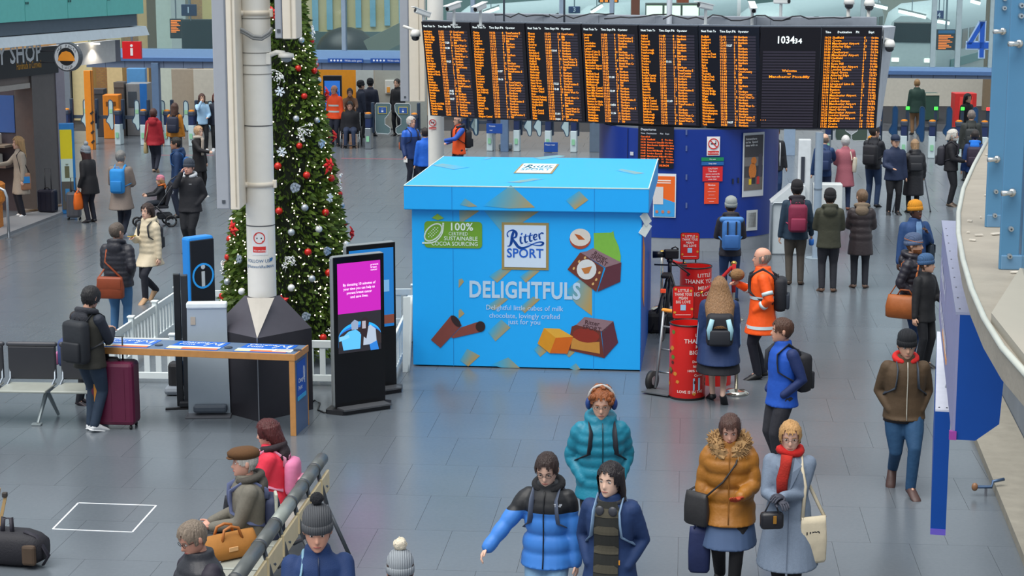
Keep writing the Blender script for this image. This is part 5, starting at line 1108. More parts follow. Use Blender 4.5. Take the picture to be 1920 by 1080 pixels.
def on_tree(px,py,out=0.03):
 """point of the cone surface under a pixel"""
 d=ray(px,py);c=Vector((0,0,CAMZ));best=None
 for k in range(600):
  t_=24.5+k*0.005;p=c+d*(t_/d.y);r_=math.hypot(p.x-TC.x,p.y-TC.y);e=r_-cone_r(p.z)
  if best is None or e<best[0]:best=(e,p.copy())
  if e<0:best=(e,p.copy());break
 p=best[1];n=Vector((p.x-TC.x,p.y-TC.y,0));e=max(0.0,best[0]);p=p-(n.normalized()*e if n.length>1e-3 else n);n=n.normalized()if n.length>1e-3 else Vector((0,-1,0));return p+n*out,n
def where(px,py):
 v='top' if py<130 else 'upper' if py<260 else 'middle' if py<380 else 'lower middle' if py<500 else 'bottom'
 return v
cnt={}
def deco_label(kind,px,py):
 side='column side' if px<530 else('box side' if px>610 else 'front')
 near='on the %s of the christmas tree, %s'%(where(px,py),side);k=(kind,near);cnt[k]=cnt.get(k,0)+1
 n=cnt[k];return '%s %s%s'%(kind,near,'' if n==1 else ', %s one down'%['','second','third','fourth','fifth','sixth','seventh'][n-1])
baubles=[(557,128,'r'),(585,133,'r'),(605,122,'r'),(590,77,'r'),(596,112,'r'),(568,180,'r'),(619,253,'r'),(560,273,'r'),(573,328,'r'),(617,334,'r'),(607,398,'r'),(635,364,'r'),(576,472,'r'),(613,511,'r'),(660,482,'r'),(604,632,'r'),(432,482,'r'),(425,448,'r'),(413,555,'r'),(423,497,'r'),(658,418,'r'),(461,292,'r'),(463,305,'r'),(462,352,'r'),(524,395,'r'),(522,311,'r'),(592,76,'s'),(562,75,'s'),(600,150,'s'),(554,222,'s'),(591,225,'s'),(570,389,'s'),(595,429,'w'),(546,435,'s'),(643,458,'w'),(650,385,'s'),(433,413,'w'),(431,528,'s'),(457,546,'w'),(546,539,'w'),(583,522,'s'),(659,417,'s')]
for px,py,k in baubles:
 p,n=on_tree(px,py,0.035);rad=0.052 if py>300 else 0.045
 nm,c={'r':('red','#c82418'),'s':('silver','#b4bcc4'),'w':('white','#e4e6e8')}[k]
 t=thing('bauble',deco_label('glossy %s bauble'%nm,px,py),'bauble',p,0,'baubles on the tree')
 m=MB();m.ell((0,0,0),(rad,rad,rad),14,10);ob('ball',m,mat(c,0.2,metal=0.5 if k=='s' else 0.1,var=0.05),t,True);m=MB();m.lathe([(rad*0.22,rad*0.92),(rad*0.2,rad*1.2)],seg=8);ob('cap',m,mat('#c8b878',0.3,metal=0.7),t)
for px,py,rd in((600,177,0.11),(605,309,0.135),(625,255,0.09),(652,438,0.115),(450,427,0.125),(518,25,0.11),(457,262,0.11),(528,563,0.12)):
 p,n=on_tree(px,py,0.06);t=thing('poinsettia',deco_label('red fabric poinsettia flower',px,py),'flower',p,math.atan2(n.y,n.x)+R(90),'poinsettias on the tree')
 for layer,(k_,rr_,ph)in enumerate(((6,rd,0.2),(5,rd*0.6,0.7))):
  for i in range(k_):
   q=2*math.pi*i/k_+ph+px;c_,s_=math.cos(q),math.sin(q);L_=rr_*(0.85+0.3*((i*7+px)%5)/5)
   prof=[(0.05,0.03),(0.35,0.26),(0.6,0.25),(1.0,0.0)];A=[Vector((c_*x*L_-s_*w*L_,-0.02-0.02*layer-0.03*math.sin(x*3),s_*x*L_+c_*w*L_))for x,w in prof];B=[Vector((c_*x*L_+s_*w*L_,-0.02-0.02*layer-0.03*math.sin(x*3),s_*x*L_-c_*w*L_))for x,w in prof[:-1]];M_=[Vector((c_*x*L_,-0.035-0.02*layer-0.04*math.sin(x*3),s_*x*L_))for x,w in prof]
   m=MB();vs=A+M_+B;m.add(vs,[(0,1,5,4),(1,2,6,5),(2,3,7,6),(4,5,9,8),(5,6,10,9),(6,7,10)]);ob('petal',m,mat('#d01c18',0.6,var=0.15),t)
 m=MB();m.ell((0,-0.06,0),(0.02,0.015,0.02),8,6);ob('flower_centre',m,mat('#d8a828',0.5),t,True)
for px,py,rd,kind in((526,171,0.07,'flake'),(529,284,0.07,'flake'),(612,371,0.07,'flake'),(589,115,0.06,'flake'),(597,269,0.062,'disc'),(552,351,0.068,'disc'),(609,470,0.062,'disc'),(454,485,0.06,'disc'),(572,592,0.06,'disc'),(598,485,0.0,'')):
 if not kind:continue
 p,n=on_tree(px,py,0.05);t=thing('snowflake' if kind=='flake' else 'glitter_disc',deco_label('white starry snowflake' if kind=='flake' else 'round silver glitter disc',px,py),'ornament',p,math.atan2(n.y,n.x)+R(90),'silver ornaments on the tree');m=MB()
 if kind=='flake':
  for i in range(6):q=R(60*i+px);m.beam((0,0,0),(math.cos(q)*rd,-0.01,math.sin(q)*rd),0.018,0.018);m.beam((math.cos(q)*rd*0.5,-0.008,math.sin(q)*rd*0.5),(math.cos(q+0.4)*rd*0.85,-0.01,math.sin(q+0.4)*rd*0.85),0.014,0.014)
  ob('star_arms',m,mat('#dfe8f0',0.4),t);m=MB();m.ell((0,-0.012,0),(0.02,0.012,0.02),8,6);ob('centre',m,mat('#c4d0dc',0.3),t)
 else:
  for i in range(9):q=i*2.4;r_=rd*math.sqrt(i/9);m.tube([(r_*math.cos(q),0,r_*math.sin(q)),(r_*math.cos(q),-0.02,r_*math.sin(q))],rd*0.26,7)
  ob('glitter_discs',m,mat('#b8c4d0',0.25,metal=0.4,var=0.2,scale=80),t);m=MB();m.tube([(0,0.01,0),(0,-0.005,0)],rd,14);ob('rim_disc',m,mat('#98a4b0',0.3,metal=0.4),t)
rng=random.Random(5)
for px,py,rd,dirn in((575,48,0.22,-1.2),(555,240,0.22,-0.9),(526,135,0.16,-2.2),(645,330,0.2,-1.0),(535,480,0.2,-1.4),(420,490,0.2,-1.8),(662,470,0.16,-1.2),(618,610,0.14,-1.3)):
 p,n=on_tree(px,py,0.07);t=thing('berry_spray',deco_label('white frosted berry spray',px,py),'ornament',p,math.atan2(n.y,n.x)+R(90),'white sprays on the tree');m=MB();mb2=MB()
 for i in range(7):
  q=dirn+(rng.random()-0.5)*2.6;e=Vector((math.cos(q)*rd*(0.6+0.5*rng.random()),-0.05*rng.random(),math.sin(q)*rd*(0.6+0.5*rng.random())));m.tube([(0,0,0),e*0.5+Vector((0.02,-0.01,0.01)),e],0.004,4)
  for k in range(6):b=e*(0.3+0.75*rng.random())+Vector(((rng.random()-0.5)*0.05,-0.01,(rng.random()-0.5)*0.05));mb2.ell(b,(0.011,)*3,5,4)
 ob('twigs',m,mat('#c8ccc8',0.5),t);ob('berries',mb2,mat('#eef0f0',0.4),t,True,kind='stuff')
# white picket fence round the tree
FW=mat('#e4ecec',0.5,var=0.04)
def fence(a,b,n,label,h=0.62):
 a=Vector(a);b=Vector(b);d=(b-a);L_=d.length;t=thing('picket_fence',label,'fence',a,math.atan2(d.y,d.x),'white fence panels around the tree')
 for z,hh in((0.11,0.09),(h-0.05,0.10)):m=MB();m.box((L_/2,0,z),(L_,0.035,hh),bev=0.006);ob('rail',m,FW,t)
 k=max(2,int(L_/0.155))
 for i in range(k):m=MB();m.box(((i+0.5)*L_/k,0,h/2),(0.075,0.02,h-0.16));ob('picket',m,FW,t)
 for i in range(n+1):m=MB();m.box((i*L_/n,0,h/2+0.02),(0.075,0.075,h+0.04),bev=0.008);pc=ob('post',m,FW,t);m=MB();m.box((i*L_/n,0,h+0.055),(0.1,0.1,0.03),bev=0.01);ob('post_cap',m,FW,pc)
f_fl=Vector((GY(200,690,24.45).x,24.45,0));f_bl=Vector((G(331,545,0.62).x,G(331,545,0.62).y,0));f_br=G(776,541,0.62);f_br.z=0;f_fr=Vector((GY(705,700,24.2).x,24.2,0))
fence(f_fl,f_fr,4,'front run of white picket fence behind the charging table');fence(f_fl,f_bl,3,'slanting side run of white picket fence behind the standing man');fence(f_bl,f_br,4,'rear run of white picket fence behind the tree');fence(Vector((G(738,718).x,G(738,718).y,0)),Vector((G(771,640).x,G(771,640).y,0)),1,'short side run of white picket fence beside the giant box')
a=G(752,698);b=G(773,690);t=thing('curved_white_panel','white curved panel leaning between the fence and the giant box','panel',a);m=MB();d=b-a
m.loft([[Vector((d.x*x,d.y*x+y_,z))for x,y_ in((0,0),(1,0.1),(1,0.14),(0,0.04))]if False else[Vector((d.x*(s_+0.0),y_,z))for s_,y_ in((0.15+0.55*(1-z)**2*0+0.12*z,0.0),(0.95-0.25*(1-z)**2+0.1*z,0.02),(0.95-0.25*(1-z)**2+0.1*z,0.06),(0.15+0.12*z,0.04))]for z in np.linspace(0.0,1.05,10)]);ob('panel_sheet',m,FW,t);m=MB();m.tube([(d.x*(0.97-0.25*(1-z)**2+0.1*z),0.03,z)for z in np.linspace(0,1.05,10)],0.018,6);ob('rolled_edge',m,FW,t,True)
# charging table
TZ=1.0;ta,tb,tc_,td=G(193,628,TZ),G(580,642,TZ),G(552,664,TZ),G(205,648,TZ)
ux=Vector((tb.x-ta.x,tb.y-ta.y,0)).normalized();tl=(tb-ta).length;tyaw=math.atan2(ux.y,ux.x);dep=0.54
tc0=Vector((tc_.x,tc_.y,0));tt=thing('charging_table','long high charging table with wood edge and grey blue top','table',tc0,tyaw)
m=MB();m.box((-tl/2,dep/2,TZ-0.03),(tl,dep,0.05));ob('table_top',m,mat('#5d7390',0.4,var=0.06),tt)
WOOD=mat('#b9834a',0.5,var=0.2,scale=12)
for nm,c_,s_ in(('front_edge',(-tl/2,-0.01,TZ-0.04),(tl+0.02,0.02,0.08)),('end_edge',(0.01,dep/2,TZ-0.04),(0.02,dep,0.08)),('end_leg_edge',(-0.03,-0.005,TZ/2-0.04),(0.07,0.02,TZ-0.08)),('end_leg_rear_edge',(-0.03,dep,TZ/2-0.04),(0.07,0.02,TZ-0.08))):
 m=MB();m.box(c_,s_,bev=0.003);ob(nm,m,WOOD,tt)
m=MB();m.box((-0.03,dep/2,TZ/2-0.04),(0.06,dep-0.01,TZ-0.08));ob('end_leg',m,mat('#53688a',0.4,var=0.05),tt)
m=MB();m.box((-tl+0.05,dep/2,TZ/2-0.04),(0.06,dep-0.01,TZ-0.08));ob('end_leg',m,mat('#3a4a66',0.4,var=0.05),tt)
m=MB();m.box((0.003,dep*0.48,0.66),(0.006,dep*0.66,0.42));pn=ob('end_poster',m,mat('#1c56b4',0.4,var=0.06),tt);m=MB();m.box((0.006,dep*0.48,0.43),(0.006,dep*0.66,0.05));ob('poster_cyan_foot',m,mat('#3aa4d8',0.4),pn)
m=MB();put(m,'Charging',0.075,(0.008,dep*0.2,0.62),(0,1,0),(0,0,1),0.003,bold=0.01);put(m,'Point',0.075,(0.008,dep*0.2,0.53),(0,1,0),(0,0,1),0.003,bold=0.01);m.ribbon([(dep*0.66,0.62),(dep*0.72,0.72),(dep*0.66,0.78),(dep*0.62,0.7),(dep*0.7,0.58)],[0.012],(0.008,0,0),(0,1,0),(0,0,1),0.003);ob('lettering',m,mat('#e4ecf4',0.5,var=0),tt)
for i,xx in enumerate((-tl+0.14,-tl+1.02,-tl+1.88)):
 t=thing('table_poster','%s blue charging poster flat on the charging table'%['first, beside the standing man,','middle','last, nearest the wooden corner,'][i],'poster',tc0+Matrix.Rotation(tyaw,3,'Z')@Vector((xx,0.05,TZ-0.004)),tyaw,'posters on the charging table');L_=0.66
 m=MB();m.add([(0,0,0.0),(L_,0,0.0),(L_+0.02,0.46,0.0),(0.0+0.05,0.46,0.0),(0,0,0.003),(L_,0,0.003),(L_+0.02,0.46,0.003),(0.05,0.46,0.003)],[(3,2,1,0),(4,5,6,7),(0,1,5,4),(1,2,6,5),(2,3,7,6),(3,0,4,7)]);ob('sheet',m,mat('#1a66cc',0.35,var=0.05),t)
 for nm,y0,y1,x0,x1,c in(('white_band',0.1,0.17,0.01,L_,'#d4ecf4'),('cream_strip',0.02,0.1,0.01,0.2,'#f0dca8'),('orange_strip',0.02,0.1,0.2,L_-0.01,'#ea7a3c')):m=MB();m.box(((x0+x1)/2,(y0+y1)/2,0.0045),(x1-x0,y1-y0,0.002));ob(nm,m,mat(c,0.4,var=0.03),t)
 m=MB();put(m,'Charging',0.095,(0.09,0.36,0.0035),(1,0,0),(0,1,0),0.002,bold=0.01);put(m,'Point',0.095,(0.09,0.26,0.0035),(1,0,0),(0,1,0),0.002,bold=0.01);m.ribbon([(0.42,0.24),(0.5,0.4),(0.56,0.3),(0.62,0.42),(0.6,0.24)],[0.022],(0,0,0.0035),(1,0,0),(0,1,0),0.002);ob('lettering',m,mat('#e8f2f8',0.5,var=0),t)
 m=MB();m.lathe([(0.05,0),(0.05,0.012),(0.03,0.016)],seg=14);tag(ob('charging_pad',m,mat('#3c4450',0.3),loc=tc0+Matrix.Rotation(tyaw,3,'Z')@Vector((xx+0.75,0.22,TZ-0.004))),'small dark round charging pad just past the %s table poster'%['first','middle','last'][i],'charging pad','charging pads')
q=tc0+Matrix.Rotation(tyaw,3,'Z')@Vector((-0.19,0.17,TZ-0.004));m=MB();m.box((0,0,0.003),(0.24,0.14,0.006));t=tag(ob('white_card',m,mat('#ece8dc',0.5),loc=q,rz=tyaw),'white printed card at the wooden end of the table','card');m=MB()
for i in range(3):m.box((0,0.035-i*0.035,0.0065),(0.18,0.012,0.002))
ob('print_lines',m,mat('#8a8a86',0.5),t)
q=tc0+Matrix.Rotation(tyaw,3,'Z')@Vector((-tl+0.06,0.45,TZ-0.004));m=MB();m.box((0,0,0.02),(0.1,0.16,0.04),bev=0.01);tag(ob('white_charger',m,mat('#d4d8dc',0.4),loc=q),'small white charger block at the far end of the charging table','charger')
# information totems
p=G(372,745);t=thing('information_totem','blue edged black information totem with a ringed letter i','totem',(p.x,p.y+0.6,0),R(44));Hh=2.02;Y0=p.y+0.6
w=0.40;m=MB();m.box((0,0.09,Hh/2),(w,0.18,Hh),bev=0.035);ob('blue_case',m,mat('#1c88e0',0.35,var=0.04),t);m=MB();m.box((0,-0.004,Hh/2),(w*0.93,0.02,Hh*0.96),bev=0.008);ob('black_face',m,mat('#24262c',0.3),t)
P=Plane((0,-0.0145,0),(1,0,0));m=MB();P.ring(m,0,Hh-0.52,0.17,0.026);ob('blue_ring',m,mat('#2a96e4',0.4,emit=0.3),t);m=MB();P.rect(m,-0.025,Hh-0.66,0.025,Hh-0.46);P.disc(m,0,Hh-0.40,0.032);ob('letter_i',m,mat('#e0e6ea',0.4),t);m=MB();P.text(m,'INFORMATION',0.045,0,Hh-0.9,0.005,align='CENTER',bold=0.01);ob('lettering',m,mat('#b8bec4',0.4),t)
m=MB();m.box((0,0.09,0.02),(w+0.2,0.5,0.04),bev=0.01);ob('foot_plate',m,mat('#24262a',0.4),t)
p=G(345,768);t=thing('black_kiosk','slim black screen kiosk seen from its edge beside the charging table','kiosk',(p.x,p.y,0),R(8));m=MB();m.box((-0.045,0.15,0.87),(0.085,0.10,1.7),bev=0.01);ob('screen_edge',m,mat('#17191e',0.3),t);m=MB();m.box((0.045,0.16,0.86),(0.085,0.12,1.68),bev=0.01);ob('rear_shell',m,mat('#2a2d33',0.35),t);m=MB();m.box((0.1,0.1,0.06),(0.3,0.2,0.06),bev=0.01);ob('foot',m,mat('#23252a',0.4),t);m=MB();m.box((-0.02,0.02,0.012),(0.42,0.05,0.024));ob('base_bar',m,mat('#1c1a1c',0.4),t)
p=G(393,778);t=thing('white_kiosk','pale grey back of a kiosk standing between the table and column','kiosk',(p.x,p.y,0),R(3));m=MB();m.loft([[Vector((x*s_,y_,z))for x,y_ in((-0.26,0.0),(0.26,0.0),(0.26,0.10),(-0.26,0.10))]for z,s_ in((0.0,1.0),(1.36,0.93))]);ob('back_panel',m,mat('#a4b0ba',0.4,var=0.05),t);m=MB();m.box((0,0.05,1.39),(0.5,0.13,0.08),bev=0.02);ob('white_top_cap',m,mat('#e4ecec',0.4),t)
m=MB();m.box((0.02,-0.06,0.1),(0.42,0.12,0.1),bev=0.03);ob('power_unit',m,mat('#4c5560',0.4),t);m=MB();m.box((0,-0.05,0.012),(0.56,0.3,0.024),bev=0.006);ob('base_plate',m,mat('#54565c',0.4),t);m=MB();m.box((-0.17,-0.004,1.2),(0.06,0.006,0.1));ob('label_patch',m,mat('#b4a898',0.5),t)
p=G(331,740);t=thing('black_rucksack','black bag resting on a grey foot behind the slim kiosk','bag',p);m=MB();m.box((0,0.1,0.25),(0.22,0.2,0.34),bev=0.05);ob('bag_body',m,mat('#1c1c20',0.6),t);m=MB();m.box((0,0.05,0.06),(0.3,0.3,0.11),bev=0.05);ob('grey_base',m,mat('#7a828c',0.5),t)
def digital_totem(px,py,rz,label,face):
 p=G(px,py);t=thing('screen_totem',label,'screen totem',p,rz);w,H_=0.74,1.93
 m=MB();m.box((0,0.05,H_/2+0.06),(w,0.10,H_),bev=0.035);ob('silver_case',m,mat('#9aa0a2',0.3,metal=0.4),t)
 m=MB();m.box((0,-0.002,H_/2+0.06),(w*0.965,0.012,H_*0.985),bev=0.004);ob('black_glass',m,mat('#0d0d10',0.12),t)
 m=MB();pts=[(-0.46,0.02),(-0.34,-0.16),(0.34,-0.16),(0.46,0.02),(0.46,0.06),(0.3,0.22),(-0.3,0.22),(-0.46,0.06)];m.poly(pts,(0,0,0),(1,0,0),(0,1,0),0.055);ob('foot',m,mat('#26262a',0.35),t)
 m=MB();m.box((0,-0.1,0.065),(w*0.9,0.2,0.02));ob('foot_lip',m,mat('#54565a',0.35),t)
 P=Plane((-w/2,-0.0085,0.06),(1,0,0))
 def r_(nm,x0,z0,x1,z1,c,e=0.75,k=0.0):m=MB();P.rect(m,w*x0,H_*z0,w*x1,H_*z1,0.002,k);return ob(nm,m,mat(c,0.4,emit=e),t)
 if face:
  r_('magenta_screen',0.09,0.62,0.91,0.95,'#b81fa8',0.75);r_('photo_screen',0.09,0.36,0.91,0.62,'#2c2a30',0.5)
  m=MB();n=16
  for rad,c,k in((0.5,'#28a4ec',0.003),(0.40,'#2c6cc0',0.0045),(0.32,'#352c2e',0.006)):
   m=MB();pts=[(w*0.09,H_*0.40),(w*0.91,H_*0.40)]+[(w*0.5+w*0.41*math.cos(math.pi*i/n),H_*0.455+rad*0.5*math.sin(math.pi*i/n)*0.8)for i in range(n+1)];m.poly(pts,P.o,P.ux,P.uy,0.002,k);ob('blue_arch' if rad>0.35 else 'photo_inner',m,mat(c,0.4,emit=0.7 if rad>0.35 else 0.5),t)
  def fig(pts,c,nm,k):m=MB();m.poly([(w*x,H_*z)for x,z in pts],P.o,P.ux,P.uy,0.002,k);ob(nm,m,mat(c,0.4,emit=0.7),t)
  fig([(0.18,0.38),(0.5,0.38),(0.52,0.48),(0.42,0.51),(0.28,0.5),(0.14,0.46)],'#5ab4ec','printed_blue_shirt',0.008);fig([(0.34,0.51),(0.46,0.51),(0.47,0.56),(0.40,0.575),(0.33,0.555)],'#8a98b0','printed_face',0.009);fig([(0.56,0.40),(0.82,0.40),(0.80,0.50),(0.70,0.53),(0.58,0.5)],'#a8b4c4','printed_pale_top',0.008);fig([(0.50,0.48),(0.62,0.44),(0.68,0.56),(0.60,0.585),(0.52,0.56)],'#2c2024','printed_dark_hair',0.0085);fig([(0.54,0.51),(0.61,0.51),(0.61,0.56),(0.54,0.56)],'#a8a0a8','printed_face',0.0095);fig([(0.7,0.36),(0.86,0.36),(0.82,0.42),(0.68,0.4)],'#2c78c8','printed_jeans',0.009);fig([(0.1,0.44),(0.3,0.46),(0.28,0.48),(0.1,0.47)],'#7ac0e0','printed_arm',0.0085)
  m=MB()
  for i,s in enumerate(['By donating 10 minutes of','your time you can help us','prevent breast cancer','and save lives.']):P.text(m,s,0.045,w*0.5,H_*(0.80-0.027*i),0.006,align='CENTER',bold=0.015,width=w*(0.62,0.6,0.48,0.34)[i])
  for i,s in enumerate(['prevent','breast','cancer']):P.text(m,s,0.035,w*0.72,H_*(0.92-0.017*i),0.006,bold=0.01)
  ob('lettering',m,mat('#f0e4f4',0.5,emit=0.7),t)
 else:
  r_('blue_screen',0.06,0.42,0.94,0.96,'#1c7cc8',0.35);r_('pale_square',0.55,0.66,0.85,0.74,'#7ab0dc',0.4,0.002);r_('chocolate_print',0.5,0.44,0.94,0.5,'#8a4c3c',0.3,0.002)
 return t
digital_totem(676,768,R(33),'black screen totem showing a magenta charity advert with two people',True)
digital_totem(699,737,R(33),'second screen totem with a plain blue screen behind the magenta one',False)
# floor cables
m=MB();pts=[G(*q)for q in((578,760),(590,752),(600,757),(596,770),(608,775),(625,774))];m.tube([q+Vector((0,0,0.01))for q in pts],0.01,6);tag(ob('floor_cable',m,mat('#17181c',0.5),smooth=True),'thin black cable looping on the floor beside the screen totem','cable')
m=MB();pts=[G(*q)for q in((432,752),(436,762),(446,762),(440,750),(470,748),(500,752))];m.tube([q+Vector((0,0,0.01))for q in pts],0.01,6);tag(ob('floor_cable',m,mat('#17181c',0.5),smooth=True),'black cable curling at the foot of the column base','cable')
# benches
BK=mat('#2b2c32',0.45,var=0.08);BS=mat('#a8aca4',0.4,metal=0.2);BT=mat('#63686a',0.4,metal=0.3)
def bench_left():
 p0=G(62,802);ybase=p0.y+0.25;t=thing('beam_seating','row of black backed metal seats behind the purple suitcase','bench',(p0.x,ybase,0),R(-3));s=1/(FPX/(ybase*math.cos(TH)+5.2*math.sin(TH)))
 for i,x0 in enumerate((-1.08,-0.42,0.24)):
  m=MB();m.box((x0+0.30,0.26,0.70),(0.60,0.05,0.42),bev=0.02);ob('seat_back',m,BK,t);m=MB();m.tube([(x0+0.01,0.26,0.93),(x0+0.59,0.26,0.93)],0.032,10,round_=True);ob('back_roll',m,mat('#3a3b42',0.4),t,True)
  m=MB();m.box((x0+0.30,0.0,0.44),(0.60,0.48,0.03),bev=0.01);st=ob('seat_pan',m,BS,t)
  for k in(0.02,0.58):m=MB();m.tube([(x0+k,0.28,0.92),(x0+k,0.24,0.5),(x0+k,0.1,0.44)],0.016,6);ob('seat_bracket',m,mat('#8a949e',0.3,metal=0.5),t,True)
 m=MB();m.box((-0.2,0.1,0.39),(2.2,0.08,0.06));ob('beam',m,mat('#6e767e',0.35,metal=0.5),t)
 for x in(-1.0,0.09):m=MB();m.tube([(x,0.12,0.38),(x-0.06,-0.1,0.02)],[0.03,0.02],8);m.tube([(x,0.12,0.38),(x+0.06,0.35,0.02)],[0.03,0.02],8);m.box((x-0.07,-0.12,0.012),(0.12,0.08,0.024),bev=0.006);ob('leg',m,mat('#98a2a4',0.35,metal=0.4),t)
bench_left()
# foreground bench: thick rounded top rail running away from the camera
a=G(604,852,0.90);b=G(436,1085,0.90);bd=(b-a);bl=bd.length;byaw=math.atan2(bd.y,bd.x)
t=thing('platform_bench','long metal bench with a thick rounded grey top rail in front','bench',(a.x,a.y,0),byaw)
segs=[0,0.42,0.95,1.5,2.15,2.75,3.6]
for i in range(len(segs)-1):
 c='#8c928c' if i in(3,)else '#5c605f'
 m=MB();m.tube([(segs[i]+0.012,0,0.86),(segs[i+1]-0.012,0,0.86)],0.062,14,round_=False);ob('rail_sleeve',m,mat(c,0.4,metal=0.2),t,True)
 m=MB();m.tube([(segs[i+1]-0.02,0,0.86),(segs[i+1]+0.02,0,0.86)],0.067,14);ob('rail_collar',m,mat('#3a3d40',0.4),t,True)
 m=MB();x=segs[i+1]-0.06;m.tube([(x,0.02,0.84),(x-0.03,0.10,0.5),(x-0.02,0.0,0.46)],0.022,8);m.tube([(x-0.02,0.1,0.5),(x+0.02,0.32,0.02)],0.02,8);m.tube([(x+0.0,0.05,0.7),(x-0.22,0.07,0.62)],0.014,6);ob('side_frame',m,mat('#50545a',0.35,metal=0.4),t,True)
 m=MB();m.box(((segs[i]+segs[i+1])/2,-0.30,0.44),(segs[i+1]-segs[i]-0.04,0.46,0.03),bev=0.01);ob('seat_pan',m,BS,t);m=MB();m.box(((segs[i]+segs[i+1])/2,0.06,0.66),(segs[i+1]-segs[i]-0.06,0.03,0.2),bev=0.008);ob('back_slat',m,mat('#d8c49a',0.4),t)
m=MB();m.box((bl*0.4,-0.2,0.39),(3.4,0.08,0.06));ob('beam',m,mat('#5a6066',0.4,metal=0.4),t)
for x in(0.3,3.0):m=MB();m.tube([(x,-0.2,0.4),(x,-0.4,0.02)],0.025,8);m.tube([(x,-0.2,0.4),(x,0.1,0.02)],0.025,8);ob('leg',m,mat('#70767a',0.4,metal=0.4),t,True)
# suitcases and bags on the floor
def suitcase(px,py,w,d,h,c,label,rz=0.0,handle=0.35,strap=None):
 p=G(px,py);t=thing('suitcase',label,'suitcase',p,rz);m=MB();m.box((0,d/2,h/2+0.05),(w,d,h),bev=min(0.05,d*0.25));ob('shell',m,mat(c,0.4,var=0.06),t)
 for i in(-1,1):
  for j in(0.15,0.85):m=MB();m.tube([(i*w*0.4-0.012,d*j,0.025),(i*w*0.4+0.012,d*j,0.025)],0.025,10);ob('wheel',m,mat('#17171a',0.5),t,True)
 if handle:m=MB();m.tube([(-w*0.18,d*0.7,h),(-w*0.18,d*0.7,h+handle),(w*0.18,d*0.7,h+handle),(w*0.18,d*0.7,h)],0.011,6);ob('pull_handle',m,mat('#26262a',0.35),t,True)
 m=MB();m.tube([(-w*0.16,d*0.4,h+0.045),(-w*0.1,d*0.4,h+0.09),(w*0.1,d*0.4,h+0.09),(w*0.16,d*0.4,h+0.045)],0.014,6);ob('top_grip',m,mat('#1c1a1c',0.4),t,True)
 for k in(-0.3,0.0,0.3):m=MB();m.box((k*w,-0.002,h/2+0.05),(0.012,0.008,h*0.8));ob('shell_rib',m,mat(c,0.45),t)
 if strap:m=MB();m.box((strap[0]*w,-0.004,h/2+0.05),(0.05,0.012,h*0.98));ob('luggage_strap',m,mat(strap[1],0.5),t)
 return t
suitcase(210,806,0.56,0.30,0.78,'#5c1436','large purple hard shell suitcase beside the charging table',R(-6),0.33,(-0.32,'#c8842c'))
suitcase(86,403,0.40,0.25,0.50,'#1a1a2c','black cabin suitcase with raised handle by the shop pillar',R(-12),0.5)
suitcase(138,413,0.30,0.25,0.55,'#55575e','grey suitcase in front of the black coated person',R(5),0.35)
# people
ZT_=[1.0,0.95,0.8,0.5,0.2,-0.1,-0.4,-0.6,-0.8,-0.93,-1.0]
HWt=[0.02,0.36,0.68,0.94,1.0,0.97,0.87,0.76,0.58,0.38,0.05]
HFt=[0.02,0.36,0.66,0.88,0.93,0.90,0.91,0.92,0.90,0.80,0.40]
HBt=[0.02,0.42,0.76,1.02,1.06,0.98,0.74,0.52,0.36,0.22,0.05]
def tab(t,z):return float(np.interp(-z,[-q for q in ZT_],t))
def head_pt(z,a,k=1.0,face=True):
 """head surface, z in -1..1 (chin..crown), a = angle from the front; metres for a 0.235 m head"""
 c,s=math.cos(a),math.sin(a);w=tab(HWt,z)*0.076;f=tab(HFt,z)*0.096;b=tab(HBt,z)*0.098
 x=math.copysign(abs(s)**0.9,s)*w;y=-math.copysign(abs(c)**0.9,c)*(f if c>0 else b)
 if face and c>0.2:
  g=lambda q,m_,sd:math.exp(-((q-m_)/sd)**2)
  y-=0.024*g(x,0,0.011)*(g(z,-0.28,0.13)+0.5*g(z,-0.08,0.16))
  y+=0.010*(g(x,0.030,0.014)+g(x,-0.030,0.014))*g(z,0.04,0.11)
  y-=0.004*g(z,0.21,0.09)*g(x,0,0.045);y-=0.006*g(z,-0.56,0.07)*g(x,0,0.022);y-=0.006*g(z,-0.88,0.1)*g(x,0,0.02)
 return Vector((x*k,y*k,z*0.1175*(k if z>0 else 1.0)))
HZ=[1.0,0.96,0.88,0.76,0.62,0.48,0.36,0.25,0.16,0.08,0.0,-0.08,-0.16,-0.24,-0.32,-0.4,-0.48,-0.56,-0.64,-0.72,-0.8,-0.88,-0.95,-1.0]
def head_angles(n=30):
 q=[i/n for i in range(n)];return[2*math.pi*(t-0.09*math.sin(2*math.pi*t))for t in q]
def head_mesh(mb,M):
 A=head_angles();mb.loft([[M@head_pt(z,a)for a in A]for z in HZ])
 for sx in(-1,1):mb.ell(M@Vector((sx*0.077,0.012,-0.002)),(0.012,0.019,0.031),8,6,M.to_3x3())
def hair_shell(mb,M,k,mask,rng,rough=0.004):
 A=head_angles(28);n=len(A);idx={};vs=[];fs=[]
 def vid(i,j):
  j%=n
  if(i,j)not in idx:
   p=head_pt(HZ[i],A[j],k,False);p+=p.normalized()*(0.003+rough*rng.random());idx[(i,j)]=len(vs);vs.append(M@p)
  return idx[(i,j)]
 for i in range(len(HZ)-1):
  for j in range(n):
   a=(A[j]+(A[(j+1)%n]if j<n-1 else 2*math.pi))/2;a=a if a<math.pi else a-2*math.pi;z=(HZ[i]+HZ[i+1])/2
   if mask(z,abs(a)):fs.append((vid(i,j),vid(i,j+1),vid(i+1,j+1),vid(i+1,j)))
 if fs:mb.add(vs,fs)
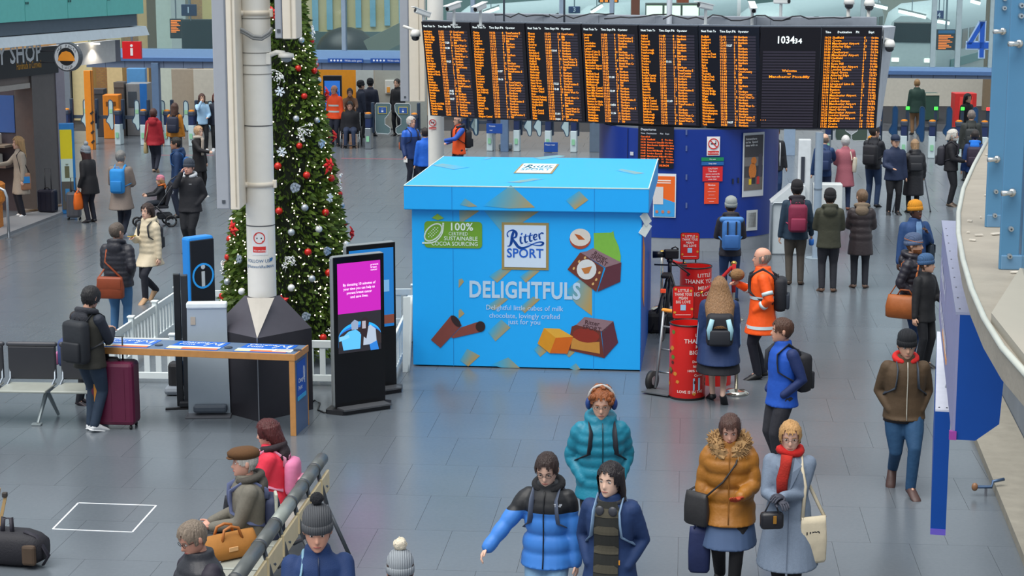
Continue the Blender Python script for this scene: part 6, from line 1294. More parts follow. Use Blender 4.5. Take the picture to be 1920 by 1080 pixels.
def ik(a,b,l1,l2,pole):
 d=b-a;L_=d.length
 if L_>(l1+l2)*0.999:b=a+d*((l1+l2)*0.999/L_);d=b-a;L_=d.length
 u=d/L_;x=(l1*l1-l2*l2+L_*L_)/(2*L_);h=math.sqrt(max(0,l1*l1-x*x));p=pole-u*pole.dot(u)
 p=p.normalized()if p.length>1e-4 else Vector((0,1,0));return a+u*x+p*h,b
ARM={'down':(0.150,-0.015,0.470),'pocket':(0.088,-0.048,0.535),'chest':(0.035,-0.19,0.68),'phone':(0.03,-0.20,0.72),'face':(0.035,-0.13,0.875),'waist':(0.06,-0.17,0.60),'fwd':(0.10,-0.27,0.66),'back':(0.17,0.10,0.50),'swing':(0.155,-0.11,0.49),'out':(0.30,-0.14,0.53),'lap':(0.05,-0.19,0.60),'strap':(0.07,-0.10,0.74),'hold':(0.155,-0.06,0.485)}
PEOPLE=[]
def patch(front,z0,z1,w,lift,nz=12,nx=6):
 m=MB();vs=[front(z0+(z1-z0)*i/nz,w*(2*j/nx-1)*(1 if i<nz else 0.7),lift)for i in range(nz+1)for j in range(nx+1)];m.add(vs,[(i*(nx+1)+j,i*(nx+1)+j+1,(i+1)*(nx+1)+j+1,(i+1)*(nx+1)+j)for i in range(nz)for j in range(nx)]);return m
def person(label,px,py,H=1.72,yaw=0,skin='#c89478',hair=('short','#3a2a20'),hat=None,top=None,bottom='#23252c',shoes='#1c1c20',armL='down',armR='down',stride=0.0,lean=0.0,sit=None,hyaw=0,hpitch=0,glasses=False,hood=None,scarf=None,gloves=None,skirt=None,female=False,build=1.0,ground=None,feet=None,beard=None,lod=None,zip_=None,pos=None,bare=False,sole=None):
 if pos is None:
  q=G(px,py,H+(0.025 if hat else 0.0)-(0 if sit is None else H*(0.52-sit))+(ground or 0));pos=Vector((q.x,q.y,ground or 0.0))
 D=pos.length;near=D<27;far=D>40
 lod=lod or(0 if near else 2 if far else 1);vx=(0.0135,0.018,0.024)[lod]
 rng=random.Random(int(px*7+py))
 sk_=[int(skin[i:i+2],16)for i in(1,3,5)]
 if sk_[0]>150:skin='#%02x%02x%02x'%tuple(min(255,int(c*0.80+255*0.20*k))for c,k in zip(sk_,(1.0,0.92,0.86)))
 t=thing('person',label,'person',pos,R(yaw));S=H;drop=0.0 if sit is None else(0.52-sit)
 if stride and sit is None:drop=0.012*abs(stride)*2
 ca,sa=math.cos(lean),math.sin(lean);wF=0.93 if female else 1.0
 def TP(x,y,z):
  zz=z-0.53
  if zz>0:y,zz=y*ca-zz*sa,y*sa+zz*ca
  return Vector((x,y,0.53+zz-drop))*S
 def ring(z,rx,ry,cx=0.0,cy=0.0,n=22):return[TP(cx+rx*math.copysign(abs(math.cos(2*math.pi*k/n))**0.85,math.cos(2*math.pi*k/n)),cy+ry*math.sin(2*math.pi*k/n),z)for k in range(n)]
# joints
 sh={s:TP(s*0.093*wF*build**0.5,0.005,0.788)for s in(1,-1)}
 wr,el_={},{}
 for s,a in((1,armL),(-1,armR)):
  w=ARM[a]if isinstance(a,str)else a;tgt=TP(s*w[0]*(wF if w[0]>0.1 else 1),w[1],w[2])if w[2]>0.0 else Vector((s*w[0]*S,w[1]*S,-w[2]*S))
  pole=(Vector((s*0.5,0.3,-0.9))if isinstance(a,str)and a in('face','phone','chest','strap','waist','lap','fwd')else Vector((s*0.55,0.9,-0.25)))if not(isinstance(a,str)and a in('down','hold','swing','back'))else Vector((s*0.25,1,0));e,w_=ik(sh[s],tgt,0.170*S,0.152*S,pole);el_[s],wr[s]=e,w_
 hip={s:Vector((s*0.052*S,0,(0.515-drop)*S))for s in(1,-1)};kn,an,toe={},{},{}
 for s in(1,-1):
  if sit is not None:a=Vector((s*0.07,-0.27,0.045))*S
  else:
   f=stride*s;fx=0.055 if not stride else 0.035
   a=Vector((s*fx,-0.13*f*1.0,0.045+(0.06*abs(f)if f<0 else 0.012*abs(f))))*S
   if feet:a=Vector((feet[0 if s>0 else 1][0],feet[0 if s>0 else 1][1],0.045+feet[0 if s>0 else 1][2]))*S
  k,a=ik(hip[s],a,0.245*S,0.235*S,Vector((0.05*s,-1,0.0)));kn[s],an[s]=k,a
  pit=0.0 if a.z<0.06*S else-0.6;toe[s]=a+Vector((0.02*s,-0.085*math.cos(pit),-0.018-(0.05 if pit else 0)))*S
# head
 hy,hp=R(hyaw),R(hpitch);neck=TP(0,0.006,0.842);hs=S/1.75*(1.14 if S>1.4 else 1.22)
 Mh=Matrix.Translation(TP(0,-0.010-0.05*math.sin(max(0,hp)),0.925))@Matrix.Rotation(hy,4,'Z')@Matrix.Rotation(hp,4,'X')@Matrix.Scale(hs,4)
# body: one mesh
 bm_=MB();b=build
 bm_.loft([ring(z,rx*b,ry*b)for z,rx,ry in((0.485,0.05,0.04),(0.50,0.078,0.055),(0.56,0.078,0.056),(0.62,0.066,0.05),(0.70,0.074,0.053),(0.76,0.074,0.05),(0.79,0.058,0.042),(0.82,0.036,0.034))])
 bm_.tube([TP(0,0.006,0.81),TP(0,0.002,0.86),Mh@Vector((0,0.012,-0.04))],[0.037*S,0.033*S,0.031*S],12)
 for s in(1,-1):
  bm_.tube([sh[s],el_[s],wr[s]],[0.030*S,0.025*S,0.0165*S],10,round_=True);bm_.tube([hip[s],kn[s],an[s]+Vector((0,0,-0.01))],[0.046*S,0.031*S,0.022*S],10,round_=True)
  bm_.tube([an[s],an[s].lerp(toe[s],0.45)],[0.018*S,0.012*S],8,round_=True)
 ex=MB();head_mesh(ex,Mh);hand_mb=MB();hk=S/1.75*(1.12 if gloves else 1.0)
 for s in(1,-1):
  if(armL if s>0 else armR)=='pocket':continue
  d=(wr[s]-el_[s]).normalized();wid=Vector((0,-1,0))-d*(-d.y)
  if wid.length<0.35:wid=Vector((-s*0.3,0,1))-d*Vector((-s*0.3,0,1)).dot(d)
  wid.normalize();nrm=d.cross(wid);nrm=nrm if nrm.dot(Vector((-s,0,-0.2)))>0 else-nrm
  Mr=Matrix((wid,nrm,d)).transposed();hb=hand_mb if gloves else ex
  hb.ell(wr[s]+d*0.045*hk,(0.041*hk,0.019*hk,0.055*hk),10,8,Mr)
  if lod<2:
   for k,(o_,L_)in enumerate(((0.030,0.062),(0.011,0.07),(-0.009,0.066),(-0.028,0.052))):
    p0=wr[s]+d*0.075*hk+wid*o_*hk;p1=p0+(d*0.9+nrm*0.35).normalized()*L_*0.55*hk;p2=p1+(d*0.45+nrm*0.85).normalized()*L_*0.5*hk;hb.tube([p0,p1,p2],[0.0095*hk,0.0088*hk,0.007*hk],6,round_=True)
   p0=wr[s]+d*0.025*hk+wid*0.03*hk;p1=p0+(d*0.7+wid*0.7+nrm*0.2).normalized()*0.038*hk;p2=p1+(d*0.9+nrm*0.4).normalized()*0.03*hk;hb.tube([p0,p1,p2],[0.0115*hk,0.0105*hk,0.008*hk],6,round_=True)
 solid('body',bm_,mat(skin,0.5,var=0.06,scale=25),t,(0.016,0.02,0.026)[lod],2,ex)
 if gloves:ob('gloves',hand_mb,mat(gloves,0.7),t,True)
# face
 if lod<2 or abs(((yaw+hyaw+180)%360)-180)<100:
  for s in(1,-1):
   m=MB();p=Vector((s*0.0305,-0.0775,0.0045));m.ell(Mh@p,(0.0135*hs,0.007*hs,0.0068*hs),10,6,Mh.to_3x3().normalized());e=ob('eye',m,mat('#d8d2cc',0.3,var=0),t,True)
   m=MB();m.ell(Mh@(p+Vector((0,-0.0058,0))),(0.0058*hs,0.0028*hs,0.0058*hs),8,6,Mh.to_3x3().normalized());ob('iris',m,mat('#2a1c14',0.25,var=0),e,True)
   m=MB();m.tube([Mh@Vector((s*x,-y_,z))for x,y_,z in((0.014,0.089,0.021),(0.030,0.087,0.0255),(0.045,0.079,0.021))],[0.003,0.0038,0.002],5);ob('eyebrow',m,mat(hair[1]if hair[0]!='bald' else '#5a4a40',0.8),t,True)
  m=MB();m.tube([Mh@Vector((x,-y_,z))for x,y_,z in((-0.022,0.084,-0.0665),(-0.008,0.0935,-0.0645),(0.008,0.0935,-0.0645),(0.022,0.084,-0.0665))],[0.003,0.0052,0.0052,0.003],6,flat=0.8);ob('mouth',m,mat('#9c5450',0.5,var=0),t,True)
 if glasses:
  m=MB()
  for s in(1,-1):
   m.tube([Mh@Vector((s*0.031+0.021*math.cos(q),-0.094,0.002+0.015*math.sin(q)))for q in[2*math.pi*k/12 for k in range(13)]],0.0022,4);m.tube([Mh@Vector((s*0.052,-0.092,0.006)),Mh@Vector((s*0.078,-0.02,0.004))],0.002,4)
  m.tube([Mh@Vector((-0.01,-0.097,0.004)),Mh@Vector((0.01,-0.097,0.004))],0.0022,4);ob('glasses',m,mat(glasses if isinstance(glasses,str)else '#1c1c1e',0.3),t)
# hair
 st,hc=hair[0],hair[1];hm=mat(hc,0.5,var=0.55,scale=70,bump=0.8,bscale=80,kind='hair');m=MB()
 if st=='bald':hair_shell(m,Mh,1.015,lambda z,a:a>1.25 and-0.5<z<0.35 and z<0.1+0.35*max(0,a-1.3),rng,0.002)
 elif st!='none':
  k=1.09 if st in('full','long','bob','pony')else 1.06
  if hat:k=1.03
  fu=st in('full','bob','long');hair_shell(m,Mh,k,lambda z,a:z+0.10*math.sin(9*a+px)>(0.50 if a<0.55 else 0.44 if a<0.9 else(-0.2 if fu else 0.05)if a<1.25 else(-0.4 if fu else-0.12)if a<1.7 else(-0.72 if fu else-0.5)),rng,0.008 if st in('full','long','curly')else 0.005)
  if st in('long','bob'):
   L_=hair[2]if len(hair)>2 else(0.36 if st=='long' else 0.14);nA=15;rings=[]
   for i in range(11):
    u=i/10;z=0.07-u*(0.07+L_);sp=1.0 if st=='bob' else(1+0.18*math.sin(u*2.6));wx=0.086*sp*(1-0.25*u*u)*(1+(hair[3]if len(hair)>3 else 0)*min(1,u*2));wy=(0.108 if u<0.3 else 0.108-0.02*(u-0.3));a0=R(62+(22 if st=='long' else 34)*min(1,u*1.6));outer,inner=[],[]
    for j in range(nA):
     a=a0+(2*math.pi-2*a0)*j/(nA-1);jit=1+0.05*rng.random();yoff=0.012+(0.055+0.16*(hair[3]if len(hair)>3 else 0))*max(0,u-0.25)
     outer.append(Mh@Vector((math.sin(a)*wx*jit,-math.cos(a)*wy*jit+yoff,z)));th=0.8 if u<0.35 else 0.55;inner.append(Mh@Vector((math.sin(a)*wx*th,-math.cos(a)*wy*th+yoff+0.005,z)))
    rings.append(outer+inner[::-1])
   m.loft(rings)
  if st=='pony':m.tube([Mh@Vector(p)for p in((0,0.09,0.07),(0,0.14,0.03),(0,0.13,-0.06),(0,0.11,-0.16))],[0.025,0.032,0.028,0.01],8,round_=True)
  if st=='curly':
   for i in range(40):
    z=0.2+0.8*rng.random();a=2*math.pi*rng.random()
    if abs(a-math.pi)>2.5 and z<0.45:continue
    m.ell(Mh@head_pt(z,a,1.12,False),[0.022+0.01*rng.random()]*3,6,5)
 if m.v:ob('hair',m,hm,t,True)
 if beard:m=MB();hair_shell(m,Mh,1.03,lambda z,a:a<1.5 and z<-0.38 and not(a<0.3 and z>-0.64 and z<-0.5),rng,0.004);ob('beard',m,mat(beard,0.8,bump=0.5),t,True)
# hats
 if hat:
  hk_,hcol=hat[0],hat[1];Mt=Mh@Matrix.Translation((0,0.010,0))@Matrix.Rotation(R(-7 if hk_ in('beanie','pom')else 4),4,'X');n=20
  if hk_ in('beanie','pom'):
   tall=0.155 if hk_=='pom' else 0.15
   m=MB();m.loft([[Mt@Vector((math.cos(2*math.pi*k/n)*0.083*r_,math.sin(2*math.pi*k/n)*0.104*r_,z))for k in range(n)]for r_,z in((1.0,0.03),(1.06,0.05),(1.07,0.08),(0.98,0.112),(0.76,tall*0.9),(0.44,tall),(0.1,tall+0.006))]);hb_=ob('beanie',m,mat(hcol,0.85,var=0.12,kind='ribs',period=0.016),t,True)
   m=MB();m.loft([[Mt@Vector((math.cos(2*math.pi*k/n)*0.083*r_,math.sin(2*math.pi*k/n)*0.104*r_,z))for k in range(n)]for r_,z in((1.04,0.002),(1.12,0.006),(1.13,0.048),(1.05,0.055))]);ob('cuff',m,mat(hat[2]if len(hat)>2 and hat[2]else hcol,0.85,var=0.12,kind='ribs',period=0.016),hb_,True)
   if hk_=='pom':
    m=MB();c=Mt@Vector((0,0,tall+0.035));m.ell(c,(0.04,)*3,14,10);m.v=[tuple(Vector(v)+(Vector(v)-c).normalized()*rng.random()*0.014)for v in m.v];ob('pompom',m,mat(hat[3],0.95,bump=0.8),hb_,True)
  elif hk_=='flatcap':
   m=MB();m.loft([[Mt@Vector((math.cos(2*math.pi*k/n)*0.088*r_,math.sin(2*math.pi*k/n)*0.118*r_-sh_,z))for k in range(n)]for r_,z,sh_ in((0.95,0.045,0.0),(1.12,0.075,0.012),(1.08,0.10,0.018),(0.8,0.122,0.02),(0.4,0.13,0.02),(0.05,0.132,0.02))]);hb_=ob('cap_crown',m,mat(hcol,0.9,var=0.2,scale=60),t,True)
   m=MB();m.ell(Mt@Vector((0,-0.115,0.056)),(0.07,0.045,0.012),14,6,Mt.to_3x3().normalized());ob('cap_peak',m,mat(hcol,0.9,var=0.2,scale=60),hb_,True)
  elif hk_=='cap':
   m=MB();m.loft([[Mt@Vector((math.cos(2*math.pi*k/n)*0.084*r_,math.sin(2*math.pi*k/n)*0.105*r_,z))for k in range(n)]for r_,z in((1.03,0.035),(1.06,0.07),(0.9,0.11),(0.5,0.135),(0.05,0.142))]);hb_=ob('cap_crown',m,mat(hcol,0.8),t,True);m=MB();m.ell(Mt@Vector((0,-0.13,0.04)),(0.065,0.05,0.008),12,6,Mt.to_3x3().normalized());ob('cap_peak',m,mat(hcol,0.8),hb_,True)
  elif hk_=='hood':
   m=MB();m.loft([[Mt@Vector((math.cos(2*math.pi*k/n)*0.10*r_,math.sin(2*math.pi*k/n)*0.12*r_+0.01,z))for k in range(n)]for r_,z in((1.0,-0.10),(1.08,-0.02),(1.05,0.06),(0.85,0.115),(0.4,0.14),(0.05,0.145))]);ob('hood_up',m,mat(hcol,0.8),t,True)
# upper garment
 T_=dict(kind='jacket',col='#2a3040',hem=0.46,th=0.022,sl=None,collar=True,sleeves=True,open_=None,rough=0.75,period=0.09);T_.update(top or{})
 th=T_['th']*(0.85 if T_['kind']=='puffer' else 0.68)/S;hem=T_['hem'];prof=[(0.50,0.088,0.066),(0.56,0.084,0.064),(0.62,0.076 if female else 0.080,0.059),(0.70,0.086,0.064),(0.75,0.089,0.062),(0.785,0.080,0.056),(0.81,0.062,0.049),(0.83,0.046,0.044),(0.86,0.040,0.041)]
 def rxy(z):
  zs=[p[0]for p in prof];return float(np.interp(z,zs,[p[1]for p in prof]))*b*(wF if z>0.6 else 1)+th,float(np.interp(z,zs,[p[2]for p in prof]))*b+th
 rings=[];low=[z for z in(0.24,0.28,0.32,0.36,0.40,0.44,0.47)if z>hem+0.012]
 fl=T_.get('flare',0.16);st_y=0.16*abs(stride)
 if sit is None or hem>0.48:
  for z in[hem]+low:
   if z<0.5:rx,ry=rxy(0.5);u=(0.5-z);rings.append(ring(z,rx+fl*u,ry+(fl*0.8)*u+st_y*u*4))
 puff=T_['kind']=='puffer'
 zl=[z for z in(np.arange(max(0.5,hem),0.785,0.0115)if puff else(0.5,0.56,0.62,0.70,0.75))if z>=hem-1e-6]or[0.5]
 if hem>0.5 and not puff:zl=[hem]+[z for z in zl if z>hem]
 for z in zl:
  rx,ry=rxy(z);k=1.0
  if puff:ph=abs(math.sin(math.pi*(z*S)/T_['period']));k=0.90+0.14*ph**0.5
  rings.append(ring(z,rx*k,ry*k))
 for z in(0.785,0.81,0.83,0.852+(0.012 if T_['collar']else 0)):rx,ry=rxy(z);kk_=1.0 if z<0.8 else(1-(z-0.8)*4.5);rings.append(ring(z,rx*max(0.8,kk_),ry*max(0.86,kk_)))
 cm=MB();cm.loft(rings);sr=(0.032*b**0.5+th*0.6)*S
 sl_mb=cm if T_['sl']is None else MB()
 if T_['sleeves']:
  for s in(1,-1):
   e,w=el_[s],wr[s];dd=(w-e).normalized();w2=w-dd*0.006
   if puff:
    pts,rad=[],[];n1=26
    for i in range(n1+1):
     u=i/n1;p=sh[s].lerp(e,u*2)if u<0.5 else e.lerp(w2,(u-0.5)*2);L_=u*0.32*S;pts.append(p);rad.append((sr*(1-0.35*u))*(0.86+0.2*abs(math.sin(math.pi*L_/T_['period']))**0.5))
    pts=[pts[0]]+[(pts[i-1]+pts[i]*2+pts[i+1])/4 for i in range(1,n1)]+[pts[-1]];sl_mb.tube(pts,rad,12,round_=True)
   else:sl_mb.tube([sh[s],sh[s].lerp(e,0.5),e,e.lerp(w2,0.5),w2],[sr,sr*0.95,sr*0.82,sr*0.72,sr*0.62],12,round_=True)
 if hood or(T_['kind']=='hoodie'):
  hcol=hood if isinstance(hood,str)else T_['col'];hm_=MB();q=[TP(0.062*math.cos(a),0.012+0.062*math.sin(a),0.846+0.016*math.sin(a))for a in[R(-62+304*k/14)for k in range(15)]];hm_.tube(q,[0.022*S]*15,8,round_=True);hm_.ell(TP(0,0.075,0.80),(0.07*S,0.035*S,0.055*S),12,8)
  if hood and hood!=T_['col']:solid('hood',hm_,mat(hood,0.85,var=0.2,bump=0.3),t,vx,2)
  else:cm.add(hm_.v,hm_.f)
 kd={'puffer':dict(var=0.08,kind=None,bump=0.25,bscale=22),'fleece':dict(var=0.12,bump=0.15,bscale=120),'wool':dict(var=0.15,scale=45,bump=0.2,bscale=140)}.get(T_['kind'],dict(var=0.1,bump=0.35,bscale=11))
 nm={'puffer':'padded_jacket','wool':'coat','fleece':'fleece','gilet':'gilet'}.get(T_['kind'],'jacket' if hem>0.4 else 'coat')
 jk=solid(nm,cm,mat_split(T_['col'],T_['yoke'][0],T_['yoke'][1]*S-drop*S)if 'yoke' in T_ else mat(T_['col'],0.5 if puff else T_['rough'],**kd),t,vx,1 if puff else 3)
 if T_['sl']is not None and sl_mb.v:solid('sleeves',sl_mb,mat(T_['sl'],0.7,var=0.1,bump=0.1),t,vx,3)
 def front(z,x=0.0,lift=0.004):
  if z<0.5:rx,ry=rxy(0.5);ry+=fl*0.8*(0.5-z)+st_y*(0.5-z)*4;rx+=fl*(0.5-z)
  else:rx,ry=rxy(z)
  c=max(0.05,1-(x/rx)**2)**0.55;return TP(x,-ry*c-lift,z)
 def back(z,x=0.0,lift=0.004):
  p=front(z,x,lift);q=front(z,x,0);rx,ry=rxy(max(0.5,z));return TP(x,ry*max(0.05,1-(x/rx)**2)**0.55+lift,z)
 if zip_:m=MB();m.tube([front(z)for z in np.linspace(max(hem+0.01,0.44),0.835,9)],0.0055,6);ob('zip',m,mat(zip_,0.4),t,True)
 if T_['open_']:
  m=patch(front,max(hem,0.40),0.838,T_.get('ow',0.028),0.012)
  ob('inner_top',m,mat(T_['open_'],0.8,var=0.3,scale=20),t)
# lower garment
 tm=MB();wl=0.012/S
 tm.loft([ring(z,(rx*b+wl)*S/S,ry*b+wl)for z,rx,ry in((0.475,0.055,0.045),(0.495,0.082,0.058),(0.53,0.082,0.06),(0.58,0.076,0.056),(0.61,0.070,0.052))])
 lc=bottom
 if not bare:
  for s in(1,-1):tm.tube([hip[s],hip[s].lerp(kn[s],0.5),kn[s],kn[s].lerp(an[s],0.5),an[s]+Vector((0,0,-0.006*S))],[0.055*S*b,0.050*S*b,0.040*S,0.036*S,0.032*S],12,round_=True)
 solid('trousers' if not bare else 'briefs',tm,mat(lc,0.8,var=0.14,bump=0.3,bscale=14),t,vx,3)
 if skirt:
  m=MB();zz=np.linspace(min(0.5,hem+0.03),skirt[1],7);m.loft([ring(z,0.088*b+0.012/S+(0.5-z)*0.16,0.066*b+0.012/S+(0.5-z)*(0.10+0.5*abs(stride)))for z in zz]);solid('skirt',m,mat(skirt[0],0.8,var=0.1),t,vx,2)
# shoes
 for s in(1,-1):
  m=MB();d=(toe[s]-an[s]);d.z=min(d.z,-0.01);fwd=Vector((d.x,d.y,d.z*1.2)).normalized();side=Vector((0,0,1)).cross(fwd).normalized();upv=fwd.cross(side);base=an[s]+Vector((0,0,-0.044*S))if an[s].z<0.06*S else an[s]+Vector((0,0,-0.04*S));rr=[]
  for f,w,h in((-0.035,0.020,0.035),(-0.02,0.028,0.05),(0.01,0.028,0.058),(0.05,0.030,0.042),(0.085,0.031,0.032),(0.11,0.026,0.024),(0.122,0.012,0.012)):rr.append([base+fwd*f*S+side*math.cos(q)*w*S+upv*(max(0.0,0.5+0.5*math.sin(q))*h*S)for q in[2*math.pi*k/10 for k in range(10)]])
  m.loft(rr);so=ob('shoe',m,mat(shoes,0.5,var=0.1),t,True)
  if sole:m=MB();m.loft([[base+fwd*f*S+side*math.cos(q)*(w+0.001)*S+upv*(0.004+0.006*math.sin(q))*S for q in[2*math.pi*k/10 for k in range(10)]]for f,w in((-0.037,0.021),(0.0,0.029),(0.05,0.031),(0.09,0.032),(0.124,0.014))]);ob('sole',m,mat(sole,0.6),so,True)
 if scarf:
  m=MB();q=[TP(0.05*math.cos(a),0.004+0.052*math.sin(a),0.85+0.006*math.sin(a*2))for a in[2*math.pi*k/16 for k in range(17)]];m.tube(q,0.024*S,8);ob('scarf',m,mat(scarf[0],0.9,var=0.3,scale=14,bump=0.3),t,True)
  if len(scarf)>1:m=MB();m.tube([front(0.845,-0.01,0.02),front(0.79,-0.015,0.02),front(0.72,-0.03,0.022),front(scarf[1],-0.03,0.02)],[0.03*S,0.028*S,0.03*S,0.026*S],8,flat=0.45,up=(0,1,0));ob('scarf_end',m,mat(scarf[2],0.9,var=0.5,scale=9,bump=0.3),t,True)
 info=dict(patch=lambda*a:patch(front,*a),t=t,S=S,TP=TP,front=front,back=back,Mh=Mh,wr=wr,el=el_,sh=sh,rxy=rxy,W=Matrix.Translation(pos)@Matrix.Rotation(R(yaw),4,'Z'),drop=drop,vx=vx,rng=rng,lod=lod,hem=hem)
 PEOPLE.append(info);return info
def worn(I,name,label,cat,at_):
 o=thing(name,label,cat,M=I['W']@Matrix.Translation(at_));return o
def kidp(I,t,name,m,mt,at_,sm=True):
 m.v=[tuple(Vector(v)-at_)for v in m.v];return ob(name,m,mt,t,sm)
def backpack(I,label,c,accent=None,w=0.30,h=0.44,d=0.15,z0=0.53,strapc=None,pocket=True,shape=0.06,straps=True):
 S=I['S'];b=I['back'](0.70);at_=Vector((0,b.y+d/2-0.03,I['TP'](0,0,z0).z));t=worn(I,'backpack',label,'backpack',at_)
 m=MB();m.box(at_+Vector((0,0,h/2)),(w,d,h),bev=shape);kidp(I,t,'bag_body',m,mat(c,0.7,var=0.15,bump=0.15,bscale=20),at_)
 if pocket:m=MB();m.box(at_+Vector((0,d/2+0.015,h*0.30)),(w*0.78,0.05,h*0.45),bev=0.02);kidp(I,t,'front_pocket',m,mat(accent or c,0.7,var=0.15),at_)
 m=MB();m.tube([at_+Vector((-0.04,-d*0.2,h)),at_+Vector((-0.03,-d*0.2,h+0.03)),at_+Vector((0.03,-d*0.2,h+0.03)),at_+Vector((0.04,-d*0.2,h))],0.008,6);kidp(I,t,'grab_loop',m,mat(strapc or '#1c1c22',0.7),at_)
 if straps:
  for s in(1,-1):
   x=0.062*s;bp=[I['back'](0.74,x,0.012),I['back'](0.785,x*0.95,0.02),I['TP'](x*0.95,0.0,0.838)+Vector((0,0,0.012)),I['front'](0.79,x*0.95,0.022),I['front'](0.74,x*1.0,0.014),I['front'](0.68,x*1.1,0.014),I['TP'](s*(I['rxy'](0.63)[0]+0.006),0.0,0.63),I['back'](0.60,x*1.1,0.008)]
   m=MB();m.tube(bp,0.026*S/1.75,8,flat=0.32,up=(0,0,1));kidp(I,t,'shoulder_strap',m,mat(strapc or c,0.7,var=0.1),at_)
 return t,at_
def hand_bag(I,s,label,name,c,w,h,d,cat='bag',loop=0.10,soft=0.03,handle=None,extra=None,rzl=0.0):
 g=I['wr'][s]+(I['wr'][s]-I['el'][s]).normalized()*0.085;at_=Vector((g.x,g.y,g.z-loop-h));t=worn(I,name,label,cat,at_);m=MB()
 m.loft([[at_+Matrix.Rotation(rzl,3,'Z')@Vector((math.copysign(abs(math.cos(q))**0.6,math.cos(q))*w/2*k,math.copysign(abs(math.sin(q))**0.6,math.sin(q))*d/2*k2,z))for q in[2*math.pi*j/14 for j in range(14)]]for z,k,k2 in((0.0,0.8,0.8),(h*0.05,0.95,1),(h*0.45,1.0,1.0),(h*0.85,0.92,0.6),(h,0.86,0.22))]);kidp(I,t,'bag_body',m,mat(c,0.7,var=0.15,bump=0.2,bscale=15),at_)
 m=MB()
 for y in(-d*0.15,d*0.15):m.tube([at_+Matrix.Rotation(rzl,3,'Z')@Vector(p)for p in((-w*0.25,y,h*0.97),(-w*0.1,y*0.4,h+loop*0.8),(0,0,h+loop),(w*0.1,y*0.4,h+loop*0.8),(w*0.25,y,h*0.97))],0.008,6)
 kidp(I,t,'handle',m,mat(handle or c,0.7),at_);return t,at_
def shoulder_bag(I,s,label,name,c,w,h,d,z,strapc=None,cross=True,y=None,cat='bag',flap=True,rzl=0.0,xo=1.0):
 """bag at the hip of side s, its strap over the opposite shoulder (or the same one)"""
 S=I['S'];rx,ry=I['rxy'](max(0.5,z));p=I['TP'](s*xo*(rx+d*0.45/S),0.0 if y is None else y,z);at_=Vector((p.x,p.y,p.z-h/2));t=worn(I,name,label,cat,at_);Rz=Matrix.Rotation(rzl,3,'Z');m=MB()
 m.loft([[at_+Rz@Vector((math.copysign(abs(math.cos(q))**0.5,math.cos(q))*d/2*k2,math.copysign(abs(math.sin(q))**0.5,math.sin(q))*w/2*k,zz))for q in[2*math.pi*j/16 for j in range(16)]]for zz,k,k2 in((0,0.86,0.7),(h*0.06,0.98,1),(h*0.5,1.0,1.0),(h*0.85,0.93,0.75),(h,0.9,0.4))]);kidp(I,t,'bag_body',m,mat(c,0.55,var=0.2,bump=0.25,bscale=12),at_)
 if flap:m=MB();m.box(at_+Rz@Vector((s*d*0.46,0,h*0.7)),(0.012,w*0.86,h*0.5),M=Rz,bev=0.005);kidp(I,t,'flap',m,mat(c,0.55,var=0.2),at_)
 so=-s if cross else s;top=I['TP'](so*0.055,0.0,0.832)+Vector((0,0,0.02));a=at_+Rz@Vector((0,-w*0.42,h*0.95));b=at_+Rz@Vector((0,w*0.42,h*0.95))
 f1=I['front'](0.76,so*0.035,0.008);f2=I['front'](0.66,s*0.03,0.008);b1=I['back'](0.76,so*0.035,0.008);b2=I['back'](0.66,s*0.03,0.008)
 if not cross:f1=I['front'](0.78,s*0.065,0.008);f2=I['front'](0.68,s*0.085,0.01);b1=I['back'](0.78,s*0.065,0.008);b2=I['back'](0.68,s*0.085,0.01)
 m=MB();m.tube([a,f2,f1,top,b1,b2,b],0.016,6,flat=0.5);kidp(I,t,'strap',m,mat(strapc or c,0.6),at_);return t,at_
def held(I,s,name,label,cat,off,build):
 g=I['wr'][s]+(I['wr'][s]-I['el'][s]).normalized()*0.09+Vector(off);t=worn(I,name,label,cat,g);build(t);return t
J=lambda col_,hem=0.46,**k:dict(col=col_,hem=hem,**k)
# foreground, walking toward the camera
I=person('woman in a camel padded coat with fur trimmed hood looking down',1369,770,1.69,-6,skin='#d89c84',hair=('full','#4a3028'),top=dict(kind='puffer',col='#9c651f',hem=0.42,th=0.045,period=0.13,flare=0.10),hood='#b08a5c',bottom='#17161a',shoes='#18161a',skirt=('#43587a',0.30),armL='waist',armR='hold',stride=0.7,hpitch=22,female=True,build=1.35,gloves='#a83c1c',zip_='#8a5a20')
m=MB();rg=random.Random(2);TPi=I['TP'];q=[TPi(0.078*math.cos(a),0.0+0.074*math.sin(a),0.848+0.014*math.sin(a)-(0.03 if abs(a-R(90))>R(130)else 0))for a in[R(-62+304*k/24)for k in range(25)]];m.tube(q,[0.062]*25,12,round_=True)
m.v=[tuple(Vector(v)+Vector((rg.random()-0.5,rg.random()-0.5,rg.random()-0.5))*0.03)for v in m.v]
for i in range(900):
 k=rg.randrange(24);c=q[k].lerp(q[k+1],rg.random());d=Vector((rg.random()-0.5,rg.random()-0.5,rg.random()-0.35)).normalized();m.tube([c+d*0.05,c+d*(0.08+0.02*rg.random())],[0.009,0.001],4)
ob('fur_trim',m,mat('#a07f56',0.95,var=0.45,scale=30),I['t'])
shoulder_bag(I,-1,'black leather crossbody bag on the camel coated woman','crossbody_bag','#2b2a2c',0.26,0.30,0.09,0.50,cross=True,y=-0.07,flap=False,rzl=R(50))
hand_bag(I,-1,'limp navy carrier bag hanging from the camel coated woman','carrier_bag','#14224e',0.20,0.42,0.09,loop=0.06)
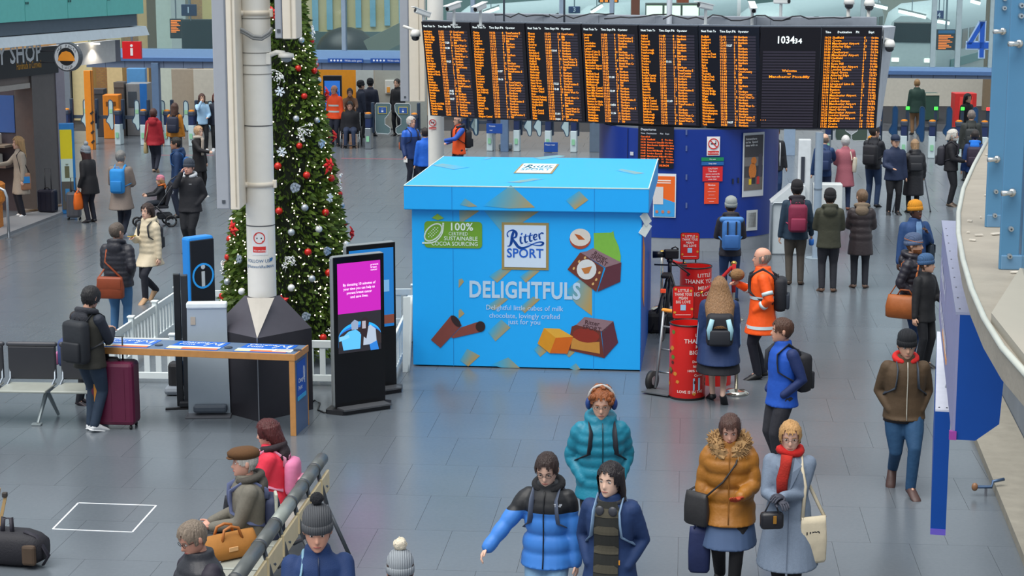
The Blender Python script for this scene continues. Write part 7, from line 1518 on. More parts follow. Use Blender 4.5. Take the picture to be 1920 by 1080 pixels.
I=person('woman in a pale grey wool coat with red scarf and gloves',1483,787,1.71,-12,skin='#cf9a84',hair=('full','#b88c58'),top=dict(kind='wool',col='#717f92',hem=0.25,th=0.03,flare=0.17),bottom='#121218',shoes='#16161a',armL=(-0.02,-0.17,0.655),armR=(0.035,-0.19,0.635),stride=0.35,hyaw=4,hpitch=8,female=True,gloves='#3a3c48',scarf=('#c4201c',0.64,'#a82418'),glasses='#8a7a70',build=1.2)
m=MB()
for s in(1,-1):
 f=I['front'];m.add([f(0.83,s*0.03,0.012),f(0.79,s*0.065,0.014),f(0.72,s*0.035,0.012),f(0.66,s*0.008,0.01),f(0.76,s*0.02,0.018)],[(0,1,4),(1,2,4),(2,3,4),(3,0,4)]if s<0 else[(0,4,1),(1,4,2),(2,4,3),(3,4,0)])
ob('lapels',m,mat('#7b899c',0.8,var=0.1),I['t']);m=MB();m.tube([I['front'](z,0.008,0.005)for z in(0.27,0.35,0.45,0.55,0.64)],0.004,5);ob('coat_edge',m,mat('#5a6678',0.8),I['t'])
t,a_=shoulder_bag(I,1,'cream canvas tote bag on the arm of the grey coated woman','tote_bag','#d8cbb0',0.26,0.42,0.05,0.40,cross=False,y=-0.05,flap=False,rzl=R(-60));m=MB()
for i,s in enumerate(['um','a']):put(m,s,0.11,Vector((-0.06,-0.03,0.24-0.11*i))+Vector((0,-0.03,0)),(math.cos(R(30)),-math.sin(R(30))*-1,0),(0,0,1),0.0,bold=0.01)
ob('lettering',m,mat('#26262a',0.6),t)
held(I,-1,'small_handbag','small black handbag with gold clasp held by the grey coated woman','bag',(-0.10,0.02,-0.16),lambda t:(ob('bag_body',MB().box((0,0,0.0),(0.2,0.09,0.15),0.3,bev=0.03),mat('#1e1e24',0.4),t,True),ob('clasp',MB().box((0.03,-0.05,0.02),(0.03,0.012,0.07),0.3,bev=0.004),mat('#c08a3c',0.3,metal=0.6),t),ob('strap',MB().tube([(-0.06,0,0.07),(0,0,0.2),(0.06,0,0.07)],0.008,6),mat('#1e1e24',0.4),t)))
I=person('teen in a teal puffer jacket wearing blue headphones',1127,724,1.82,4,skin='#d09a80',hair=('curly','#8a4c24'),top=dict(kind='puffer',col='#127a94',hem=0.44,th=0.05,period=0.10),bottom='#16181e',shoes='#1a1a1e',armL='pocket',armR='pocket',stride=0.25,hpitch=14,hyaw=-8,glasses='#6a5a50',hood='#127a94',zip_='#0b3c4a',build=1.12)
Mh=I['Mh'];m=MB();m.tube([Mh@Vector((0.10*math.sin(a),0.012,0.02+0.125*math.cos(a)))for a in[R(-82+164*k/14)for k in range(15)]],0.013,8);hp=thing('headphones','dark blue over-ear headphones on the teal jacketed teen','headphones',M=I['W']@Matrix.Translation(Mh.translation));kidp(I,hp,'headband',m,mat('#b8b4b0',0.4),Mh.translation)
for s in(1,-1):m=MB();m.ell(Mh@Vector((s*0.098,0.01,-0.01)),(0.026,0.042,0.05),12,8,Mh.to_3x3());kidp(I,hp,'ear_cup',m,mat('#1c3c7c',0.35),Mh.translation)
backpack(I,'dark rucksack on the teal jacketed teen, only its straps in view','#23252e',w=0.28,h=0.42,d=0.13)
I=person('girl in a bright blue and black puffer jacket with arm swung out',1028,846,1.71,-14,skin='#d8a890',hair=('pony','#2c1c18'),top=dict(kind='puffer',col='#3c7ed0',hem=0.45,th=0.048,period=0.15,yoke=('#17181c',0.725)),bottom='#7ea4c4',shoes='#c8c8cc',armL='down',armR='out',stride=0.3,hpitch=20,female=True,glasses='#1c1c1e',hood='#17181c',zip_='#14161a',build=1.15)
m=MB();P_=I['front'](0.765,0.05,0.016);put(m,'TNF',0.035,P_,(1,0.2,0),(0,0,1),0.004,bold=0.02);ob('chest_emblem',m,mat('#c8ccd4',0.5),I['t'])
backpack(I,'grey rucksack on the bright blue puffer girl, straps showing','#4a5468',w=0.27,h=0.42,d=0.13)
I=person('young woman with long black hair in an open navy coat',1146,866,1.74,-16,skin='#d8ac94',hair=('long','#1a1216',0.33),top=dict(kind='jacket',col='#15315e',hem=0.30,th=0.035,flare=0.2,open_='#20211e',ow=0.058),bottom='#17181c',shoes='#1c1c20',armL='pocket',armR='pocket',stride=0.2,hyaw=-14,hpitch=2,female=True,build=1.22)
for z in(0.42,0.51,0.60,0.69,0.77):ob('jumper_stripe',I['patch'](z,z+0.04,0.057,0.0145,3),mat('#4a463a',0.9,var=0.1),I['t'])
m=MB();m.tube([I['TP'](0.06*math.sin(a),0.004-0.062*math.cos(a),0.835-0.012*math.cos(a))for a in[R(-150+300*k/12)for k in range(13)]],0.02,8,round_=True);hp=worn(I,'headphones','dark headphones resting round the neck of the navy coated woman','headphones',I['TP'](0,0,0.83));kidp(I,hp,'neck_band',m,mat('#2a2a30',0.4),I['TP'](0,0,0.83))
for s in(1,-1):m=MB();m.ell(I['front'](0.80,s*0.03,0.02),(0.036,0.018,0.04),12,8);kidp(I,hp,'ear_cup',m,mat('#3a3c44',0.4),I['TP'](0,0,0.83))
m=MB();m.box(I['front'](0.56,0.055,0.004),(0.03,0.012,0.035));ob('orange_patch',m,mat('#d8902c',0.6),I['t'])
backpack(I,'navy backpack bulging behind the long haired woman','#122c58',w=0.36,h=0.46,d=0.17,strapc='#7a96b4')
I=person('boy in a navy fleece with a grey bobble hat looking down',594,950,1.84,8,skin='#c8886c',hair=('short','#6a4830'),hat=('pom','#4c4e52',None,'#17181e'),top=dict(kind='fleece',col='#123060',hem=0.46,th=0.032),bottom='#202430',shoes='#2a2a2e',armL='phone',armR='chest',hpitch=10,hyaw=-4,zip_='#0c2044',build=1.15)
t,a_=shoulder_bag(I,-1,'teal shoulder bag of the navy fleece boy, strap across the chest','shoulder_bag','#3c6a7c',0.30,0.26,0.10,0.50,cross=False,strapc='#7aa0b4')
I=person('person in a pale grey bobble hat at the bottom edge',750,1034,1.62,5,skin='#b87860',hair=('bob','#3a2620'),hat=('pom','#8e949a',None,'#d8cdb8'),top=J('#22222a',0.44,th=0.035),hood='#1e1e26',bottom='#20222a',hpitch=6,female=True)
I=person('man in a brown bomber jacket with red hood and black beanie',1701,612,1.77,-3,skin='#b88468',hair=('short','#241c18'),hat=('beanie','#181a20'),top=dict(kind='jacket',col='#4c3a26',hem=0.475,th=0.042),hood='#c81e1c',bottom='#1c4468',shoes='#4a3430',armL='pocket',armR='pocket',stride=1.0,hpitch=10,zip_='#b8b4a8',build=1.25)
m=MB();rx_,ry_=I['rxy'](0.5);m.loft([[I['TP']((rx_*0.98)*math.cos(q),(ry_*0.98)*math.sin(q),z)for q in[2*math.pi*k/22 for k in range(22)]]for z in(0.462,0.49)]);ob('ribbed_hem',m,mat('#241e22',0.8),I['t'],True)
backpack(I,'charcoal rucksack on the brown bomber man, straps over shoulders','#2c333e',w=0.28,h=0.42,d=0.13,strapc='#3c4450')
I=person('man in a royal blue jacket with navy sleeves turned toward the crowd',1470,596,1.76,-66,skin='#c08468',hair=('short','#4a2e20'),top=dict(kind='jacket',col='#1650b4',hem=0.45,th=0.036,sl='#14295c'),bottom='#24242c',shoes='#1c1c20',armL='pocket',armR='pocket',hyaw=-30,stride=0.2,build=1.1)
backpack(I,'black backpack with pale edge on the royal blue jacketed man','#1c1c22','#23252c',w=0.32,h=0.44,d=0.18,strapc='#23262e')
I=person('schoolgirl with very long fair hair and navy skirt seen from behind',1350,517,1.66,176,skin='#c8a08c',hair=('long','#86623f',0.50,0.8),top=dict(kind='jacket',col='#18305c',hem=0.345,th=0.045,flare=0.16),bottom='#16161e',bare=True,skirt=('#14161e',0.275),shoes='#18181e',armL='down',armR='down',stride=0.7,female=True,hpitch=14,build=1.45)
m=MB()
for s in(1,-1):e,w,sh_=I['el'][s],I['wr'][s],I['sh'][s];o_=Vector((s*0.055,0.03,0));m.tube([sh_.lerp(e,0.45)+o_,e+o_,e.lerp(w,0.9)+o_*0.9],0.008,5)
ob('sleeve_piping',m,mat('#a8c8e4',0.6),I['t'])
t,a_=backpack(I,'black school backpack with pale blue curved panels on the long haired girl','#1a1a22','#24262e',w=0.34,h=0.42,d=0.17,z0=0.50)
for s in(1,-1):m=MB();m.tube([(s*0.12,0.10,0.10),(s*0.135,0.105,0.22),(s*0.10,0.10,0.36)],[0.03,0.035,0.03],8,flat=0.5,up=(0,1,0));ob('pale_panel',m,mat('#9cc8d4',0.5),t,True)
I=person('bald man in a long orange high visibility coat with silver bands',1432,464,1.80,-100,skin='#c88a70',hair=('bald','#8a8078'),top=dict(kind='jacket',col='#ff5a0c',hem=0.36,th=0.045,flare=0.17,rough=0.6),bottom='#141826',shoes='#17171a',armL='pocket',armR=(0.06,-0.185,0.71),stride=0.15,build=1.25)
m=MB();rx=I['rxy']
for z0,z1 in((0.405,0.428),(0.625,0.648)):
 ra=[]
 for z in(z0,z1):
  a_,b_=rx(max(0.5,z));u=max(0,0.5-z);a_+=0.17*u;b_+=0.136*u+0.03*u;ra.append([I['TP']((a_*1.015+0.003)*math.copysign(abs(math.cos(q))**0.85,math.cos(q)),(b_*1.015+0.003)*math.sin(q),z)for q in[2*math.pi*k/24 for k in range(24)]])
 m.loft(ra,cap=False)
ob('silver_band',m,mat('#c4d8dc',0.35),I['t'],True);m=MB()
for s in(1,-1):
 e,w,sh_=I['el'][s],I['wr'][s],I['sh'][s]
 for p,q,r_ in((sh_.lerp(e,0.62),sh_.lerp(e,0.78),0.078),(e.lerp(w,0.35),e.lerp(w,0.5),0.068)):m.tube([p,q],r_,14)
ob('sleeve_band',m,mat('#c4d8dc',0.35),I['t'],True)
backpack(I,'black backpack with grey side on the high visibility man','#1a1c24','#2c3440',w=0.30,h=0.46,d=0.17)
held(I,-1,'fluffy_bundle','small brown fluffy bundle held up by the high visibility man','bundle',(0.0,0.05,0.1),lambda t:(ob('fur_body',MB().ell((0,0,0),(0.09,0.1,0.085),12,8),mat('#8a6844',0.95,var=0.4,bump=0.8),t,True),ob('dark_snout',MB().ell((-0.0,-0.09,0.0),(0.035,0.03,0.03),8,6),mat('#3a2c22',0.9),t,True)))
# the queue under the board
I=person('person in a grey beanie with a blue roll-top backpack facing the kiosk',1371,369,1.72,178,hair=('short','#3a2a22'),hat=('beanie','#9aa09e'),top=J('#26242c',0.45,th=0.04),hood='#26242c',bottom='#16335a',armL='waist',armR='waist')
t,a_=backpack(I,'bright blue roll-top backpack with dark buckles','#3a72b4','#3468a8',w=0.30,h=0.50,d=0.17,z0=0.52,shape=0.05);m=MB();m.tube([(-0.15,0,0.5),(0.15,0,0.5)],0.05,10,round_=True);ob('rolled_top',m,mat('#4a82c0',0.7),t,True);m=MB()
for s in(-1,1):m.box((s*0.07,0.10,0.28),(0.025,0.02,0.4))
ob('buckle_straps',m,mat('#1c2434',0.6),t)
I=person('man in a dark teal jacket with a maroon patterned backpack',1495,338,1.80,178,hair=('short','#2a2220'),hat=('beanie','#1e1c20'),top=J('#1c3346',0.45,th=0.045),hood='#26222a',bottom='#4c463e',shoes='#4a3c30',armL='down',armR='hold',build=1.1)
backpack(I,'maroon and pink patterned backpack with front pocket','#7a1c3c','#8a2848',w=0.32,h=0.48,d=0.17,z0=0.53,strapc='#a83a5c')
held(I,-1,'blue_bottle','small bright blue bottle in the hand of the teal jacketed man','bottle',(0,0,-0.06),lambda t:(ob('bottle_body',MB().lathe([(0.03,-0.06),(0.045,-0.04),(0.045,0.04),(0.025,0.06)],seg=12),mat('#2a78d8',0.4),t,True),ob('cap',MB().lathe([(0.02,0.06),(0.02,0.085)],seg=10),mat('#1c3c78',0.4),t,True)))
I=person('person in an olive jacket with hood and black beanie',1557,354,1.74,176,hair=('short','#2a2220'),hat=('beanie','#1e1c20'),top=J('#37382a',0.44,th=0.045),hood='#37382a',bottom='#24252c',shoes='#6a5040',armL='waist',armR='waist',build=1.1)
I=person('person in a long brown padded coat with fur hood, cropped hair',1617,356,1.70,172,hair=('short','#6e5640'),top=dict(kind='puffer',col='#30282a',hem=0.345,th=0.04,period=0.12,flare=0.1),hood='#7a6a58',bottom='#22242c',shoes='#6a5448',armL='waist',armR='waist',hyaw=20,female=True,build=1.08)
I=person('man in a yellow beanie and blue padded coat holding his strap',1717,376,1.80,14,skin='#4a2e22',hair=('short','#18120f'),hat=('beanie','#d08a1c'),top=dict(kind='jacket',col='#1d4070',hem=0.42,th=0.045,open_='#6a8cb4'),bottom='#23262e',armL='strap',armR='down',hyaw=20,build=1.12)
shoulder_bag(I,1,'dark shoulder bag at the side of the yellow beanie man','shoulder_bag','#1c2834',0.3,0.26,0.12,0.56,cross=False)
I=person('bearded man in a black ribbed puffer jacket and striped beanie',1713,438,1.79,62,skin='#c08a6c',hair=('short','#6a4428'),beard='#8a5430',hat=('beanie','#4a5a78','#5a6a88'),top=dict(kind='puffer',col='#22202a',hem=0.45,th=0.045,period=0.075),hood='#22202a',bottom='#1e3a64',shoes='#2a2420',armL='down',armR='pocket')
m=MB();Mt=I['Mh'];m.loft([[Mt@Vector((math.cos(2*math.pi*k/20)*0.093,math.sin(2*math.pi*k/20)*0.116+0.012,z+0.02*math.sin(2*math.pi*k/20)))for k in range(20)]for z in(0.058,0.066)],cap=False);ob('orange_hat_stripe',m,mat('#c87848',0.9),I['t'],True)
t,a_=shoulder_bag(I,-1,'large tan leather holdall hanging from the bearded man','leather_holdall','#9c5420',0.54,0.32,0.22,0.46,strapc='#b0602c',cross=False,flap=False);m=MB();m.tube([(0.0,-0.12,0.3),(-0.03,-0.06,0.4),(-0.03,0.06,0.4),(0.0,0.12,0.3)],0.012,6);ob('top_handle',m,mat('#8a4820',0.6),t,True)
I=person('boy in a blue beanie and black coat beside the bearded man',1737,476,1.58,40,skin='#c89478',hair=('short','#4a3424'),hat=('beanie','#3a5c84'),top=J('#17181c',0.42,th=0.04),bottom='#14161c',hyaw=30,armL='waist')
# far right
I=person('white haired woman in a long pink coat seen from behind',1586,255,1.66,176,hair=('full','#d8d8d0'),top=dict(kind='wool',col='#a8606c',hem=0.32,th=0.035,flare=0.14),bottom='#1c2c4c',shoes='#8a5848',armL='waist',armR='waist',female=True,build=1.12)
shoulder_bag(I,-1,'cream shoulder bag on the pink coated woman','shoulder_bag','#d4ccb8',0.26,0.34,0.1,0.62,cross=False)
I=person('tall man in a black jacket carrying a small child',1640,236,1.84,150,skin='#b88468',hair=('short','#241c18'),top=J('#20222a',0.47,th=0.04),bottom='#243a5c',armL='chest',armR='chest',hyaw=-40)
backpack(I,'black backpack on the man carrying a child','#191a22',w=0.34,h=0.46,d=0.19)
q=I['W']@Vector((0.12,-0.26,0.98));person('small child in a mustard jacket carried on a man arm',0,0,0.95,20,skin='#d09a7c',hair=('full','#8a3c20'),top=J('#d8901c',0.44,th=0.03),bottom='#2a3450',pos=q,sit=0.34,armL='waist',armR='waist')
I=person('man in a navy cap and navy jacket facing the camera',1679,252,1.74,4,hair=('short','#4a3c30'),hat=('cap','#1c2a44'),top=J('#1c2a48',0.44,th=0.045),bottom='#17181e',armL='down',armR='waist',build=1.15)
I=person('person in a long black padded coat walking with two crutches',1716,262,1.62,178,hair=('bob','#9a7c5c'),top=dict(kind='puffer',col='#1a1a20',hem=0.24,th=0.045,period=0.14,flare=0.08),hood='#1a1a20',bottom='#17181c',armL='hold',armR='hold',female=True,build=1.15)
backpack(I,'flat black backpack on the person with crutches','#26282e',w=0.32,h=0.36,d=0.1,z0=0.58,straps=False)
for s in(1,-1):
 g=I['wr'][s]+Vector((s*0.02,0,0));t=worn(I,'crutch','grey walking crutch on the %s side of the black coated person'%('far' if s>0 else 'near kiosk'),'crutch',Vector((g.x+s*0.16,g.y,0)));b_=Vector((g.x+s*0.16,g.y,0))
 m=MB();m.tube([g-b_+Vector((-s*0.02,0,0.22)),g-b_,(0,0,0.02)],0.014,8);ob('shaft',m,mat('#9aa2aa',0.35,metal=0.5),t,True);m=MB();m.tube([(0,0,0.03),(0,0,0)],0.02,8);ob('rubber_tip',m,mat('#26262a',0.7),t,True);m=MB();m.tube([g-b_+Vector((0,0.05,0)),g-b_+Vector((0,-0.07,0))],0.016,8);ob('grip',m,mat('#2a2c32',0.6),t,True)
I=person('white bearded man in a black jacket turned to the gates',1786,243,1.74,70,skin='#c89880',hair=('bob','#c8c4bc',0.1),beard='#dcd8d0',top=J('#18181e',0.46,th=0.045),bottom='#17191f',shoes='#5a4c40',armL='waist',armR='waist',build=1.1)
backpack(I,'dark grey backpack on the white bearded man','#2a2a34',w=0.3,h=0.44,d=0.18)
I=person('person with a bright blue hood near the ledge edge',1829,244,1.74,165,hair=('short','#2a2220'),top=J('#1c3c74',0.45,th=0.04),hood='#1c74d8',bottom='#1c1e26')
backpack(I,'dark purple backpack under the bright blue hood','#2a2034',w=0.32,h=0.46,d=0.17)
I=person('grey haired man in a dark jacket just before the far gates',1822,207,1.78,172,hair=('short','#7a706a'),top=J('#2c302e',0.45,th=0.045),bottom='#1c1e26',build=1.15)
backpack(I,'charcoal backpack on the grey haired man at the gates','#2c3032',w=0.3,h=0.4,d=0.14)
person('person in a dark green coat beyond the gates',1720,149,1.74,178,hair=('short','#8a6a44'),top=J('#16342c',0.40,th=0.045),bottom='#7a5a3c',build=1.15)
person('person in a black coat beyond the gates by the red unit',1814,176,1.70,30,hair=('long','#15151a',0.2),top=J('#17171c',0.42,th=0.045),bottom='#17171c')
I=person('person in a dark coat with pale stripes right of the kiosk',1454,238,1.76,8,skin='#a87458',hair=('short','#1c1814'),top=J('#23252c',0.43,th=0.04),bottom='#1c3a64');m=MB()
for s in(1,-1):m.tube([I['front'](z,s*0.05,0.008)for z in(0.5,0.6,0.7,0.8)],0.014,6)
ob('pale_stripes',m,mat('#c8ccd0',0.7),I['t'],True)
I=person('bald person with a navy backpack behind the slim grey column',1546,251,1.72,165,hair=('bald','#8a7a6c'),top=J('#1d3c68',0.45,th=0.04),bottom='#23304c',armR='fwd',lean=0.12)
backpack(I,'big navy backpack behind the slim grey column','#1a2f58',w=0.36,h=0.46,d=0.2)
# behind the box
I=person('white haired man in a two tone blue anorak holding papers',770,219,1.78,42,skin='#c88e78',hair=('full','#b8b4b0'),top=J('#1a3468',0.43,th=0.045,yoke=('#2060c8',0.735)),bottom='#1c2030',armL='waist',armR='hold',build=1.1)
t,a_=backpack(I,'navy backpack with orange edge on the two tone blue anorak','#232a44','#d86a2c',w=0.3,h=0.4,d=0.16);held(I,-1,'paper_sheet','folded white paper in the hand of the blue anorak man','paper',(0,0,-0.02),lambda t:ob('sheet',MB().box((0,0,0),(0.01,0.14,0.1),bev=0.002),mat('#e4e4e0',0.6),t))
person('person in royal blue mostly hidden by the slimmer white column',797,240,1.64,190,hair=('short','#2a2220'),top=J('#1c64d0',0.45,th=0.04),bottom='#1c2438')
I=person('worker in an orange vest over blue sleeves with black backpack',860,215,1.76,-62,skin='#c08a70',hair=('bald','#6a625c'),glasses=True,top=dict(kind='jacket',col='#f0561c',hem=0.45,th=0.035,sl='#1c50b0'),hood='#2a2e3c',bottom='#1c2030',armL='fwd',armR='waist',build=1.1)
backpack(I,'black backpack on the worker in the orange vest','#1c1c24',w=0.32,h=0.44,d=0.18)
I=person('worker in orange high visibility jacket standing beside the tree',627,160,1.80,-25,skin='#c07c60',hair=('bald','#5a4c44'),top=dict(kind='jacket',col='#f4501c',hem=0.45,th=0.04),bottom='#1c2030',build=1.1);m=MB()
for z in(0.56,0.66):a_,b_=I['rxy'](z);m.loft([[I['TP']((a_*1.02+0.003)*math.cos(2*math.pi*k/22),(b_*1.02+0.003)*math.sin(2*math.pi*k/22),zz)for k in range(22)]for zz in(z,z+0.028)],cap=False)
ob('silver_band',m,mat('#c4c8c4',0.4),I['t'],True)
I=person('man in black seated in a wheelchair before the gates',656,190,1.74,2,skin='#b88068',hair=('short','#17130f'),top=J('#1a1a20',0.5,th=0.045),bottom='#23304a',armL='down',armR='down',sit=0.29,build=1.25,hpitch=12)
W=I['W'];t=thing('wheelchair','dark wheelchair under the seated man in black','wheelchair',M=W)
for s in(1,-1):
 m=MB();m.tube([(s*0.33,0.28*math.cos(q)+0.1,0.3+0.28*math.sin(q))for q in[2*math.pi*k/20 for k in range(21)]],0.016,6);ob('wheel',m,mat('#1c1c20',0.5),t,True);m=MB();m.tube([(s*0.25,0.08*math.cos(q)-0.45,0.09+0.08*math.sin(q))for q in[2*math.pi*k/12 for k in range(13)]],0.015,6);ob('castor',m,mat('#1c1c20',0.5),t,True)
 m=MB();m.tube([(s*0.28,-0.45,0.1),(s*0.28,-0.2,0.45),(s*0.28,0.25,0.47),(s*0.28,0.28,0.95),(s*0.28,0.4,0.97)],0.014,6);ob('side_frame',m,GSTEEL,t,True)
m=MB();m.box((0,0.02,0.42),(0.52,0.46,0.05),bev=0.02);m.box((0,0.28,0.7),(0.52,0.05,0.45),bev=0.02);ob('seat',m,mat('#1a1a1e',0.7),t);m=MB();m.box((0,-0.52,0.08),(0.4,0.16,0.02));ob('footplate',m,mat('#2a2a2e',0.5),t)
person('person with dark hair and furry coat pushing the wheelchair',656,166,1.64,4,hair=('full','#2a1c16'),top=J('#6a4a34',0.42,th=0.045),bottom='#1c1c22',armL='fwd',armR='fwd')
I=person('taller of two people in dark jackets at the far barrier',694,147,1.78,165,hair=('short','#14161c'),hat=('beanie','#14161c'),top=J('#1a2034',0.43,th=0.045),bottom='#181a22',build=1.1)
person('shorter of two people in dark jackets at the far barrier',676,151,1.74,120,hair=('short','#14161c'),hat=('beanie','#181a20'),top=J('#1c2438',0.43,th=0.04),bottom='#181a22')
person('man in a black coat at the far barrier below the display case',745,148,1.78,-30,hair=('short','#1c1814'),top=J('#191a20',0.40,th=0.045),bottom='#17181e')
# left side
I=person('woman with long blonde hair in a beige wool coat at the shop counter',38,254,1.76,-60,pos=G(42,408),skin='#d0a088',hair=('long','#b08c60',0.28),top=dict(kind='wool',col='#a89c8e',hem=0.30,th=0.035,flare=0.18),bottom='#1a1c28',shoes='#d8dce0',armL='down',armR=(0.10,-0.24,0.66),female=True)
t,a_=shoulder_bag(I,1,'brown and blue shopping bag on the beige coated woman','shopping_bag','#a4785c',0.22,0.36,0.08,0.46,cross=False,strapc='#2a2a30',y=0.03,flap=False);m=MB();m.box((0.05,0,0.22),(0.012,0.15,0.14),bev=0.003);ob('blue_panel',m,mat('#2c8ad0',0.6),t)
I=person('stooping person in a black fur coat and grey bobble hat',166,273,1.62,-120,hair=('long','#3a1c1c',0.34),hat=('pom','#8d959e',None,'#9aa2aa'),top=dict(kind='wool',col='#14141a',hem=0.38,th=0.05,flare=0.14),bottom='#1a1c2a',shoes='#26262c',armL='hold',armR='waist',female=True,lean=0.14,build=1.12)
hand_bag(I,1,'bright orange plastic carrier bag held by the black fur coat','carrier_bag','#f4701c',0.24,0.36,0.12,loop=0.05)
I=person('man in a taupe overcoat with bright blue backpack',224,281,1.78,172,hair=('short','#7c7a78'),top=dict(kind='wool',col='#7d7068',hem=0.34,th=0.04,flare=0.16),bottom='#1a2030',shoes='#b4bac8',armL='waist',armR='waist',stride=0.5,build=1.15,lean=0.05)
backpack(I,'bright sky blue backpack on the taupe overcoat','#1c84cc','#1a78bc',w=0.30,h=0.50,d=0.15,strapc='#2490d8')
I=person('woman in a dark red hooded jacket walking to the gates',287,203,1.68,176,hair=('full','#4a2a22'),top=dict(kind='jacket',col='#9c1424',hem=0.44,th=0.045),hood='#9c1424',bottom='#1c2030',shoes='#a89078',stride=0.5,female=True)
shoulder_bag(I,1,'beige drawstring bag of the woman in dark red','shoulder_bag','#b09a6c',0.2,0.3,0.1,0.40,cross=False,flap=False)
I=person('person in a mustard jacket with long brown hair near the gates',327,194,1.66,172,hair=('long','#4a3024',0.2),top=dict(kind='jacket',col='#b8741c',hem=0.45,th=0.04),bottom='#3a3c48',female=True)
backpack(I,'navy backpack on the mustard jacket','#1c2238',w=0.32,h=0.44,d=0.17)
person('girl in a pale blue top holding a white bag at the gates',378,176,1.66,20,hair=('long','#4a2c24',0.2),top=J('#9cc0dc',0.47,th=0.03),bottom='#15171c',shoes='#d0d4d8',armL='waist',armR='face',female=True)
person('girl in dark clothes with reddish hair beside the pale blue top',404,175,1.66,10,hair=('long','#5a2c24',0.25),top=J('#1c2434',0.44,th=0.035),bottom='#15171c',shoes='#d0d4d8',female=True)
I=person('man in a navy coat with blue straps facing the shop',331,258,1.74,-85,skin='#a86c50',hair=('short','#17130f'),top=dict(kind='jacket',col='#16345c',hem=0.42,th=0.04),bottom='#1c2438',hood='#16345c')
backpack(I,'mid blue backpack on the navy coated man','#2a5c98',w=0.28,h=0.40,d=0.14)
person('woman in a black coat with pale scarf turned toward the gates',371,237,1.66,60,skin='#d8a890',hair=('full','#c8a078'),top=J('#18161a',0.36,th=0.04,flare=0.15),bottom='#18161a',shoes='#e0dcd8',scarf=('#c8bcae',0.6,'#b4a698'),armR='fwd',female=True)
I=person('man in a black jacket and grey beanie with hand at his mouth',354,297,1.80,-14,skin='#d0907c',hair=('short','#4a3c34'),hat=('beanie','#3c4450'),top=dict(kind='jacket',col='#1c1c22',hem=0.455,th=0.045),hood='#c4c8cc',bottom='#17181e',shoes='#1c1c20',armR='face',armL='pocket',stride=0.25,build=1.22)
m=MB();put(m,'EDGE',0.022,I['front'](0.755,0.035,0.012),(1,0.1,0),(0,0,1),0.0);ob('chest_emblem',m,mat('#d4d8dc',0.5),I['t'])
# pushchair with a child
p=G(300,424);t=thing('pushchair','black folding pushchair with a child sitting in it','pushchair',p,R(-70))
for x,y in((-0.22,0.2),(0.22,0.2),(-0.18,-0.45),(0.18,-0.45)):
 m=MB();r_=0.11 if y>0 else 0.085;m.tube([(x,y+r_*math.cos(q),r_+0.012+r_*math.sin(q))for q in[2*math.pi*k/16 for k in range(17)]],0.022,6);wl_=ob('wheel',m,mat('#1a1a1e',0.6),t,True);m=MB();m.tube([(x-0.015,y,r_+0.012),(x+0.015,y,r_+0.012)],0.05,10);ob('hub',m,mat('#8a8e94',0.4),wl_)
for s in(1,-1):m=MB();m.tube([(s*0.18,-0.45,0.12),(s*0.2,-0.1,0.4),(s*0.22,0.3,0.95),(s*0.22,0.42,1.02)],0.014,6);m.tube([(s*0.22,0.2,0.12),(s*0.2,-0.1,0.45)],0.014,6);ob('side_frame',m,mat('#2a2c32',0.4),t,True)
m=MB();m.box((0,0.0,0.42),(0.36,0.34,0.06),bev=0.02);ob('seat',m,mat('#1c1e26',0.8),t);m=MB();m.box((0,0.2,0.68),(0.36,0.06,0.5),M=Matrix.Rotation(R(-18),3,'X'),bev=0.02);ob('backrest',m,mat('#1c1e28',0.8),t);m=MB();m.box((0,0.27,0.72),(0.3,0.02,0.06),M=Matrix.Rotation(R(-18),3,'X'));ob('white_label',m,mat('#a8acb4',0.6),t);m=MB();m.tube([(-0.22,0.42,1.02),(0.22,0.42,1.02)],0.018,6);ob('push_bar',m,mat('#1a1a1e',0.6),t)
m=MB();m.box((0,0.1,0.22),(0.3,0.3,0.12),bev=0.03);ob('basket',m,mat('#23262c',0.8),t)
q=G(302,424);Wp=Matrix.Translation(q)@Matrix.Rotation(R(-70),4,'Z');person('child in a pink beanie and dark coat sitting in the pushchair',0,0,1.12,-70,skin='#d0a088',hair=('long','#a87c50',0.14),hat=('beanie','#cc7c90'),top=J('#1c1e24',0.5,th=0.03),hood='#c86a2c',bottom='#1c2430',pos=Wp@Vector((0,0.02,0.18)),sit=0.30,armL='fwd',armR='fwd',female=True)
I=person('woman in a cream padded coat holding a phone',277,378,1.66,-32,skin='#d8a48c',hair=('long','#33231e',0.14),top=dict(kind='puffer',col='#cfc0a4',hem=0.385,th=0.042,period=0.085,flare=0.15),hood='#cfc0a4',bottom='#1d1f29',shoes='#b08c68',armL='down',armR='chest',stride=0.9,female=True)
backpack(I,'dark rucksack on the cream padded coat, straps at the shoulders','#23262e',w=0.26,h=0.4,d=0.12);held(I,-1,'phone','yellow cased phone in the hand of the cream coated woman','phone',(0,0,0.02),lambda t:(ob('case',MB().box((0,0,0),(0.07,0.14,0.012),bev=0.003),mat('#e0b83c',0.4),t),ob('screen',MB().box((0,0,0.008),(0.06,0.12,0.003)),mat('#20242c',0.2),t)))
I=person('balding man in a black padded jacket with brown satchel',218,419,1.74,172,skin='#b88068',hair=('short','#5c5148'),top=dict(kind='puffer',col='#24242d',hem=0.46,th=0.045,period=0.075),hood='#24242d',bottom='#3a6690',shoes='#3a2c24',armL='waist',armR='pocket',hyaw=-30,build=1.2)
shoulder_bag(I,1,'large tan brown leather satchel of the balding man','leather_satchel','#8a3c1c',0.42,0.32,0.14,0.47,strapc='#9c4a28',cross=False,y=0.135,rzl=R(90),xo=0.15)
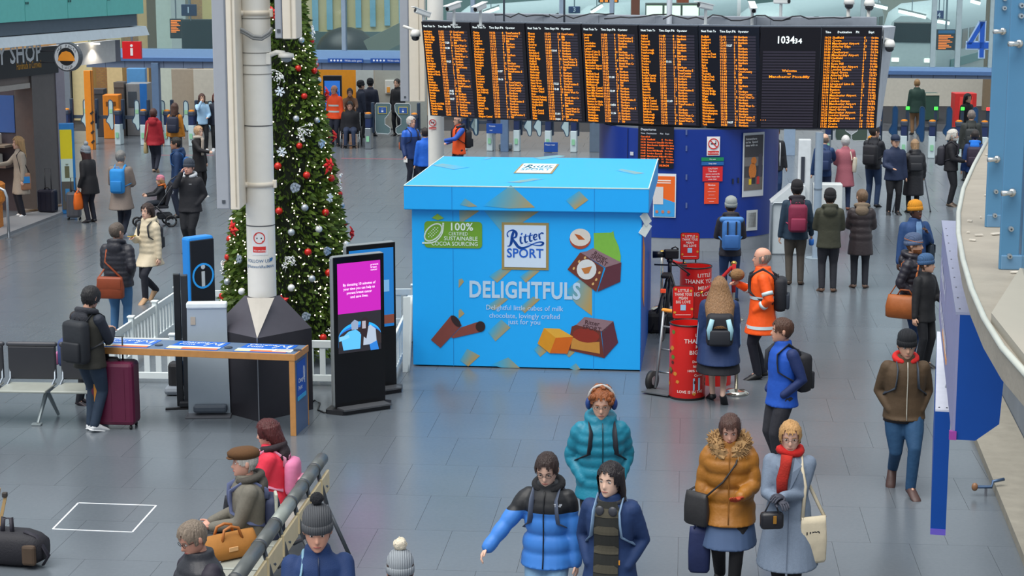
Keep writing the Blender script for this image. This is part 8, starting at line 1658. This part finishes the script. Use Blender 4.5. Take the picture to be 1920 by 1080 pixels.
I=person('young man in a dark jacket with black backpack at the charging table',163,539,1.76,150,skin='#a8745c',hair=('full','#1c1a1c'),top=dict(kind='jacket',col='#2b2a24',hem=0.455,th=0.045,sl='#1b2230'),hood='#2a2c34',bottom='#1f3044',shoes='#d8dadc',armL='chest',armR='chest',hpitch=25,stride=0.15,build=1.1,sole='#eceef0')
backpack(I,'big black backpack on the young man at the charging table','#1d2128','#1a1d24',w=0.34,h=0.52,d=0.17,z0=0.50)
I=person('child standing hidden behind the man at the charging table',143,560,1.2,88,pos=Vector((GY(143,600,23.25).x,23.25,0)),hair=('short','#2a2020'),top=J('#1c2848',0.45,th=0.03),bottom='#23262e',shoes='#2a2028')
t,a_=backpack(I,'multicoloured patterned backpack poking out behind the bench','#3a4a7a','#b86a94',w=0.3,h=0.36,d=0.16,z0=0.42)
# seated in front
I=person('elderly man in a tweed coat and brown flat cap seated on the bench',462,836,1.72,-78,skin='#c08470',hair=('short','#b0aca6'),hat=('flatcap','#5a3c20'),top=dict(kind='wool',col='#6c685e',hem=0.50,th=0.05),bottom='#3a3c40',sit=0.27,armL='lap',armR='lap',build=1.2,hood='#4a4640')
t,a_=backpack(I,'navy backpack with a newspaper tucked in on the tweed coated man','#2c3450','#23283c',w=0.30,h=0.42,d=0.14,z0=0.50,strapc='#5a6488');m=MB();m.box((0.12,0.03,0.34),(0.14,0.03,0.26),bev=0.01);ob('newspaper',m,mat('#b8bcae',0.7,var=0.5,scale=40),t)
I=person('woman with dark red hair in a bright red jacket seated on the bench',508,788,1.66,-95,skin='#c88c78',hair=('long','#4c1818',0.14),top=dict(kind='jacket',col='#e03048',hem=0.50,th=0.05),hood='#2a2026',bottom='#22242c',sit=0.27,armL='lap',armR='lap',build=1.15,female=True,hpitch=10)
t,a_=backpack(I,'small pastel pink backpack of the woman in bright red','#d87ca4','#e49cb4',w=0.27,h=0.36,d=0.14,z0=0.56,strapc='#d898b4')
I=person('grey haired man in glasses and a black padded gilet seated at the bottom',372,976,1.76,-52,skin='#c07e66',hair=('short','#7a6c5e'),glasses=True,top=dict(kind='puffer',col='#26272e',hem=0.50,th=0.05,period=0.09,sl='#241f2c'),bottom='#23252c',sit=0.27,armL='lap',armR='lap',hpitch=24,build=1.2)
bake()
# promotional bins, stanchions, camera kit
RED='#d81f1a'
def promo_bin(px,py,r,h,label,lines):
 p=G(px,py);p.y+=r;t=thing('promo_bin',label,'bin',p);m=MB()
 m.lathe([(r*0.98,0),(r,0.01),(r,h),(r*0.93,h),(r*0.93,h-0.25)],seg=36);autosmooth(ob('drum',m,mat(RED,0.35,var=0.05),t));m=MB();m.lathe([(r*0.93,h-0.22),(0.01,h-0.23)],seg=28);ob('dark_inside',m,mat('#141416',0.8),t);m=MB();m.tube([(r*math.cos(q),r*math.sin(q),h)for q in[2*math.pi*k/36 for k in range(37)]],0.012,6);ob('black_rim',m,mat('#1a1a1c',0.4),t,True);m=MB();m.lathe([(r*1.01,0),(r*1.01,0.03)],seg=36);ob('black_foot',m,mat('#1a1a1c',0.5),t)
 def wrap(txt,size,z,c0=0.0,bold=0.02):
  vs,fs=letters(txt,size,bold=bold,align='CENTER');return[Vector((math.sin(c0+v[0]/r)*(r+0.003),-math.cos(c0+v[0]/r)*(r+0.003),z+v[1]))for v in vs],fs
 m=MB()
 for txt,size,z,c0 in lines:m.add(*wrap(txt,size,z,c0))
 ob('lettering',m,mat('#f0dcd4',0.5,var=0),t)
 rg=random.Random(int(px))
 for nm,c,n in(('leaf_print','#5a7a2c',5),('biscuit_print','#c8802c',7),('chocolate_print','#5a2018',6)):
  m=MB()
  for i in range(n):
   q0=R(-85+170*rg.random());z=h*(0.06+0.86*rg.random());s_=0.025+0.015*rg.random()
   if abs(q0)<0.75 and h*0.25<z<h*0.85:q0=-1.0-0.3*rg.random()
   m.add([Vector((math.sin(q0+x*s_/r)*(r+0.002),-math.cos(q0+x*s_/r)*(r+0.002),z+y*s_))for x,y in((-1,-0.4),(0.2,-0.9),(1,0.1),(0.4,0.8),(-0.7,0.7))],[(0,1,2,3,4)])
  ob(nm,m,mat(c,0.5),t)
 m=MB();q0=0.45;zc=h*0.2;m.add([Vector((math.sin(q0+x)*(r+0.004),-math.cos(q0+x)*(r+0.004),zc+y))for x,y in((-0.22,-0.06),(0.22,-0.06),(0.22,0.1),(-0.22,0.1))],[(0,1,2,3)]);ob('blue_logo_patch',m,mat('#a4d0ec',0.5),t)
 return p
def topper(px,py,px1,py1,y,label):
 P=Plane(GY(px,py1,y),(1,0,0));a1,b1=P.hit(px1,py);t=thing('topper_sign',label,'sign',P.o);inv=Matrix.Translation(P.o).inverted()
 def k(nm,m,c):o=ob(nm,m,mat(c,0.45,var=0.05),t);o.matrix_parent_inverse=inv
 m=MB();P.rect(m,0,0,a1,b1,0.012,-0.014,r=0.03);k('black_board',m,'#1a1618');m=MB();P.rect(m,0.008,0.008,a1-0.008,b1-0.008,0.003,0.0,r=0.028);k('red_face',m,RED);m=MB()
 for i,s in enumerate(['LITTLE','THANK YOUS','MEAN','BIG LOVE']):P.text(m,s,b1*0.12,a1*0.5,b1*(0.82-0.115*i),0.006,align='CENTER',bold=0.02,width=a1*(0.5,0.8,0.4,0.66)[i])
 P.rect(m,a1*0.15,b1*0.12,a1*0.85,b1*0.135,0.002,0.004);k('lettering',m,'#f0dcd4');m=MB();P.rect(m,a1*0.38,b1*0.26,a1*0.62,b1*0.43,0.002,0.004);k('blue_logo_patch',m,'#a4d0ec');m=MB()
 for x,z in((0.15,0.9),(0.85,0.85),(0.9,0.3),(0.12,0.2)):P.disc(m,a1*x,b1*z,0.018,0.002,0.004,6)
 k('gold_print',m,'#d8a03c');m=MB();P.rect(m,a1*0.15,-0.22,a1*0.22,0.0,0.01,-0.014);P.rect(m,a1*0.78,-0.22,a1*0.85,0.0,0.01,-0.014);k('legs',m,'#1a1618')
b1p=promo_bin(1291,752,0.235,0.98,'front red promotional drum bin with gold and chocolate print',[('LITTLE',0.06,0.84,0.7),('THANK YOUS',0.075,0.76,0.75),('MEAN',0.06,0.69,0.7),('BIG LOVE',0.075,0.61,0.7),('Delicious',0.045,0.50,0.55),('fabulous',0.045,0.44,0.55),('100% Certified',0.045,0.38,0.5),('Cocoa',0.045,0.32,0.55),('LOVE IS IN THE',0.05,0.10,0.1)])
b2p=promo_bin(1306,600,0.25,0.82,'rear red promotional drum bin behind the schoolgirl',[('LITTLE',0.08,0.68,0.5),('THANK YOUS',0.09,0.58,0.35),('MEAN',0.08,0.48,0.5),('BIG LOVE',0.09,0.38,0.4)])
topper(1260,536,1302,598,b1p.y+0.24,'red topper sign standing on the front drum bin');topper(1275,436,1312,487,b2p.y+0.26,'red topper sign standing on the rear drum bin')
p=G(1345,725);m=MB();m.lathe([(0.2,0),(0.2,0.16),(0.18,0.17)],seg=24);t=tag(ob('red_floor_drum',m,mat(RED,0.4),loc=p+Vector((0,0.2,0))),'low red drum on the floor beside the schoolgirl','drum');m=MB();m.lathe([(0.19,0.17),(0.02,0.175)],seg=24);ob('drum_top',m,mat('#b01814',0.5),t)
def stanchion(px,py,h,label,base=True,knob=None):
 p=G(px,py);t=thing('rope_stanchion',label,'stanchion',p);CH=mat('#c4c0b4',0.15,metal=0.9)
 m=MB();m.lathe([(0.17,0),(0.17,0.02),(0.12,0.05),(0.03,0.07)],seg=24);ob('domed_base',m,CH,t,True);m=MB();m.cyl((0,0,0.05),(0,0,h),0.025,seg=12);ob('post',m,CH,t,True);m=MB();m.lathe([(0.03,h-0.06),(0.045,h-0.03),(0.045,h),(0.02,h+0.02)],seg=14);ob('collar',m,mat('#c8a050',0.2,metal=0.8),t,True);return p+Vector((0,0,h-0.03))
s1=stanchion(1380,738,1.0,'chrome rope post standing behind the schoolgirl');s2=stanchion(1374,600,0.92,'chrome rope post with red sleeve beside the rear drum bin');s3=stanchion(1240,580,0.95,'rope post hidden among the camera kit by the giant box')
def rope(a,b,sag,label):
 t=thing('velvet_rope',label,'rope',(a+b)/2);c=(a+b)/2;pts=[a.lerp(b,k/12)-Vector((0,0,sag*4*(k/12)*(1-k/12)))-c for k in range(13)];m=MB();m.tube(pts[1:-1],0.028,8,round_=True);ob('velvet_cover',m,mat('#b81a1c',0.85),t,True);m=MB();m.tube(pts[:2],0.02,8,round_=True);m.tube(pts[-2:],0.02,8,round_=True);ob('brass_ends',m,mat('#c89a3c',0.25,metal=0.8),t,True)
rope(s2,Vector((b2p.x+0.05,b2p.y-0.35,0.45)),0.05,'red velvet rope falling from the post beside the rear bin');rope(s3,s3+Vector((0.35,-0.25,-0.12)),0.06,'red velvet rope end beside the tripod camera');
p=G(1374,600);m=MB();m.cyl((p.x+0.0,p.y-0.03,0.45),(p.x,p.y-0.03,0.9),0.03,seg=10);tag(ob('velvet_rope',m,mat('#b81a1c',0.85),smooth=True),'red velvet rope hanging straight down on the chrome post','rope')
# hand truck
p=G(1247,735);t=thing('hand_truck','grey two wheeled hand truck leaning beside the giant box','hand truck',p,R(-35))
for s in(1,-1):
 m=MB();m.tube([(s*0.2-0.03,0,0.13),(s*0.2+0.03,0,0.13)],0.13,20);wl_=ob('wheel',m,mat('#1c1c1e',0.6),t,True);m=MB();m.tube([(s*0.2-0.034,0,0.13),(s*0.2+0.034,0,0.13)],0.06,14);ob('hub',m,mat('#b8bcbe',0.3,metal=0.6),wl_)
 m=MB();m.tube([(s*0.12,-0.05,0.05),(s*0.12,0.05,0.5),(s*0.12,0.14,1.05)],0.02,8);ob('upright',m,mat('#8a8e92',0.3,metal=0.6),t,True)
m=MB();m.box((0,-0.16,0.03),(0.4,0.22,0.015));ob('toe_plate',m,mat('#6a6e72',0.4,metal=0.5),t);m=MB()
for z in(0.25,0.55,0.85):m.tube([(-0.12,0.02+z*0.11,z),(0.12,0.02+z*0.11,z)],0.014,6)
ob('crossbar',m,mat('#8a8e92',0.3,metal=0.6),t,True);m=MB();m.tube([(-0.13,0.145,1.06),(0.13,0.145,1.06)],0.026,8,round_=True);ob('orange_grip',m,mat('#e8902c',0.6),t,True)
# camera on tripod
p=G(1254,622);t=thing('tripod_camera','black video camera on a tripod beside the giant box','camera',p)
for a in(90,210,330):m=MB();m.tube([(0,0,0.95),(0.32*math.cos(R(a)),0.32*math.sin(R(a)),0.02)],[0.022,0.014],8);lg=ob('leg',m,mat('#1a1a1e',0.5),t,True)
m=MB();m.cyl((0,0,0.85),(0,0,1.1),0.03,seg=10);m.ell((0,0,1.1),(0.05,0.05,0.04));ob('tripod_head',m,mat('#16161a',0.4),t,True);m=MB();m.box((0.02,0,1.2),(0.22,0.11,0.14),bev=0.02);cb=ob('camera_body',m,mat('#141418',0.45),t);m=MB();m.tube([(-0.08,0,1.19),(-0.26,0,1.19)],[0.045,0.052],14);ob('lens',m,mat('#101014',0.3),cb,True);m=MB();m.tube([(0.02,0,1.28),(0.08,0,1.31),(0.13,0,1.27)],0.012,6);ob('top_handle',m,mat('#1a1a1e',0.5),cb,True);m=MB();m.tube([(0.05,0,1.08),(0.3,-0.1,0.9)],0.012,6);ob('pan_arm',m,mat('#1a1a1e',0.5),t,True)
p=G(1228,640);t=thing('bicycle','dark bicycle leaning behind the giant box corner','bicycle',p+Vector((0.22,0.55,0)),R(78))
for x in(-0.5,0.5):m=MB();m.tube([(x+0.33*math.cos(q),0,0.34+0.33*math.sin(q))for q in[2*math.pi*k/24 for k in range(25)]],0.018,6);ob('wheel',m,mat('#17171a',0.6),t,True)
m=MB()
for a,b in(((-0.5,0,0.34),(-0.15,0,0.85)),((-0.15,0,0.85),(0.35,0,0.85)),((0.35,0,0.9),(0.5,0,0.34)),((-0.15,0,0.85),(0.0,0,0.32)),((0.0,0,0.32),(0.35,0,0.8)),((0.0,0,0.32),(-0.5,0,0.34))):m.cyl(a,b,0.018,seg=8)
ob('frame',m,mat('#1c1e24',0.4),t,True);m=MB();m.tube([(0.34,-0.25,1.0),(0.35,0,1.0),(0.34,0.25,1.0)],0.014,6);ob('handlebar',m,mat('#26282c',0.4),t,True);m=MB();m.box((-0.18,0,0.93),(0.26,0.13,0.06),bev=0.02);ob('saddle',m,mat('#141416',0.6),t);m=MB();m.box((-0.5,0.0,0.75),(0.05,0.08,0.06),bev=0.01);ob('red_reflector',m,mat('#f0502c',0.4,emit=0.4),t)
p=G(1231,622);m=MB();m.box((p.x+0.05,p.y,0.16),(0.4,0.3,0.32),bev=0.06);t=tag(ob('equipment_bag',m,mat('#141418',0.7)),'black equipment bag on the floor under the tripod','bag');m=MB();m.tube([(p.x-0.07,p.y,0.31),(p.x+0.05,p.y,0.38),(p.x+0.17,p.y,0.31)],0.014,6);ob('handle',m,mat('#26262a',0.7),t,True)
# bags in front
q=G(428,1040,0.47);t=thing('holdall','tan suede holdall with leather handles on the bench','bag',(q.x,q.y,0.47),R(38));m=MB()
m.loft([[Vector((math.copysign(abs(math.cos(a))**0.6,math.cos(a))*0.27*k,math.copysign(abs(math.sin(a))**0.6,math.sin(a))*0.14*k2,z))for a in[2*math.pi*j/18 for j in range(18)]]for z,k,k2 in((0,0.9,0.9),(0.02,1,1),(0.11,1.0,0.95),(0.18,0.96,0.5),(0.2,0.94,0.15))]);ob('bag_body',m,mat('#a06a2c',0.8,var=0.2,bump=0.3,bscale=12),t,True);m=MB()
for y in(-0.08,0.08):m.tube([(-0.1,y,0.15),(-0.07,y*0.8,0.25),(0,y*0.7,0.27),(0.07,y*0.8,0.25),(0.1,y,0.15)],0.014,6)
ob('handle',m,mat('#a8642c',0.5),t,True);m=MB();m.box((-0.02,-0.138,0.09),(0.09,0.01,0.04),bev=0.004);ob('leather_tag',m,mat('#d8a874',0.6),t)
p=G(50,1058);t=thing('travel_bag','black travel rucksack with straps lying at the front edge','bag',p,R(-12));m=MB();m.loft([[Vector((x,math.copysign(abs(math.cos(a))**0.7,math.cos(a))*0.17*k,0.17+math.copysign(abs(math.sin(a))**0.7,math.sin(a))*0.17*k))for a in[2*math.pi*j/16 for j in range(16)]]for x,k in((-0.42,0.85),(-0.3,1.0),(0.0,1.0),(0.12,0.85),(0.2,0.6))]);ob('bag_body',m,mat('#1e1d24',0.7,var=0.2,bump=0.2),t,True);m=MB();m.tube([(-0.2,-0.06,0.32),(-0.19,-0.05,0.46),(-0.11,-0.05,0.46),(-0.1,-0.06,0.3)],0.025,8,flat=0.5);ob('grab_strap',m,mat('#2a2832',0.7),t,True);m=MB();m.tube([(0.02,-0.05,0.34),(0.14,-0.05,0.30),(0.26,-0.06,0.12),(0.2,-0.06,0.03)],0.03,8,flat=0.4);ob('shoulder_strap',m,mat('#23212c',0.7),t,True);m=MB();m.box((0.1,-0.14,0.14),(0.14,0.06,0.2),bev=0.03);ob('brown_pocket',m,mat('#4a3a2c',0.7),t)
p=G(4,1020);t=thing('folding_stand','wooden slatted stand cut by the picture edge','stand',p);m=MB();m.beam((-0.05,0,0.05),(0.06,0,0.5),0.03,0.02);ob('slanted_slat',m,mat('#b89868',0.6),t);m=MB();m.beam((-0.1,0.06,0.02),(-0.02,0.06,0.55),0.03,0.02);ob('upright_slat',m,mat('#a88858',0.6),t);m=MB();m.box((0.05,0,0.5),(0.05,0.05,0.05),bev=0.01);ob('dark_cap',m,mat('#3a3430',0.6),t)
